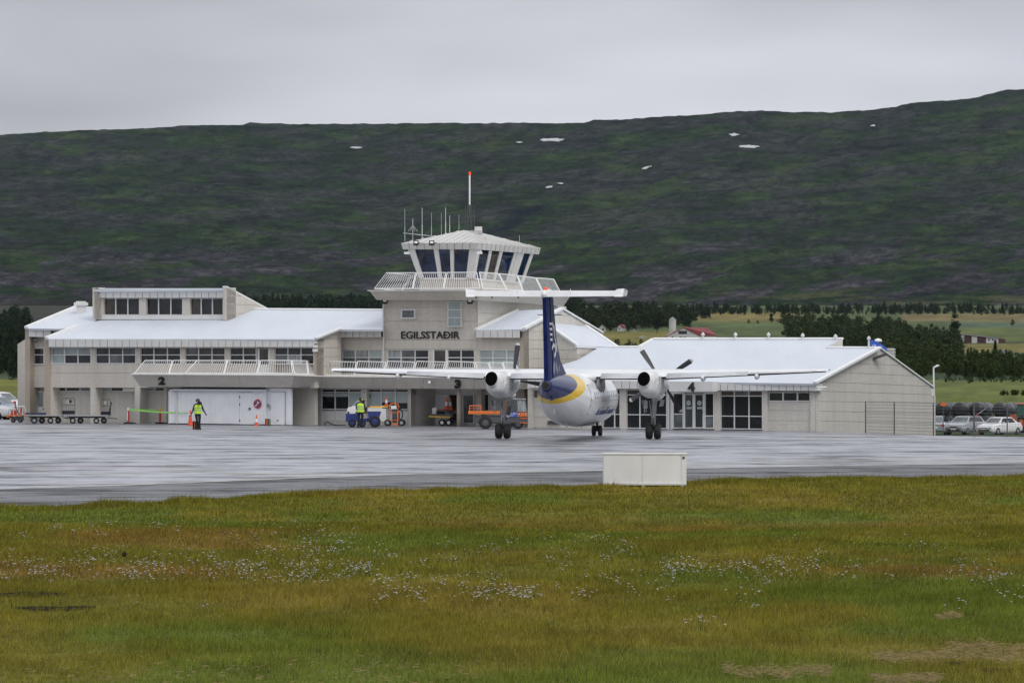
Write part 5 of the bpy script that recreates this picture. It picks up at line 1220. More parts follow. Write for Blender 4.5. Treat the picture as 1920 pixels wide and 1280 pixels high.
def prop(sx, ph):
    p = bpy.data.objects.new('propeller', None); C.objects.link(p); p.parent = A; p.location = (sx, 3.62, 3.0)
    one('spinner', lambda bm: lathe(bm, (0, 0, 0), [(.27, -.12), (.27, .02), (.23, .25), (.12, .45), (.02, .55)], 20, 'y'), MT['plane_white'], p, smooth=True)
    for k in range(4):
        ang = R(ph + 90 * k)
        def bl(bm, r0, r1, n=9):
            rings = []
            for i in range(n):
                r = r0 + (r1 - r0) * i / (n - 1); u = (r - .25) / 1.73; w = .10 + .20 * math.sin(min(1, u * 1.15) * math.pi * .55) if u < .93 else .30 * (1 - (u - .93) / .12); tw = R(62 - 38 * u); t = .05 * (1 - .75 * u)
                ring = []
                for a, b_ in ((-w / 2, 0), (0, t), (w / 2, 0), (0, -t)):
                    x = a * math.cos(tw) - b_ * math.sin(tw); y = a * math.sin(tw) + b_ * math.cos(tw)
                    q = Vector((x, y, r)); q = Matrix.Rotation(-(ang - math.pi / 2), 3, 'Y') @ q; ring.append(bm.verts.new(q))
                rings.append(ring)
            for a, b_ in zip(rings[:-1], rings[1:]):
                for i in range(4): j = (i + 1) % 4; bm.faces.new((a[i], a[j], b_[j], b_[i]))
            bm.faces.new(rings[0]); bm.faces.new(list(reversed(rings[-1])))
        o = one('blade', lambda bm: bl(bm, .2, 1.86), MT['blade'], p); one('blade_tip', lambda bm: bl(bm, 1.862, 1.98, 3), MT['blade_tip'], o)
prop(3.93, 33); prop(-3.93, 82)
# nose gear
g = bpy.data.objects.new('nose_gear', None); C.objects.link(g); g.parent = A; g.location = (0, 7.95, 0)
one('strut', lambda bm: (tube(bm, (0, 0, .28), (0, .1, 1.0), .07, 10), tube(bm, (-.2, 0, .28), (.2, 0, .28), .045, 8), tube(bm, (0, -.05, .45), (0, -.5, .9), .04, 6)), MT['steel_dark'], g)
for s in (-1, 1): one('wheel', lambda bm: lathe(bm, (s * .17, 0, .28), [(.14, -.09), (.25, -.10), (.28, -.05), (.28, .05), (.25, .10), (.14, .09)], 24, 'x'), MT['rubber'], g, smooth=True)
one('gear_door', lambda bm: (box(bm, (.3, .1, .72), (.03, .9, .3)), box(bm, (-.3, .1, .72), (.03, .9, .3))), MT['plane_white'], g)
# fin, rudder, dorsal fillet
def finsec(bm, rows, n=9):
    """rows: (z, yTE, yLE, halfthick, te_half)"""
    rings = []
    for z, y0, y1, ht, te in rows:
        L_, R_ = [], []
        for i in range(n + 1):
            t = i / n; y = y0 + (y1 - y0) * t; w = te + (ht - te) * math.sin(min(1, t * 1.6) * math.pi / 2) if t < .62 else ht * math.sqrt(max(0, 1 - ((t - .62) / .38) ** 2))
            L_.append((-w, y)); R_.append((w, y))
        rings.append([bm.verts.new((x, y, z)) for x, y in R_ + list(reversed(L_[:-1]))])
    m = len(rings[0])
    for a, b_ in zip(rings[:-1], rings[1:]):
        for i in range(m): j = (i + 1) % m; bm.faces.new((a[i], a[j], b_[j], b_[i]))
    bm.faces.new(rings[0]); bm.faces.new(list(reversed(rings[-1])))
one('fin', lambda bm: finsec(bm, [(2.75, -10.9, -6.9, .20, .20), (3.3, -10.95, -7.5, .20, .20), (4.1, -11.05, -8.25, .19, .19), (5.2, -11.35, -8.95, .17, .17), (6.4, -11.65, -9.75, .155, .155), (7.22, -11.85, -10.3, .15, .15)]), MT['fin_blue'], A, smooth=False)
one('rudder', lambda bm: finsec(bm, [(2.98, -12.15, -10.93, .20, .10), (4.1, -12.3, -11.08, .19, .10), (5.2, -12.5, -11.38, .175, .09), (6.4, -12.75, -11.68, .16, .085), (7.2, -12.95, -11.88, .155, .08)], 6), MT['fin_blue'], A)
one('dorsal_fin', lambda bm: (prism(bm, [(.08, -8.7, 4.9), (.08, -7.4, 4.05), (.06, -5.0, 3.36), (.06, -4.6, 3.1), (.08, -8.7, 3.1)], [(-.08, -8.7, 4.9), (-.08, -7.4, 4.05), (-.06, -5.0, 3.36), (-.06, -4.6, 3.1), (-.08, -8.7, 3.1)])), MT['fin_blue'], A)
MT['fin_pale'] = mat('fin_pale', (.30, .33, .45), .4, var=.2)
# feather marks and, lower down, pale patches on the fin: thin decals standing on its skin (right side and rudder)
def decal(pts, side=1, x=.205, m='refl', name='tail_mark'):
    """pts in (y,z)"""
    bm = B(); f = [Vector((side * x_at(y, z), y, z)) for y, z in pts]; prism(bm, f, [p - Vector((side * .01, 0, 0)) for p in f]); return obj(name, bm, MT[m], A)
def x_at(y, z):
    ht = float(np.interp(z, [2.75, 4.1, 5.2, 6.4, 7.2], [.20, .19, .17, .155, .15]))
    return ht + .012
def arc(c, r0, r1, a0, a1, w, n=10):
    o = [(c[0] + r0 * math.cos(R(a0 + (a1 - a0) * i / n)), c[1] + r1 * math.sin(R(a0 + (a1 - a0) * i / n))) for i in range(n + 1)]
    k = [(c[0] + (r0 - w * math.sin(math.pi * i / n) - .02) * math.cos(R(a0 + (a1 - a0) * i / n)), c[1] + (r1 - w * math.sin(math.pi * i / n) - .02) * math.sin(R(a0 + (a1 - a0) * i / n))) for i in range(n + 1)]
    return o + list(reversed(k))
for side in (1, -1):
    for i in range(4):
        z = 5.95 - i * .26; decal([(-12.3 + .06 * i, z), (-11.3, z + .02), (-11.15, z - .10), (-12.1 + .12 * i, z - .12)][:4], side)
    decal([(-11.2, 6.0), (-10.5, 5.8), (-10.2, 5.3), (-10.4, 5.25), (-10.7, 5.65), (-11.1, 5.8)], side)
    decal([(-10.5, 5.3), (-10.2, 5.25), (-9.7, 4.9), (-9.5, 4.5), (-9.75, 4.55), (-10.1, 5.0)], side)
    decal([(-11.4, 4.75), (-10.8, 4.98), (-10.2, 4.85), (-10.5, 4.72), (-11.0, 4.75), (-11.35, 4.6)], side)
    decal([(-10.1, 5.05), (-9.8, 4.8), (-10.0, 4.4), (-10.5, 4.2), (-10.7, 4.35), (-10.2, 4.55)], side)
    for (y0, z0, s) in ((-11.0, 3.75, 1), (-10.2, 3.8, .8), (-9.6, 3.6, .7), (-8.9, 3.7, .5)): decal([(y0, z0), (y0 + .25 * s, z0 + .35 * s), (y0 + .45 * s, z0 + .1 * s), (y0 + .35 * s, z0 - .4 * s), (y0 + .1 * s, z0 - .25 * s)], side, m='fin_pale')
# tailplane
def tsec(x):
    ax = abs(x); t = ax / 3.95; return (x, -13.0, 7.30, 1.75 - .3 * t, .15, R(3))
one('tailplane', lambda bm: wing_loft(bm, [(x, -12.25, 7.30, 1.45 - .25 * abs(x) / 3.95, .16, R(3)) for x in (-3.88, -2, 0, 2, 3.88)]), MT['plane_white'], A, smooth=True)
for s in (-1, 1):
    one('elevator', lambda bm: prism(bm, [(s * .12, -12.95, 7.22), (s * 3.9, -12.9, 7.25), (s * 3.9, -12.15, 7.25), (s * .12, -12.15, 7.22)], [(s * .12, -12.86, 7.50), (s * 3.9, -12.82, 7.48), (s * 3.9, -12.15, 7.52), (s * .12, -12.15, 7.54)]), MT['plane_white'], A)
    one('horn_balance', lambda bm: prism(bm, [(s * 3.45, -12.96, 7.22), (s * 3.86, -12.96, 7.22), (s * 3.92, -12.8, 7.45), (s * 3.93, -12.75, 7.62), (s * 3.6, -12.75, 7.6), (s * 3.45, -12.75, 7.5)], [(s * 3.45, -11.2, 7.28), (s * 3.86, -11.2, 7.28), (s * 3.92, -11.2, 7.45), (s * 3.93, -11.2, 7.55), (s * 3.6, -11.2, 7.55), (s * 3.45, -11.2, 7.5)]), MT['plane_white'], A)
    one('elevator_hinge', lambda bm: [(box(bm, (s * x, -12.8, 7.19), (.05, .3, .07))) for x in (1.3, 2.6, 3.4)], MT['black'], A)
    one('trim_horn', lambda bm: path(bm, [(s * 1.30, -12.9, 7.4), (s * 1.30, -12.95, 7.52), (s * 1.30, -12.9, 7.6), (s * 1.30, -12.8, 7.52)], .012, 4), MT['plane_white'], A)
one('tail_bullet', lambda bm: loft(bm, [(-13.1, 7.32, .06, .08), (-12.9, 7.34, .16, .18), (-12.2, 7.38, .19, .24), (-11, 7.4, .18, .22), (-10.3, 7.38, .04, .06)], 18), MT['plane_white'], A, smooth=True)
bcn = one('beacon', lambda bm: lathe(bm, (.05, -12.6, 7.56), [(.05, 0), (.09, .02), (.08, .1), (.03, .14)], 12), MT['beacon'], A, smooth=True)
one('vor_aerial', lambda bm: (tube(bm, (-.6, -11.0, 6.35), (.6, -11.0, 6.35), .02, 5)), MT['steel_dark'], A)
# cabin windows, doors, titles on both sides
MT['cabin_glass'] = mat('cabin_glass', (.02, .02, .025), .1)
def side_pt(y, z, s, off=.012):
    zc, rx, rz = fus_r(y); k = max(-1, min(1, (z - zc) / rz)); x = rx * math.sqrt(1 - k * k); nrm_ = Vector((x / rx ** 2, 0, (z - zc) / rz ** 2)).normalized()
    return Vector((s * (x + nrm_.x * off), y, z + nrm_.z * off))
def patch(name, y0, y1, z0, z1, s, m, off=.014, nseg=4, parent=A, rim=0.0):
    bm = B(); g_ = []
    for i in range(nseg + 1):
        z = z0 + (z1 - z0) * i / nseg; g_.append([bm.verts.new(side_pt(y, z, s, off)) for y in (y0, (y0 + y1) / 2, y1)])
    for a, b_ in zip(g_[:-1], g_[1:]):
        for i in range(2): bm.faces.new((a[i], a[i + 1], b_[i + 1], b_[i]))
    return obj(name, bm, MT[m], parent)
for s in (-1, 1):
    for i in range(13):
        y = -3.4 + i * .76
        patch('cabin_window', y - .12, y + .12, 2.12, 2.46, s, 'cabin_glass')
    for y0, y1 in ((-4.9, -4.2), (6.2, 6.9)):
        f = patch('cabin_door', y0, y1, 1.35, 2.85, s, 'plane_grey', .008); patch('door_leaf', y0 + .03, y1 - .03, 1.38, 2.82, s, 'plane_white', .014, parent=f)
    # a cheat line of seams
    for z in (1.95, 1.62): patch('skin_seam', -4.0, 6.0, z, z + .018, s, 'plane_grey', .006, 1)
def title(s_, y0, y1, z0, z1, side, m='steel_dark'):
    me = text_mesh(s_, 0.0); co = np.array([v.co[:] for v in me.vertices]); mn, mx = co.min(0), co.max(0)
    for v in me.vertices:
        u = (v.co.x - mn[0]) / (mx[0] - mn[0]); w = (v.co.y - mn[1]) / (mx[1] - mn[1])
        v.co = side_pt(y0 + (y1 - y0) * u if side > 0 else y1 - (y1 - y0) * u, z0 + (z1 - z0) * w, side, .02 if v.co.z > 0 else .004)
    bm = B(); bm.from_mesh(me); bpy.data.meshes.remove(me); return obj('lettering', bm, MT['blue'] if m == 'blue' else MT[m], A)
title('Air Iceland Connect', -1.6, 5.6, 1.25, 1.62, 1, 'blue'); title('Air Iceland Connect', -1.6, 5.6, 1.25, 1.62, -1, 'blue')
one('belly_aerial', lambda bm: (box(bm, (.0, -4.5, .66), (.03, .35, .16)), box(bm, (.0, 1.5, .64), (.03, .3, .2)), tube(bm, (0, -9.1, 1.68), (0, -9.3, 1.45), .03, 6)), MT['plane_white'], A)
one('belly_duct', lambda bm: loft(bm, [(-1.6, .76, .1, .02), (-.8, .74, .5, .09), (3.0, .73, .55, .11), (4.4, .75, .1, .03)], 16), MT['plane_grey'], A, smooth=True)
one('tail_skid', lambda bm: box(bm, (.12, -10.9, 2.22), (.12, .3, .22)), MT['blue'], A)
# ------------------------------------------------------------------ ground equipment and people
def wheel(parent, c, r, w, axis='y', hub='steel', name='wheel'):
    o = one(name, lambda bm: lathe(bm, c, [(r * .5, -w / 2), (r * .88, -w / 2), (r, -w * .3), (r, w * .3), (r * .88, w / 2), (r * .5, w / 2)], 22, axis), MT['rubber'], parent, smooth=False)
    one('rim', lambda bm: lathe(bm, c, [(r * .15, -w * .56), (r * .5, -w * .5), (r * .5, w * .5), (r * .15, w * .56)], 14, axis), MT[hub], o); return o
def cone(px, base_y, h, label, loc=None, stripe='double', mt='cone', grp='orange traffic cones'):
    p = loc if loc is not None else G(px, base_y)
    t = thing('traffic_cone', label, 'traffic cone', p, 0, grp)
    one('base', lambda bm: box(bm, (0, 0, .02), (h * .48, h * .48, .04)), MT[mt], t)
    r0, r1 = h * .17, h * .035
    def rr(z): return r0 + (r1 - r0) * z / h
    for a, b_, m in ((.04, .30 if stripe == 'double' else .66, mt), (.30 if stripe == 'double' else .66, .62 if stripe == 'double' else .74, 'refl'), (.62 if stripe == 'double' else .74, .99, mt)):
        one('body' if m != 'refl' else 'reflective_band', lambda bm: tube(bm, (0, 0, a * h), (0, 0, b_ * h), rr(a * h) + (.004 if m == 'refl' else 0), 18, rr(b_ * h) + (.004 if m == 'refl' else 0)), MT[m], t)
    return t
cone(357, 797, 0.93, 'tall orange cone with one white ring beside the standing marshaller', stripe='one')
cone(481, 796.3, 0.66, 'orange cone with wide white band in front of the white shed', M.down(481, 2.0, .005))
# barrier posts and tape
def barrier(px, by, col, lab):
    p = G(px, by) if by else M.down(px, .6, .005)
    t = thing('barrier_post', lab, 'barrier post', p, 0, 'red barrier posts with tape')
    one('base', lambda bm: (box(bm, (0, 0, .05), (.55, .4, .10)), box(bm, (.32, 0, .03), (.3, .3, .06))), MT['rubber'], t)
    one('post', lambda bm: tube(bm, (0, 0, .08), (0, 0, .82), .075, 12), MT['red'], t)
    one('reflective_band', lambda bm: box(bm, (-.05, -.075, .5), (.05, .02, .55)), MT['refl'], t) if col else None
    one('tape_head', lambda bm: box(bm, (0, 0, .90), (.14, .12, .18)), MT['refl' if col else 'yellow'], t); return p
p1 = barrier(240.5, 794.2, True, 'red and white post with white tape head left of the green tape'); p2 = barrier(300, None, False, 'red post with yellow tape head against the dark column')
tp = thing('barrier_tape', 'bright green tape stretched from the red and white post to the white shed', 'barrier tape', p1)
MT['tape'] = mat('green_tape', (.35, .80, .15), .5)
def ribbon(bm, a, b_, sag, w=.07, n=16):
    q = []
    for i in range(n + 1):
        t = i / n; p = a.lerp(b_, t) - V(0, 0, sag * 4 * t * (1 - t)); q.append((p, w * (1 if t < .7 else 1 - .6 * (t - .7) / .3)))
    for (p, w0), (r_, w1) in zip(q[:-1], q[1:]): prism(bm, [p - V(0, 0, w0 / 2), r_ - V(0, 0, w1 / 2), r_ + V(0, 0, w1 / 2), p + V(0, 0, w0 / 2)], [x + V(0, .01, 0) for x in (p - V(0, 0, w0 / 2), r_ - V(0, 0, w1 / 2), r_ + V(0, 0, w1 / 2), p + V(0, 0, w0 / 2))])
one('tape', lambda bm: (ribbon(bm, p1 + V(.05, 0, .88), M.hit(348, 773.5, 1.55), .05, .09), ribbon(bm, p1 + V(.05, 0, .90), p2 + V(0, 0, .88), .02, .05)), MT['tape'], tp, True)
one('tape_clip', lambda bm: (box(bm, M.hit(351, 773.8, 1.55), (.06, .04, .06)), box(bm, M.hit(346.5, 774, 1.55), (.04, .04, .06))), MT['steel_dark'], tp, True)
# bollards: black posts with orange stripes
def bollard(p, lab, h=.47, w=.3):
    t = thing('marker_block', lab, 'marker block', p, 0, 'black marker blocks with orange stripes')
    one('block', lambda bm: (tube(bm, (-.07, 0, 0), (-.07, 0, h), w * .36, 12), tube(bm, (.10, 0, 0), (.10, 0, h * .95), w * .30, 12)), MT['rubber'], t)
    one('stripe', lambda bm: (box(bm, (-.045, -w * .36, h * .5), (.05, .02, h * .92)),), MT['orange'], t); one('stripe', lambda bm: box(bm, (.12, -w * .30, h * .5), (.025, .02, h * .8)), MT['yellow'], t)
bollard(G(367, 804.8), 'black marker block with orange stripe at the feet of the left marshaller', .48)
bollard(M.down(502, 1.9, .005), 'narrow black and orange block between the two white sheds', .42, .24)

# ---- people ------------------------------------------------------------------
def person(name_label, loc, rz, joints, vest_back=False, hat=None, hs=1.0):
    """joints: dict of 3-d joint positions (local, z up, facing -y)"""
    t = thing('person', name_label, 'person', loc, rz, None); J = {k: Vector(v) for k, v in joints.items()}
    def skin(vs_, es_, rad, root, sub=2):
        me = bpy.data.meshes.new('s'); me.from_pydata([tuple(v) for v in vs_], es_, []); o = bpy.data.objects.new('s', me); C.objects.link(o)
        o.modifiers.new('k', 'SKIN'); 
        for i, r in enumerate(rad): me.skin_vertices[0].data[i].radius = (r, r) if not isinstance(r, tuple) else r
        me.skin_vertices[0].data[root].use_root = True
        s_ = o.modifiers.new('b', 'SUBSURF'); s_.levels = s_.render_levels = sub
        m2 = bpy.data.meshes.new_from_object(o.evaluated_get(bpy.context.evaluated_depsgraph_get())); bpy.data.objects.remove(o); bpy.data.meshes.remove(me); return m2
    ids = {}; vs_, es_, rad = [], [], []
    def add(k, p, r, par=None):
        ids[k] = len(vs_); vs_.append(p); rad.append(r)
        if par: es_.append((ids[par], ids[k]))
    add('pelvis', J['pelvis'], (.16, .12)); add('waist', J['waist'], (.15, .11), 'pelvis'); add('chest', J['chest'], (.18, .125), 'waist'); add('upper', J['neck'] - V(0, 0, .05), (.11, .09), 'chest')
    add('neck', J['neck'] + V(0, 0, .03), .055, 'upper'); add('jaw', J['head'] - V(0, 0, .08) + J.get('face', V(0, -.02, 0)) * .5, (.068, .075), 'neck'); add('head', J['head'], (.078, .092), 'jaw'); add('crown', J['head'] + V(0, 0, .075), (.062, .075), 'head')
    for s in ('l', 'r'):
        add('sh' + s, J['sh' + s], .075, 'upper'); add('el' + s, J['el' + s], .055, 'sh' + s); add('wr' + s, J['wr' + s], .036, 'el' + s); hd = (J['wr' + s] - J['el' + s]).normalized(); add('pa' + s, J['wr' + s] + hd * .07, (.042, .022), 'wr' + s)
        add('hip' + s, J['hip' + s], .10, 'pelvis'); add('kn' + s, J['kn' + s], .070, 'hip' + s); add('an' + s, J['an' + s], .050, 'kn' + s); add('toe' + s, J['toe' + s], (.045, .035), 'an' + s)
    me = skin(vs_, es_, rad, 0); hz = J['head'].z
    for nm in ('skin', 'navy'): me.materials.append(MT[nm])
    for p in me.polygons:
        c = p.center; p.use_smooth = True; d_h = (c - J['head']).length
        isface = d_h < .15 and c.z > J['neck'].z + .02; ishand = min((c - (J['wr' + s] + (J['wr' + s] - J['el' + s]).normalized() * .08)).length for s in 'lr') < .075 and not hat == 'gloves'
        p.material_index = 0 if (isface or ishand) else 1
    o = bpy.data.objects.new('body', me); C.objects.link(o); o.parent = t
    # fingers and thumb
    for s in ('l', 'r'):
        hd = (J['wr' + s] - J['el' + s]).normalized(); side = hd.cross(V(0, 1, 0)); side = side.normalized() if side.length > .1 else V(1, 0, 0); nrm_ = side.cross(hd)
        base = J['wr' + s] + hd * .075
        def fn(bm):
            for k, (o_, l) in enumerate(((-.03, .062), (-.010, .075), (.010, .072), (.030, .055))):
                a = base + side * o_ + hd * .015; b_ = a + hd * l * .5 + nrm_ * .006; c = b_ + hd * l * .45 + nrm_ * .02; tube(bm, a - hd * .02, b_, .0095, 6); tube(bm, b_, c, .0085, 6, .006)
            sg_ = 1 if s == 'l' else -1; a = J['wr' + s] + hd * .03; b_ = a + hd * .03 - side * .04 * sg_; tube(bm, a, b_, .013, 6); tube(bm, b_, b_ + hd * .035 - side * .01 * sg_, .011, 6, .008)
        one('fingers', fn, MT['navy' if hat == 'gloves' else 'skin'], t, smooth=True)
    fdir = Vector(joints.get('face', (0, -1, 0))).normalized(); up = V(0, 0, 1); rgt = fdir.cross(up).normalized(); hc_ = J['head']
    one('nose', lambda bm: tube(bm, hc_ + fdir * .075 + up * .01, hc_ + fdir * .105 - up * .025, .008, 6, .014), MT['skin'], t, smooth=True)
    one('eyes', lambda bm: [lathe(bm, hc_ + fdir * .082 + rgt * .03 * k + up * .018, [(.003, -.008), (.010, 0), (.003, .008)], 8) for k in (-1, 1)], MT['black'], t)
    one('mouth', lambda bm: box(bm, hc_ + fdir * .085 - up * .055, (.04, .012, .008), Matrix.Rotation(math.atan2(fdir.x, -fdir.y), 3, 'Z')), MT['red'], t)
    one('cap', lambda bm: (lathe(bm, hc_ + V(0, 0, .035), [(.098, -.02), (.103, .01), (.095, .06), (.06, .095), (.01, .105)], 18), tube(bm, hc_ + fdir * .07 + up * .035, hc_ + fdir * .14 + up * .028, .03, 8, .02) if hat != 'bare' else None), MT['black'], t, smooth=True)
    one('hair', lambda bm: lathe(bm, hc_ - fdir * .02, [(.05, -.09), (.088, -.05), (.095, .03), (.07, .07)], 16), MT['black'], t, smooth=True)
    ears = one('ear_defenders', lambda bm: [lathe(bm, hc_ + rgt * k, [(.02, -.035), (.045, -.02), (.045, .03), (.02, .045)], 12) for k in (-.095, .095)], MT['hivis' if vest_back else 'black'], t, smooth=True)
    # waistcoat: a shell round the torso
    def vestf(bm):
        P = [(J['pelvis'] + V(0, 0, -.02), .215, .16), (J['waist'], .205, .155), (J['chest'], .225, .165), (J['chest'].lerp(J['neck'], .6), .20, .145), (J['neck'] - V(0, 0, .04), .12, .10)]
        rings = [[bm.verts.new(c + V(rx * math.cos(a), ry * math.sin(a), 0)) for a in [2 * math.pi * i / 24 for i in range(24)]] for c, rx, ry in P]
        for a, b_ in zip(rings[:-1], rings[1:]):
            for i in range(24): j = (i + 1) % 24; bm.faces.new((a[i], a[j], b_[j], b_[i]))
    vst = one('safety_vest', vestf, MT['hivis'], t, smooth=True)
    for z, k in ((J['waist'].z + .01, .157), (J['waist'].z + .14, .162)):
        one('reflective_band', lambda bm: [prism(bm, [V(J['waist'].x + (k * 1.34 + .004) * math.cos(a), J['waist'].y + (k + .004) * math.sin(a), z + q) for a, q in ((a0, 0), (a0 + R(15.2), 0), (a0 + R(15.2), .045), (a0, .045))], [V(J['waist'].x + (k * 1.34 - .004) * math.cos(a), J['waist'].y + (k - .004) * math.sin(a), z + q) for a, q in ((a0, 0), (a0 + R(15.2), 0), (a0 + R(15.2), .045), (a0, .045))]) for a0 in [R(15 * i) for i in range(24)]], MT['steel'], vst)
    one('boots', lambda bm: [(box(bm, (J['an' + s] + J['toe' + s]) / 2 + V(0, 0, -.015), (.10, abs((J['toe' + s] - J['an' + s]).y) + .12, .09), None), tube(bm, J['an' + s] + V(0, 0, -.02), J['an' + s] + V(0, 0, .16), .062, 10, .07)) for s in 'lr'], MT['black'], t)
    return t
person('person in yellow vest and black cap, arms held out, by the tall cone', G(371, 805), R(8),
       dict(pelvis=(0, 0, .93), waist=(0, 0, 1.08), chest=(0, 0, 1.28), neck=(0, 0, 1.48), head=(.0, -.02, 1.645), face=(.35, -.9, -.15), shl=(.19, 0, 1.41), shr=(-.19, 0, 1.41), ell=(.30, -.02, 1.14), wrl=(.42, -.10, .94),
            elr=(-.27, .02, 1.12), wrr=(-.38, -.05, .90), hipl=(.10, 0, .88), hipr=(-.10, 0, .88), knl=(.09, -.03, .48), knr=(-.05, 0, .48), anl=(.10, 0, .09), anr=(-.03, .02, .09), toel=(.14, -.16, .05), toer=(.0, -.15, .05)), hat='gloves')
person('person seen from behind in yellow vest beside the blue and white tug', G(676, 801.5), R(172),
       dict(pelvis=(0, 0, .93), waist=(0, 0, 1.08), chest=(0, 0, 1.28), neck=(0, 0, 1.48), head=(0, -.02, 1.645), face=(-.3, -1, -.1), shl=(.19, 0, 1.41), shr=(-.19, 0, 1.41), ell=(.24, .0, 1.14), wrl=(.20, -.18, .98),
            elr=(-.24, -.02, 1.13), wrr=(-.27, -.22, 1.00), hipl=(.10, 0, .88), hipr=(-.10, 0, .88), knl=(.12, -.05, .48), knr=(-.10, -.01, .48), anl=(.14, .03, .09), anr=(-.08, 0, .09), toel=(.15, -.12, .05), toer=(-.09, -.15, .05)), vest_back=True, hat='bare')
# someone behind the office glass
person('person in yellow vest bending inside the office window left of the tug', M.down(638, dG - .9, .0), R(30),
       dict(pelvis=(0, 0, .93), waist=(0, -.06, 1.08), chest=(0, -.14, 1.26), neck=(0, -.22, 1.42), head=(0, -.30, 1.55), face=(0, -1, -.5), shl=(.19, -.2, 1.36), shr=(-.19, -.2, 1.36), ell=(.25, -.3, 1.12), wrl=(.2, -.45, .98),
            elr=(-.25, -.3, 1.12), wrr=(-.2, -.45, .98), hipl=(.10, 0, .88), hipr=(-.10, 0, .88), knl=(.1, -.03, .48), knr=(-.1, 0, .48), anl=(.1, 0, .09), anr=(-.1, .02, .09), toel=(.1, -.15, .05), toer=(-.1, -.15, .05)), hat='bare')

# ---- blue and white tug -------------------------------------------------------
t = thing('baggage_tug', 'small blue and white baggage tug beside the person seen from behind', 'baggage tug', G(680, 800.5), R(2))
one('front_body', lambda bm: prism(bm, [(-1.0, -.55, .32), (-.15, -.55, .32), (-.15, -.55, .82), (-1.0, -.55, .80)], [(-1.0, .55, .32), (-.15, .55, .32), (-.15, .55, .82), (-1.0, .55, .80)]), MT['blue'], t)
one('bonnet', lambda bm: prism(bm, [(-.97, -.5, .80), (-.18, -.5, .82), (-.18, -.5, 1.18), (-.55, -.5, 1.27), (-.88, -.5, 1.14)], [(-.97, .5, .80), (-.18, .5, .82), (-.18, .5, 1.18), (-.55, .5, 1.27), (-.88, .5, 1.14)]), MT['white'], t)
one('chassis', lambda bm: (box(bm, (.25, 0, .42), (1.0, .9, .2))), MT['blue'], t)
one('rear_body', lambda bm: prism(bm, [(.35, -.55, .45), (.95, -.55, .45), (1.10, -.55, .95), (.30, -.55, .95)], [(.35, .55, .45), (.95, .55, .45), (1.10, .55, .95), (.30, .55, .95)]), MT['blue'], t)
one('rear_deck', lambda bm: box(bm, (.72, 0, 1.04), (.85, 1.1, .2)), MT['white_dirty'], t)
one('timber', lambda bm: (box(bm, (.90, -.3, 1.19), (.9, .22, .05)), box(bm, (.95, .1, 1.21), (1.1, .2, .05))), MT['yellow'], t)
one('seat', lambda bm: (box(bm, (.05, 0, .88), (.4, .9, .12)), box(bm, (.22, 0, 1.05), (.08, .8, .3))), MT['black'], t)
one('steering_wheel', lambda bm: (tube(bm, (-.28, -.1, 1.1), (-.12, -.1, 1.35), .02), tube(bm, (-.14, -.1, 1.34), (-.12, -.1, 1.37), .17, 12)), MT['black'], t)
one('windscreen_frame', lambda bm: (path(bm, [(-.55, -.4, 1.25), (-.35, -.4, 1.52), (.0, -.4, 1.55), (.0, .4, 1.55), (-.35, .4, 1.52), (-.55, .4, 1.25)], .025), tube(bm, (-.35, -.4, 1.52), (-.35, .4, 1.52), .02)), MT['steel'], t)
for x in (-.85, -.35): one('headlight', lambda bm: lathe(bm, (x, -.555, .86), [(.07, -.02), (.08, 0)], 12, 'y'), MT['steel_dark'], t)
for x, r in ((-.62, .24), (-.02, .22), (.72, .34)):
    for s in (-1, 1): wheel(t, (x, s * .5, r), r, .2, 'y', 'blue')
# ---- trolleys right of the tug -------------------------------------------------
t = thing('fire_extinguisher_trolley', 'red framed extinguisher trolley with black hose right of the grey trolley', 'trolley', G(738, 798.5), R(-5))
one('frame', lambda bm: (path(bm, [(-.25, 0, .2), (-.25, 0, 1.22), (-.12, 0, 1.35), (.20, 0, 1.35), (.30, 0, 1.22), (.30, 0, .2)], .04, 8), tube(bm, (-.25, 0, .8), (.3, 0, .8), .03), tube(bm, (-.25, 0, .35), (.3, 0, .35), .03), box(bm, (.0, 0, .12), (.9, .5, .08))), MT['orange'], t)
one('plate', lambda bm: box(bm, (.02, -.06, 1.12), (.34, .03, .2)), MT['refl'], t)
one('cylinder', lambda bm: lathe(bm, (.05, .12, .2), [(.1, 0), (.14, .05), (.14, .8), (.06, .95)], 14), MT['steel_dark'], t, smooth=True)
one('hose', lambda bm: path(bm, [(.30, -.05, 1.05), (.48, -.05, .95), (.56, -.05, .75), (.52, -.05, .5), (.40, -.05, .35), (.34, -.05, .5), (.36, -.05, .8)], .035, 8), MT['rubber'], t)
for x in (-.35, .5):
    for s in (-1, 1): wheel(t, (x, s * .25, .2), .2, .1, 'y', 'steel')
t = thing('equipment_trolley', 'grey equipment trolley carrying a tall white banded cone by the office window', 'trolley', G(718, 798.5), R(3))
one('frame', lambda bm: (box(bm, (0, 0, .22), (.9, .5, .08)), path(bm, [(-.45, 0, .25), (-.5, 0, 1.25)], .025), path(bm, [(.25, 0, .25), (.25, 0, 1.2)], .03), path(bm, [(.35, 0, .25), (.38, 0, 1.2)], .03), tube(bm, (-.1, 0, 1.2), (.5, 0, 1.2), .025)), MT['steel'], t)
one('tank', lambda bm: box(bm, (-.12, 0, .68), (.6, .4, .75)), MT['white_dirty'], t); one('tank_label', lambda bm: box(bm, (-.02, -.205, .62), (.26, .01, .32)), MT['fascia'], t)
for x in (-.32, .34):
    for s in (-1, 1): wheel(t, (x, s * .24, .16), .16, .09, 'y', 'steel')
cone(724.5, 0, .55, 'small orange cone with white band standing on the equipment trolley', G(724.5, 798.5) + V(0, 0, 1.23))
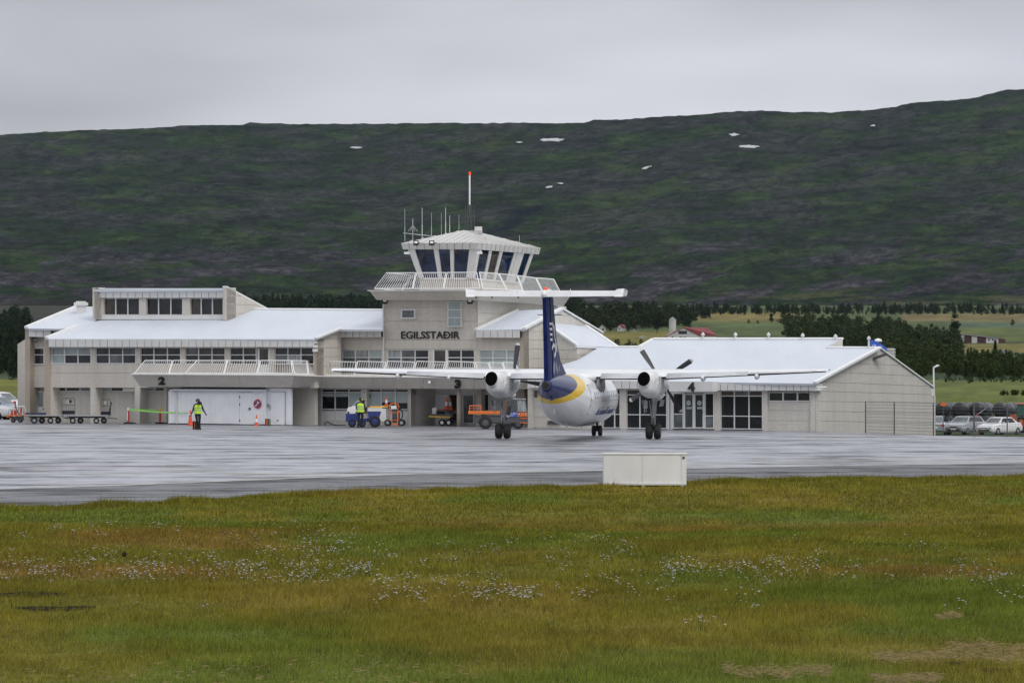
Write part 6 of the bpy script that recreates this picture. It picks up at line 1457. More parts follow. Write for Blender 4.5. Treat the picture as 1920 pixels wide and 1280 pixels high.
hs = thing('hose_loop', 'black hose lying on the ground left of the tug', 'hose', G(620, 796)); one('hose', lambda bm: path(bm, [tuple(G(x, 797, .03) + V(0, 0, z)) for x, z in ((609, 0), (609.5, .12), (613, .2), (618, .14), (623, .05), (632, .0), (648, 0))], .035, 8), MT['rubber'], hs, True)
# ---- equipment cart with cones --------------------------------------------------
cl = G(831, 798, 0); t = thing('equipment_cart', 'low cart with yellow side rail loaded with gear left of the round column', 'cart', cl, R(-3))
one('platform', lambda bm: (box(bm, (-.1, 0, .62), (1.35, .8, .18)), box(bm, (.3, .1, .78), (1.0, .6, .05))), MT['steel_dark'], t); one('side_rail', lambda bm: box(bm, (-.2, -.43, .55), (1.28, .06, .08), Matrix.Rotation(R(2), 3, 'Y')), MT['yellow'], t)
one('cargo', lambda bm: (box(bm, (-.15, .0, .80), (.5, .5, .18)), box(bm, (.35, .05, .86), (.6, .5, .07)), box(bm, (.0, .05, .95), (.7, .4, .05))), MT['navy'], t); one('timber', lambda bm: (box(bm, (.05, -.1, .97), (.95, .08, .05)), box(bm, (.4, -.1, .88), (.8, .06, .04))), MT['orange'], t)
for x in (-.05, .35):
    for s in (-1, 1): wheel(t, (x, s * .36, .2), .2, .13, 'y', 'refl')
one('drawbar', lambda bm: tube(bm, (.45, 0, .4), (.95, -.2, .15), .03), MT['steel_dark'], t)
jc = thing('jerrycan', 'white plastic jerrycan on the left end of the cart', 'jerrycan', cl + V(-.53, .0, .71), R(10)); one('can', lambda bm: (box(bm, (0, 0, .17), (.28, .2, .32)), box(bm, (0, 0, .35), (.2, .14, .04))), MT['refl'], jc); one('cap', lambda bm: tube(bm, (.07, 0, .36), (.07, 0, .41), .03, 8), MT['refl'], jc)
cone(0, 0, .72, 'front orange cone with white band on top of the cart', cl + V(.20, -.15, 1.0)); cone(0, 0, .72, 'rear orange cone half hidden on the cart beside the column', cl + V(.42, .15, .98))
cone(0, 0, .52, 'low orange cone with white band on the ground right of the column', G(867, 794.5))
t = thing('low_trolley', 'low orange trolley carrying a white crate behind the truck', 'trolley', G(883, 796), 0); one('platform', lambda bm: box(bm, (0, 0, .26), (.95, .6, .07)), MT['orange'], t)
for x in (-.3, .3):
    for s in (-1, 1): wheel(t, (x, s * .25, .12), .12, .08, 'y', 'steel')
cr = thing('white_crate', 'white crate with grey ribs on the low orange trolley', 'crate', G(885, 796, 0) + V(0, 0, .295)); one('body', lambda bm: box(bm, (0, 0, .25), (.5, .5, .5)), MT['white'], cr); one('ribs', lambda bm: [box(bm, (x, -.255, .25), (.03, .015, .46)) for x in (-.2, -.1, 0, .1, .2)], MT['fascia'], cr)
bx = thing('black_bin', 'black bin with rounded lid behind the white crate', 'bin', G(873, 794.5)); one('body', lambda bm: box(bm, (0, 0, .42), (.6, .5, .84)), MT['black'], bx); one('lid', lambda bm: box(bm, (0, 0, .88), (.68, .56, .07)), MT['black'], bx)
# ---- orange flatbed truck -----------------------------------------------------------
tk = G(938, 803.6); t = thing('flatbed_truck', 'orange flatbed airport truck with dark cab parked behind the left engine', 'truck', tk, R(0))
one('cargo_bed', lambda bm: (box(bm, (-.75, 0, 1.10), (2.6, 1.5, .19))), MT['orange'], t)
one('bed_rail', lambda bm: (path(bm, [(-1.98, -.7, 1.2), (-1.98, -.7, 1.5), (-1.9, -.7, 1.55), (-1.3, -.7, 1.55), (-1.24, -.7, 1.48), (-1.24, -.7, 1.2)], .025), path(bm, [(-1.98, .7, 1.2), (-1.98, .7, 1.55), (-1.24, .7, 1.55), (-1.24, .7, 1.2)], .025), tube(bm, (-1.98, -.7, 1.38), (-1.24, -.7, 1.38), .02), tube(bm, (-1.98, -.7, 1.5), (-1.98, .7, 1.5), .02)), MT['orange'], t)
one('chassis', lambda bm: (box(bm, (-.1, 0, .62), (3.0, 1.2, .5)), box(bm, (-.55, -.62, .62), (1.1, .1, .34))), MT['steel_dark'], t)
cabp = [(.42, .42), (1.78, .42), (1.78, 1.12), (1.62, 1.95), (.62, 2.0), (.50, 1.9), (.42, 1.2)]
one('cab', lambda bm: prism(bm, [(x, -.78, z) for x, z in cabp], [(x, .72, z) for x, z in cabp]), MT['steel_dark'], t)
one('cab_roof', lambda bm: (box(bm, (1.1, 0, 2.0), (1.1, 1.45, .06)), tube(bm, (.95, 0, 2.03), (.95, 0, 2.1), .06, 8)), MT['steel'], t)
one('side_window', lambda bm: prism(bm, [(.52, -.80, 1.22), (1.0, -.80, 1.22), (.98, -.80, 1.88), (.64, -.80, 1.88)], [(.52, -.775, 1.22), (1.0, -.775, 1.22), (.98, -.775, 1.88), (.64, -.775, 1.88)]), MT['glass_grey'], t)
one('windscreen', lambda bm: prism(bm, [(1.12, -.80, 1.2), (1.70, -.80, 1.16), (1.58, -.80, 1.88), (1.1, -.80, 1.9)], [(1.12, -.775, 1.2), (1.70, -.775, 1.16), (1.58, -.775, 1.88), (1.1, -.775, 1.9)]), MT['curtain'], t)
one('front_panel', lambda bm: box(bm, (1.42, -.80, .98), (.66, .05, .28)), MT['orange'], t)
for x in (1.22, 1.64): one('headlight', lambda bm: (lathe(bm, (x, -.83, 1.0), [(.085, .0), (.085, .02)], 14, 'y')), MT['black'], t); one('lamp_glass', lambda bm: (lathe(bm, (x, -.845, 1.0), [(.045, .0), (.045, .02)], 12, 'y')), MT['refl'], t)
one('side_panel', lambda bm: box(bm, (.72, -.805, .97), (.74, .03, .32)), MT['blue_sign'], t)
one('step_bumper', lambda bm: (box(bm, (1.5, -.75, .72), (.5, .12, .05)), box(bm, (1.5, -.75, .42), (.5, .12, .05))), MT['orange'], t)
one('exhaust_stack', lambda bm: tube(bm, (.35, -.5, 1.2), (.35, -.5, 1.95), .06, 8), MT['orange'], t)
def local_text(parent, s, x0, x1, z0, z1, y, m, bold=.02):
    me = text_mesh(s, bold, .01); co = np.array([v.co[:] for v in me.vertices]); mn, mx = co.min(0), co.max(0)
    for v in me.vertices: v.co = (x0 + (x1 - x0) * (v.co.x - mn[0]) / (mx[0] - mn[0]), y - (.008 if v.co.z > 0 else 0), z0 + (z1 - z0) * (v.co.y - mn[1]) / (mx[1] - mn[1]))
    bm = B(); bm.from_mesh(me); bpy.data.meshes.remove(me); return obj('lettering', bm, MT[m], parent)
local_text(t, 'Air Iceland', .38, .74, .99, 1.08, -.823, 'refl'); local_text(t, 'Connect', .44, .74, .87, .95, -.823, 'refl')
one('logo', lambda bm: (path(bm, [(.82, -.825, .86), (.80, -.825, .96), (.84, -.825, 1.06), (.92, -.825, 1.10)], .014, 4), path(bm, [(.88, -.825, .96), (.95, -.825, 1.0), (1.05, -.825, 1.08)], .014, 4), path(bm, [(.86, -.825, 1.02), (.96, -.825, 1.08)], .012, 4)), MT['refl'], t)
for x, r in ((-.95, .42), (.45, .40), (1.15, .36)):
    for s in (-1, 1): wheel(t, (x, s * .62, r), r, .26, 'y', 'steel_dark')
t.scale = (.90, .9, .86)
# ---- baggage dollies along the left wing -----------------------------------------
def dolly(px, by, L_, lab, cage=None):
    p = G(px, by); t = thing('baggage_dolly', lab, 'baggage dolly', p, 0, 'grey baggage dollies parked along the wall')
    one('deck', lambda bm: (box(bm, (0, 0, .50), (L_, 1.3, .06)), box(bm, (-L_ / 2 + .1, 0, .44), (.2, 1.2, .1)), box(bm, (L_ / 2 - .1, 0, .44), (.2, 1.2, .1))), MT['steel'], t)
    one('underframe', lambda bm: (box(bm, (0, 0, .40), (L_ * .8, .2, .1)), tube(bm, (L_ / 2, 0, .35), (L_ / 2 + .5, 0, .3), .03)), MT['steel_dark'], t)
    for x in (-L_ / 2 + .55, L_ / 2 - .75):
        for s, dx in ((-1, -.0), (1, .42)): wheel(t, (x + dx * .9, s * .48, .19), .19, .12, 'y', 'steel')
    return t, p
def cage(px, by, w, lab, h=1.0, z0=.56, slope=False):
    p = G(px, by) + V(0, .1, z0); t = thing('roll_cage', lab, 'roll cage', p, 0, 'wire roll cages on the dollies')
    one('frame', lambda bm: (path(bm, [(-w / 2, 0, 0), (-w / 2, 0, h - .08), (-w / 2 + .08, 0, h), (w / 2 - .08, 0, h), (w / 2, 0, h - .08), (w / 2, 0, 0)], .022), tube(bm, (-w / 2, 0, h * .58), (w / 2, 0, h * .58), .018), tube(bm, (-w / 2, 0, .1), (w / 2, 0, .1), .03)), MT['steel_dark'], t)
    one('wires', lambda bm: [tube(bm, (-w / 2 + w * k / 6, 0, .0), (-w / 2 + w * k / 6, 0, h * (.58 if k % 2 else 1)), .010, 4) for k in range(1, 6)], MT['steel_dark'], t)
    one('notice_plate', lambda bm: (box(bm, (-w * .08, -.02, h * .78), (w * .22, .015, h * .18)),), MT['steel'], t)
    if not slope: one('notice_plate', lambda bm: box(bm, (w * .16, -.02, h * .80), (w * .18, .015, h * .18)), MT['black'], t)
    one('luggage', lambda bm: box(bm, (0, .1, .12), (w * .9, .5, .22)), MT['navy'], t)
    if slope: one('drawbar', lambda bm: tube(bm, (w * .2, -.1, -.2), (w * .62, -.1, h * .82), .035), MT['black'], t)
    return t
dolly(84, 793.6, 2.3, 'flat dolly with blue tarpaulin in front of the white door and wide pillar'); dolly(163, 793.9, 2.75, 'flat dolly carrying two roll cages in front of the first two bays')
cage(128, 793.6, .80, 'wide wire roll cage with two notices standing on the middle dolly'); cage(198, 793.6, .60, 'narrow wire roll cage with leaning black drawbar at the right end', slope=True, z0=.50)
MT['tarp'] = mat('tarpaulin', (.03, .035, .07), .7, var=.3, scale=5); dd_ = thing('folded_tarpaulin', 'folded dark blue tarpaulin on the left dolly by the white door', 'tarpaulin', G(68, 793.5) + V(0, .1, .53)); one('cloth', lambda bm: (box(bm, (.15, 0, .07), (.85, .6, .13)), box(bm, (-.4, 0, .08), (.55, .5, .1))), MT['tarp'], dd_)
# lift trolley at far left
t = thing('orange_trolley', 'orange based trolley with white railings parked beside the cars', 'trolley', G(31, 791.5), 0)
one('platform', lambda bm: (box(bm, (.05, 0, .56), (1.2, .8, .09)), box(bm, (-.62, 0, .5), (.24, .6, .2))), MT['orange'], t); one('undercarriage', lambda bm: (box(bm, (.1, 0, .32), (.9, .5, .3)),), MT['steel_dark'], t)
one('railing', lambda bm: (path(bm, [(-.5, -.35, .6), (-.5, -.35, 1.3), (.6, -.35, 1.3), (.75, -.35, 1.05), (.75, -.35, .6)], .022), [tube(bm, (x, -.35, .6), (x, -.35, 1.3), .018) for x in (-.2, .1, .3, .5)], path(bm, [(-.5, .35, .6), (-.5, .35, 1.3), (.6, .35, 1.3)], .022), tube(bm, (-.5, -.35, 1.3), (-.5, .35, 1.3), .022)), MT['white'], t)
one('load', lambda bm: box(bm, (-.15, 0, .8), (.3, .4, .3)), MT['red'], t); one('load', lambda bm: box(bm, (.35, 0, .95), (.12, .3, .5)), MT['red'], t); one('hose', lambda bm: path(bm, [(-.05, -.4, 1.6), (.0, -.4, 1.2), (.15, -.4, .8), (.35, -.4, .55), (.6, -.4, .5)], .03), MT['rubber'], t); one('cap', lambda bm: (box(bm, (-.12, -.2, 1.62), (.2, .2, .2)), tube(bm, (-.1, -.2, .7), (-.1, -.2, 1.6), .03)), MT['red'], t)
for x in (-.25, .3):
    for s in (-1, 1): wheel(t, (x, s * .35, .17), .17, .1, 'y', 'steel_dark')
t.scale = (.8, .8, .78)
# ---- white cabinet on the grass ----------------------------------------------------
cp = G(1209, 911.5, 0); t = thing('equipment_cabinet', 'long low white equipment cabinet on short feet at the grass edge', 'cabinet', cp, R(0))
s_ = F / cp.y; wb = 156 / s_; hb = 58.5 / s_
MT['cabinet'] = mat('cabinet_paint', (.76, .76, .75), .5, var=.06, scale=1.5, detail=8, bump=.05, stretch=(1, 1, .4))
one('body', lambda bm: box(bm, (0, .35, .05 + hb / 2), (wb, .8, hb - .02)), MT['cabinet'], t)
for a, b_ in ((-.5, -.04), (-.032, .43), (.437, .5)): one('front_panel', lambda bm: box(bm, ((a + b_) / 2 * wb, -.06, .07 + hb / 2), ((b_ - a) * wb - .02, .03, hb - .07)), MT['cabinet'], t)
one('lid', lambda bm: box(bm, (0, .35, hb + .05), (wb + .05, .9, .04)), MT['cabinet'], t); one('vent', lambda bm: [box(bm, (.465 * wb, -.085, hb - .12 + k * .022), (.08, .015, .012)) for k in range(4)], MT['black'], t)
one('frame_base', lambda bm: box(bm, (0, .3, .075), (wb, .85, .05)), MT['fascia'], t)
for x in (-.47, -.02, .45): one('foot', lambda bm: box(bm, (x * wb, .0, .0), (.10, .2, .16)), MT['white_dirty'], t)
# ---- cars ----------------------------------------------------------------------------
MT['car_white'] = mat('car_white', (.78, .79, .80), .25, coat=.8); MT['car_silver'] = mat('car_silver', (.42, .44, .47), .3, .4, coat=.6); MT['car_blue'] = mat('car_grey_blue', (.30, .36, .42), .28, .3, coat=.6); MT['car_dark'] = mat('car_dark', (.05, .06, .08), .3, coat=.6)
MT['lamp'] = mat('lamp_glass', (.55, .58, .6), .15); MT['tail_lamp'] = mat('tail_lamp', (.45, .02, .02), .3)
def car(lab, loc, rz, paint, kind='sedan', L_=4.4, W_=1.75, Hh=1.46, cat='car', grp='cars parked behind the airport'):
    t = thing('parked_car', lab, cat, loc, rz, grp); h2 = .92 if kind != 'suv' else 1.02
    # front is -y; body as lofted cross sections along y
    f, r_ = -L_ / 2, L_ / 2
    if kind == 'sedan': prof = [(f, .35, .62), (f + .08, .28, .74), (f + .5, .24, .84), (f + 1.15, .22, .95), (f + 2.2, .22, .98), (r_ - .9, .22, 1.0), (r_ - .25, .26, .98), (r_, .35, .80)]; cab_ = [(f + 1.05, .94), (f + 1.75, Hh - .05), (f + 2.3, Hh), (f + 3.0, Hh - .02), (r_ - .65, .99)]
    else: prof = [(f, .40, .72), (f + .08, .32, .88), (f + .5, .28, .98), (f + 1.1, .26, 1.04), (f + 2.2, .26, 1.06), (r_ - .5, .26, 1.06), (r_ - .1, .3, 1.02), (r_, .4, .9)]; cab_ = [(f + 1.0, 1.02), (f + 1.7, Hh - .06), (f + 2.3, Hh), (r_ - .7, Hh - .02), (r_ - .12, 1.04)]
    def body(bm):
        rings = []
        for i, (y, z0, z1) in enumerate(prof):
            w = W_ / 2 * (.86 if i in (0, len(prof) - 1) else (.95 if i in (1, len(prof) - 2) else 1)); zs = [(z0, .94), (z0 + .12, 1.0), ((z0 + z1) / 2, 1.0), (z1 - .08, .96), (z1, .86)]
            rings.append([bm.verts.new((-w * k, y, z)) for z, k in zs] + [bm.verts.new((w * k, y, z)) for z, k in reversed(zs)])
        n = len(rings[0])
        for a, b_ in zip(rings[:-1], rings[1:]):
            for i in range(n): j = (i + 1) % n; bm.faces.new((a[i], a[j], b_[j], b_[i]))
        bm.faces.new(rings[0]); bm.faces.new(list(reversed(rings[-1])))
    one('body', body, MT[paint], t, smooth=False)
    w0, w1 = W_ / 2 * .86, W_ / 2 * .68
    def cabf(bm, ins=0.0, m=None):
        zb = min(cab_[0][1], cab_[-1][1]); L2 = [bm.verts.new((-(w0 if z < zb + .1 else w1), y, z)) for y, z in cab_]; R2 = [bm.verts.new(((w0 if z < zb + .1 else w1), y, z)) for y, z in cab_]
        for i in range(len(cab_) - 1): bm.faces.new((L2[i], L2[i + 1], R2[i + 1], R2[i]))
        bm.faces.new(L2); bm.faces.new(list(reversed(R2)))
    one('roof', cabf, MT[paint], t)
    def quad(nm, q, m): 
        bm = B(); n = (Vector(q[1]) - Vector(q[0])).cross(Vector(q[3]) - Vector(q[0])).normalized(); cen = sum((Vector(x) for x in q), Vector()) / 4
        if n.dot(cen - V(0, 0, .9)) < 0: n = -n
        prism(bm, [Vector(x) + n * .012 for x in q], [Vector(x) - n * .01 for x in q]); return obj(nm, bm, MT[m], t)
    (y0, z0), (y1, z1) = cab_[0], cab_[1]; k = .12
    L1 = lambda a, b_, t_: a + (b_ - a) * t_
    quad('windscreen', [(-L1(w0, w1, k) * .92, L1(y0, y1, k), L1(z0, z1, k)), (L1(w0, w1, k) * .92, L1(y0, y1, k), L1(z0, z1, k)), (L1(w0, w1, .93) * .9, L1(y0, y1, .93), L1(z0, z1, .93)), (-L1(w0, w1, .93) * .9, L1(y0, y1, .93), L1(z0, z1, .93))], 'glass_grey')
    (y0, z0), (y1, z1) = cab_[-1], cab_[-2]
    quad('rear_window', [(-L1(w0, w1, k) * .92, L1(y0, y1, k), L1(z0, z1, k)), (L1(w0, w1, k) * .92, L1(y0, y1, k), L1(z0, z1, k)), (L1(w0, w1, .88) * .9, L1(y0, y1, .88), L1(z0, z1, .88)), (-L1(w0, w1, .88) * .9, L1(y0, y1, .88), L1(z0, z1, .88))], 'glass_grey')
    zb, ztop = cab_[0][1] + .05, Hh - .10; ya, yc = cab_[0][0] + .35, cab_[-1][0] - .35; ym = (ya + yc) / 2
    for s in (-1, 1):
        for a, b_, ta, tb in ((ya, ym - .04, ya + .42, ym - .04), (ym + .04, yc, ym + .04, yc - .38)):
            quad('side_window', [(s * w0 * .985, a, zb), (s * w0 * .985, b_, zb), (s * (w1 + .035), tb, ztop), (s * (w1 + .035), ta, ztop)], 'glass')
        one('mirror', lambda bm: box(bm, (s * (W_ / 2 + .06), cab_[0][0] + .45, zb + .02), (.18, .1, .13)), MT[paint], t)
        one('headlight', lambda bm: box(bm, (s * W_ * .34, f + .04, prof[0][2] - .02), (.34, .16, .13)), MT['lamp'], t); one('tail_light', lambda bm: box(bm, (s * W_ * .38, r_ - .03, .82), (.2, .12, .22)), MT['tail_lamp'], t)
        for y in (f + .82, r_ - .82): wheel(t, (s * (W_ / 2 - .10), y, .31), .32, .22, 'x', 'steel')
    one('grille', lambda bm: (box(bm, (0, f + .01, prof[0][2] - .05), (.62, .06, .11)), box(bm, (0, f + .02, prof[0][1] + .05), (1.1, .06, .10))), MT['black'], t)
    one('number_plate', lambda bm: (box(bm, (0, f - .025, .50), (.48, .02, .11)), box(bm, (0, r_ + .015, .62), (.48, .02, .11))), MT['refl'], t)
    return t
Yc = 374
def cz(px, Y=Yc): return at(px, Y, tz(px, Y) + .0)
car('white sedan facing the apron at the right edge of the car park', cz(1874), R(-42), 'car_white', 'sedan')
car('silver crossover facing the apron, left of the white sedan', cz(1810), R(-32), 'car_silver', 'suv', 4.4, 1.8, 1.55)
car('pale estate car with red tail lights half hidden by the gable wall', cz(1757), R(170), 'car_silver', 'suv', 4.5, 1.75, 1.58)
car('white roofed off-road car behind two others at the far left', at(-6, 316, -.05), R(60), 'car_white', 'suv', 4.7, 1.85, 1.65)
car('grey-blue hatchback parked at the far left edge', at(-6, 304, -.05), R(70), 'car_blue', 'sedan', 4.2, 1.75, 1.5)
car('white car nose at the lower far left corner of the car park', at(-32, 298, -.05), R(75), 'car_white', 'sedan', 4.3, 1.75, 1.25)
# tractor at right edge
t = thing('tractor', 'green and orange tractor cut off by the right edge behind the white sedan', 'tractor', at(1926, 384, tz(1926, 384)), R(-60))
MT['tr_green'] = mat('tractor_green', (.03, .14, .10), .5, var=.2)
one('cab', lambda bm: (prism(bm, [(-.7, -.6, 1.2), (.7, -.6, 1.2), (.6, -.6, 2.35), (-.6, -.6, 2.35)], [(-.7, .6, 1.2), (.7, .6, 1.2), (.6, .6, 2.35), (-.6, .6, 2.35)])), MT['tr_green'], t); one('cab_roof', lambda bm: box(bm, (0, 0, 2.4), (1.5, 1.4, .12)), MT['orange'], t)
one('bonnet', lambda bm: box(bm, (-1.3, 0, 1.15), (1.4, .7, .6)), MT['orange'], t)
for s in (-1, 1): wheel(t, (.5, s * .8, .75), .75, .4, 'y', 'orange'); wheel(t, (-1.5, s * .7, .45), .45, .3, 'y', 'orange')
# ---- hay bales ------------------------------------------------------------------------
MT['bale'] = mat('bale_wrap', (.018, .018, .020), .30, var=.4, scale=2.5, bump=.25, bscale=5, spec=.5)
MT['bale_w'] = mat('bale_wrap_pale', (.09, .095, .105), .28, var=.7, scale=2.6, bump=.2, bscale=5)
bi = 0
def bale(px, Y, z, m, lab, r=.62):
    t = one('hay_bale', lambda bm: lathe(bm, (0, 0, 0), [(r * .25, -.62), (r * .85, -.60), (r, -.48), (r * 1.01, 0), (r, .48), (r * .85, .60), (r * .25, .62)], 22, 'y'), MT[m], None, smooth=True)
    t.location = at(px, Y, z); t.rotation_euler = (0, random.uniform(-.2, .2), R(-20) + random.uniform(-.25, .25)); tag(t, lab, 'hay bale', 'wrapped round hay bales stacked behind the parked cars')
zb0 = -2.52
ups = [(1768, 'm'), (1801, 'm'), (1834, 'm'), (1876, 'm')]
names = {0: 'upper black hay bale behind the orange disc sign', 1: 'upper black hay bale second from the gable wall', 2: 'upper black hay bale above the silver crossover', 3: 'upper black hay bale above the white sedan'}
for i, (px, _) in enumerate(ups): bale(px, 392, zb0 + 1.78, 'bale', names[i], .66)
for px, lab in ((1755, 'half hidden bale touching the gable wall, upper layer second row'), (1785, 'shiny topped bale right of the orange disc sign, second row'), (1817, 'shiny topped bale left of the slanting barrier arm, second row'), (1850, 'shiny topped bale between the silver and white cars, second row'), (1893, 'shiny bale just right of the big bale above the white sedan'), (1905, 'shiny bale second from the tractor in the upper layer'), (1915, 'shiny bale beside the tractor in the upper layer')):
    bale(px, 395.6, zb0 + 1.74, 'bale_w', lab, .62)
for px, lab in ((1752, 'bottom layer bale against the gable wall'), (1783, 'bottom layer bale behind the pale estate car roof'), (1816, 'bottom layer bale behind the silver crossover roof'), (1850, 'bottom layer bale in the gap between the silver and white cars'), (1884, 'bottom layer bale behind the white sedan roof'), (1915, 'bottom layer bale behind the tail of the white sedan')):
    bale(px, 391, zb0 + .64, 'bale', lab)
ds = thing('disc_sign', 'orange oval sign on a thin post behind the gable corner', 'sign', at(1769, 366, tz(1769, 366)))
def _d(bm):
    n = 20; ring = [V(.28 * math.cos(2 * math.pi * i / n), -.02, .16 * math.sin(2 * math.pi * i / n)) for i in range(n)]; zt = H - (757.5 - YH) * 366 / F - tz(1769, 366); prism(bm, [p + V(0, 0, zt) for p in ring], [p + V(0, .03, zt) for p in ring])
one('disc', _d, MT['orange'], ds); one('post', lambda bm: tube(bm, (0, .03, 0), (0, .03, H - (758 - YH) * 366 / F - tz(1769, 366)), .025), MT['steel_dark'], ds)
bp = thing('car_park_barrier', 'thin red and grey barrier arm slanting above the silver crossover', 'barrier', at(1828, 380, tz(1828, 380))); _o = at(1828, 380, tz(1828, 380))
one('arm', lambda bm: tube(bm, (0, 0, 1.4), (.95, 0, 2.1), .03), MT['steel'], bp); one('arm_tip', lambda bm: tube(bm, (-.1, 0, 1.32), (.25, 0, 1.58), .05), MT['red'], bp); one('post', lambda bm: box(bm, (0, 0, .7), (.25, .2, 1.4)), MT['red'], bp)
# ---- wire fence and lamp post ----------------------------------------------------------
def gp(px, py): return G(px, py, 0)
fe_ = thing('wire_fence', 'dark wire fence on steel posts in front of the right gable and car park', 'fence', gp(1623, 811))
posts = [(1623, 811.5, 752), (1676.7, 813.2, 753), (1750, 815.8, 754.5), (1826.5, 817.5, 755.5), (1888.5, 818.5, 757), (1960, 819.5, 758)]
PP = []
for x, yb, yt in posts:
    b_ = gp(x, yb); h = (yb - yt) / F * b_.y; PP.append((b_, h)); w = .038 if x != 1826.5 else .06
    one('post', lambda bm: box(bm, b_ + V(0, 0, h / 2 - .1), (w * 1.6, w * 1.6, h + .2)), MT['steel_dark'], fe_, True)
MT['wire'] = mat('fence_wire', (.16, .16, .17), .5, .3)
for (a, ha), (b_, hb_) in zip(PP[:-1], PP[1:]):
    def wf_(bm):
        for k in range(11):
            z = k / 10; tube(bm, a + V(0, 0, ha * z * .98 + .03), b_ + V(0, 0, hb_ * z * .98 + .03), .0095, 3)
        n = int((b_ - a).length / .16)
        for k in range(1, n): q = a.lerp(b_, k / n); tube(bm, q + V(0, 0, .03), q + V(0, 0, ha * .98), .004, 3)
    one('wire_mesh', wf_, MT['wire'], fe_, True)
lp = S4.hit(1751.5, 720, -.6); b0_ = Vector((lp.x, lp.y, -1.3)); t = thing('lamp_post', 'white lamp post rising behind the corner of the right gable', 'lamp post', b0_)
tt = CAM + ray(1750.5, 689) * lp.y; t2 = CAM + ray(1753.5, 687.5) * lp.y; t3 = CAM + ray(1761, 684.5) * lp.y
one('pole', lambda bm: path(bm, [b0_, tt, t2, t3], .05, 8), MT['white'], t, True); one('lantern', lambda bm: prism(bm, [CAM + ray(*p) * lp.y for p in ((1753, 686), (1757, 683), (1762, 685.5), (1757, 688))], [CAM + ray(*p) * (lp.y + .3) for p in ((1753, 686), (1757, 683), (1762, 685.5), (1757, 688))]), MT['white'], t, True)
# ------------------------------------------------------------------ farms beyond the airport
def Yof(py, px):
    """distance at which the ground shows at this image height (beyond 430 m)"""
    ys = np.linspace(432, 4450, 3000); v = YH + (H - terrain_z(ys, np.full_like(ys, px))) * F / ys
    return float(ys[int(np.argmin(np.abs(v - py)))])
def far(px, py):
    Y = Yof(py, px); return at(px, Y, tz(px, Y)), F / Y
MT['farm_white'] = mat('farm_white', (.50, .50, .48), .8, var=.1, scale=.3); MT['farm_red'] = mat('farm_red_roof', (.22, .045, .05), .7, var=.2, scale=.2)
MT['maroon'] = mat('maroon_boards', (.07, .03, .035), .8, var=.3, scale=.3); MT['farm_grey'] = mat('farm_grey', (.22, .22, .23), .8, var=.2, scale=.3)
def gable_house(lab, x0, x1, base, wall_y, ridge_y, roofm='farm_red', name='farm_house', depth=8., wins=(), gable_x=None, cat='house', grp=None, side=None):
    """gable end faces the camera between x0 and gable_x, the long side runs right from there"""
    p, s = far((x0 + x1) / 2, base); Y = p.y; t = thing(name, lab, cat, p, 0, grp)
    q = lambda x, y, d=0.0: CAM + ray(x, y) * Y + V(0, d, 0)
    gx = gable_x or x1; mx = (x0 + gx) / 2
    one('wall', lambda bm: prism(bm, [q(x0, base + 2), q(gx, base + 2), q(gx, wall_y), q(mx, ridge_y + .6), q(x0, wall_y)], [a + V(0, depth, 0) for a in (q(x0, base + 2), q(gx, base + 2), q(gx, wall_y), q(mx, ridge_y + .6), q(x0, wall_y))]), MT['farm_white'], t, True)
    if gx < x1: one('wall', lambda bm: prism(bm, [q(gx, base + 2), q(x1, base + 2), q(x1, wall_y), q(gx, wall_y)], [a + V(0, depth, 0) for a in (q(gx, base + 2), q(x1, base + 2), q(x1, wall_y), q(gx, wall_y))]), MT['farm_white'], t, True)
    def rf(bm):
        th = .8 / s * 1.2
        if gx < x1: prism(bm, [q(mx, ridge_y, -.2), q(x1 - (gx - mx) * .5, ridge_y + .8, depth / 2), q(x1 + 1, wall_y + .5, -.2), q(gx + .5, wall_y + .5, -.2)], [a + V(0, 0, -.25) for a in (q(mx, ridge_y, -.2), q(x1 - (gx - mx) * .5, ridge_y + .8, depth / 2), q(x1 + 1, wall_y + .5, -.2), q(gx + .5, wall_y + .5, -.2))])
        for a, b_ in ((q(x0 - .7, wall_y + .6, -.3), q(mx, ridge_y, -.3)), (q(mx, ridge_y, -.3), q(gx + .7, wall_y + .6, -.3))): prism(bm, [a, b_, b_ - V(0, 0, th), a - V(0, 0, th)], [c + V(0, depth + .4, 0) for c in (a, b_, b_ - V(0, 0, th), a - V(0, 0, th))])
    one('roof', rf, MT[roofm], t, True)
    for wx0, wy0, wx1, wy1 in wins: one('window', lambda bm: prism(bm, [q(wx0, wy0, -.1), q(wx1, wy0, -.1), q(wx1, wy1, -.1), q(wx0, wy1, -.1)], [a + V(0, .15, 0) for a in (q(wx0, wy0, -.1), q(wx1, wy0, -.1), q(wx1, wy1, -.1), q(wx0, wy1, -.1))]), MT['glass'], t, True)
    return t
gable_house('white farm building with long dull red roof beside the white silo', 1251, 1343, 646, 628, 613.5, gable_x=1312, wins=((1272, 620, 1288, 626), (1259, 630, 1262, 636), (1274, 631, 1279, 637), (1282, 631, 1286, 637)), name='farm_barn', cat='barn', depth=12)
p, s = far(1261, 640); t = thing('silo', 'pale round silo with pointed cap left of the red roofed barn', 'silo', p)
hh = (640 - 599) / s; rr_ = 6.6 / s
one('tower', lambda bm: lathe(bm, (0, 0, 0), [(rr_, -1), (rr_, hh)], 20), MT['farm_white'], t, smooth=False); one('cap', lambda bm: lathe(bm, (0, 0, hh), [(rr_ * 1.05, 0), (rr_ * .1, 5 / s)], 20), MT['farm_grey'], t)
gable_house('white farmhouse with red roof among dark trees, left of the tall silo', 1158, 1173, 621, 613, 608, gable_x=1166, wins=((1160.5, 614.5, 1162, 618),))
gable_house('small white house with bright red roof right of the farmhouse among trees', 1181, 1193, 621, 613, 609.5, gable_x=1186, wins=())
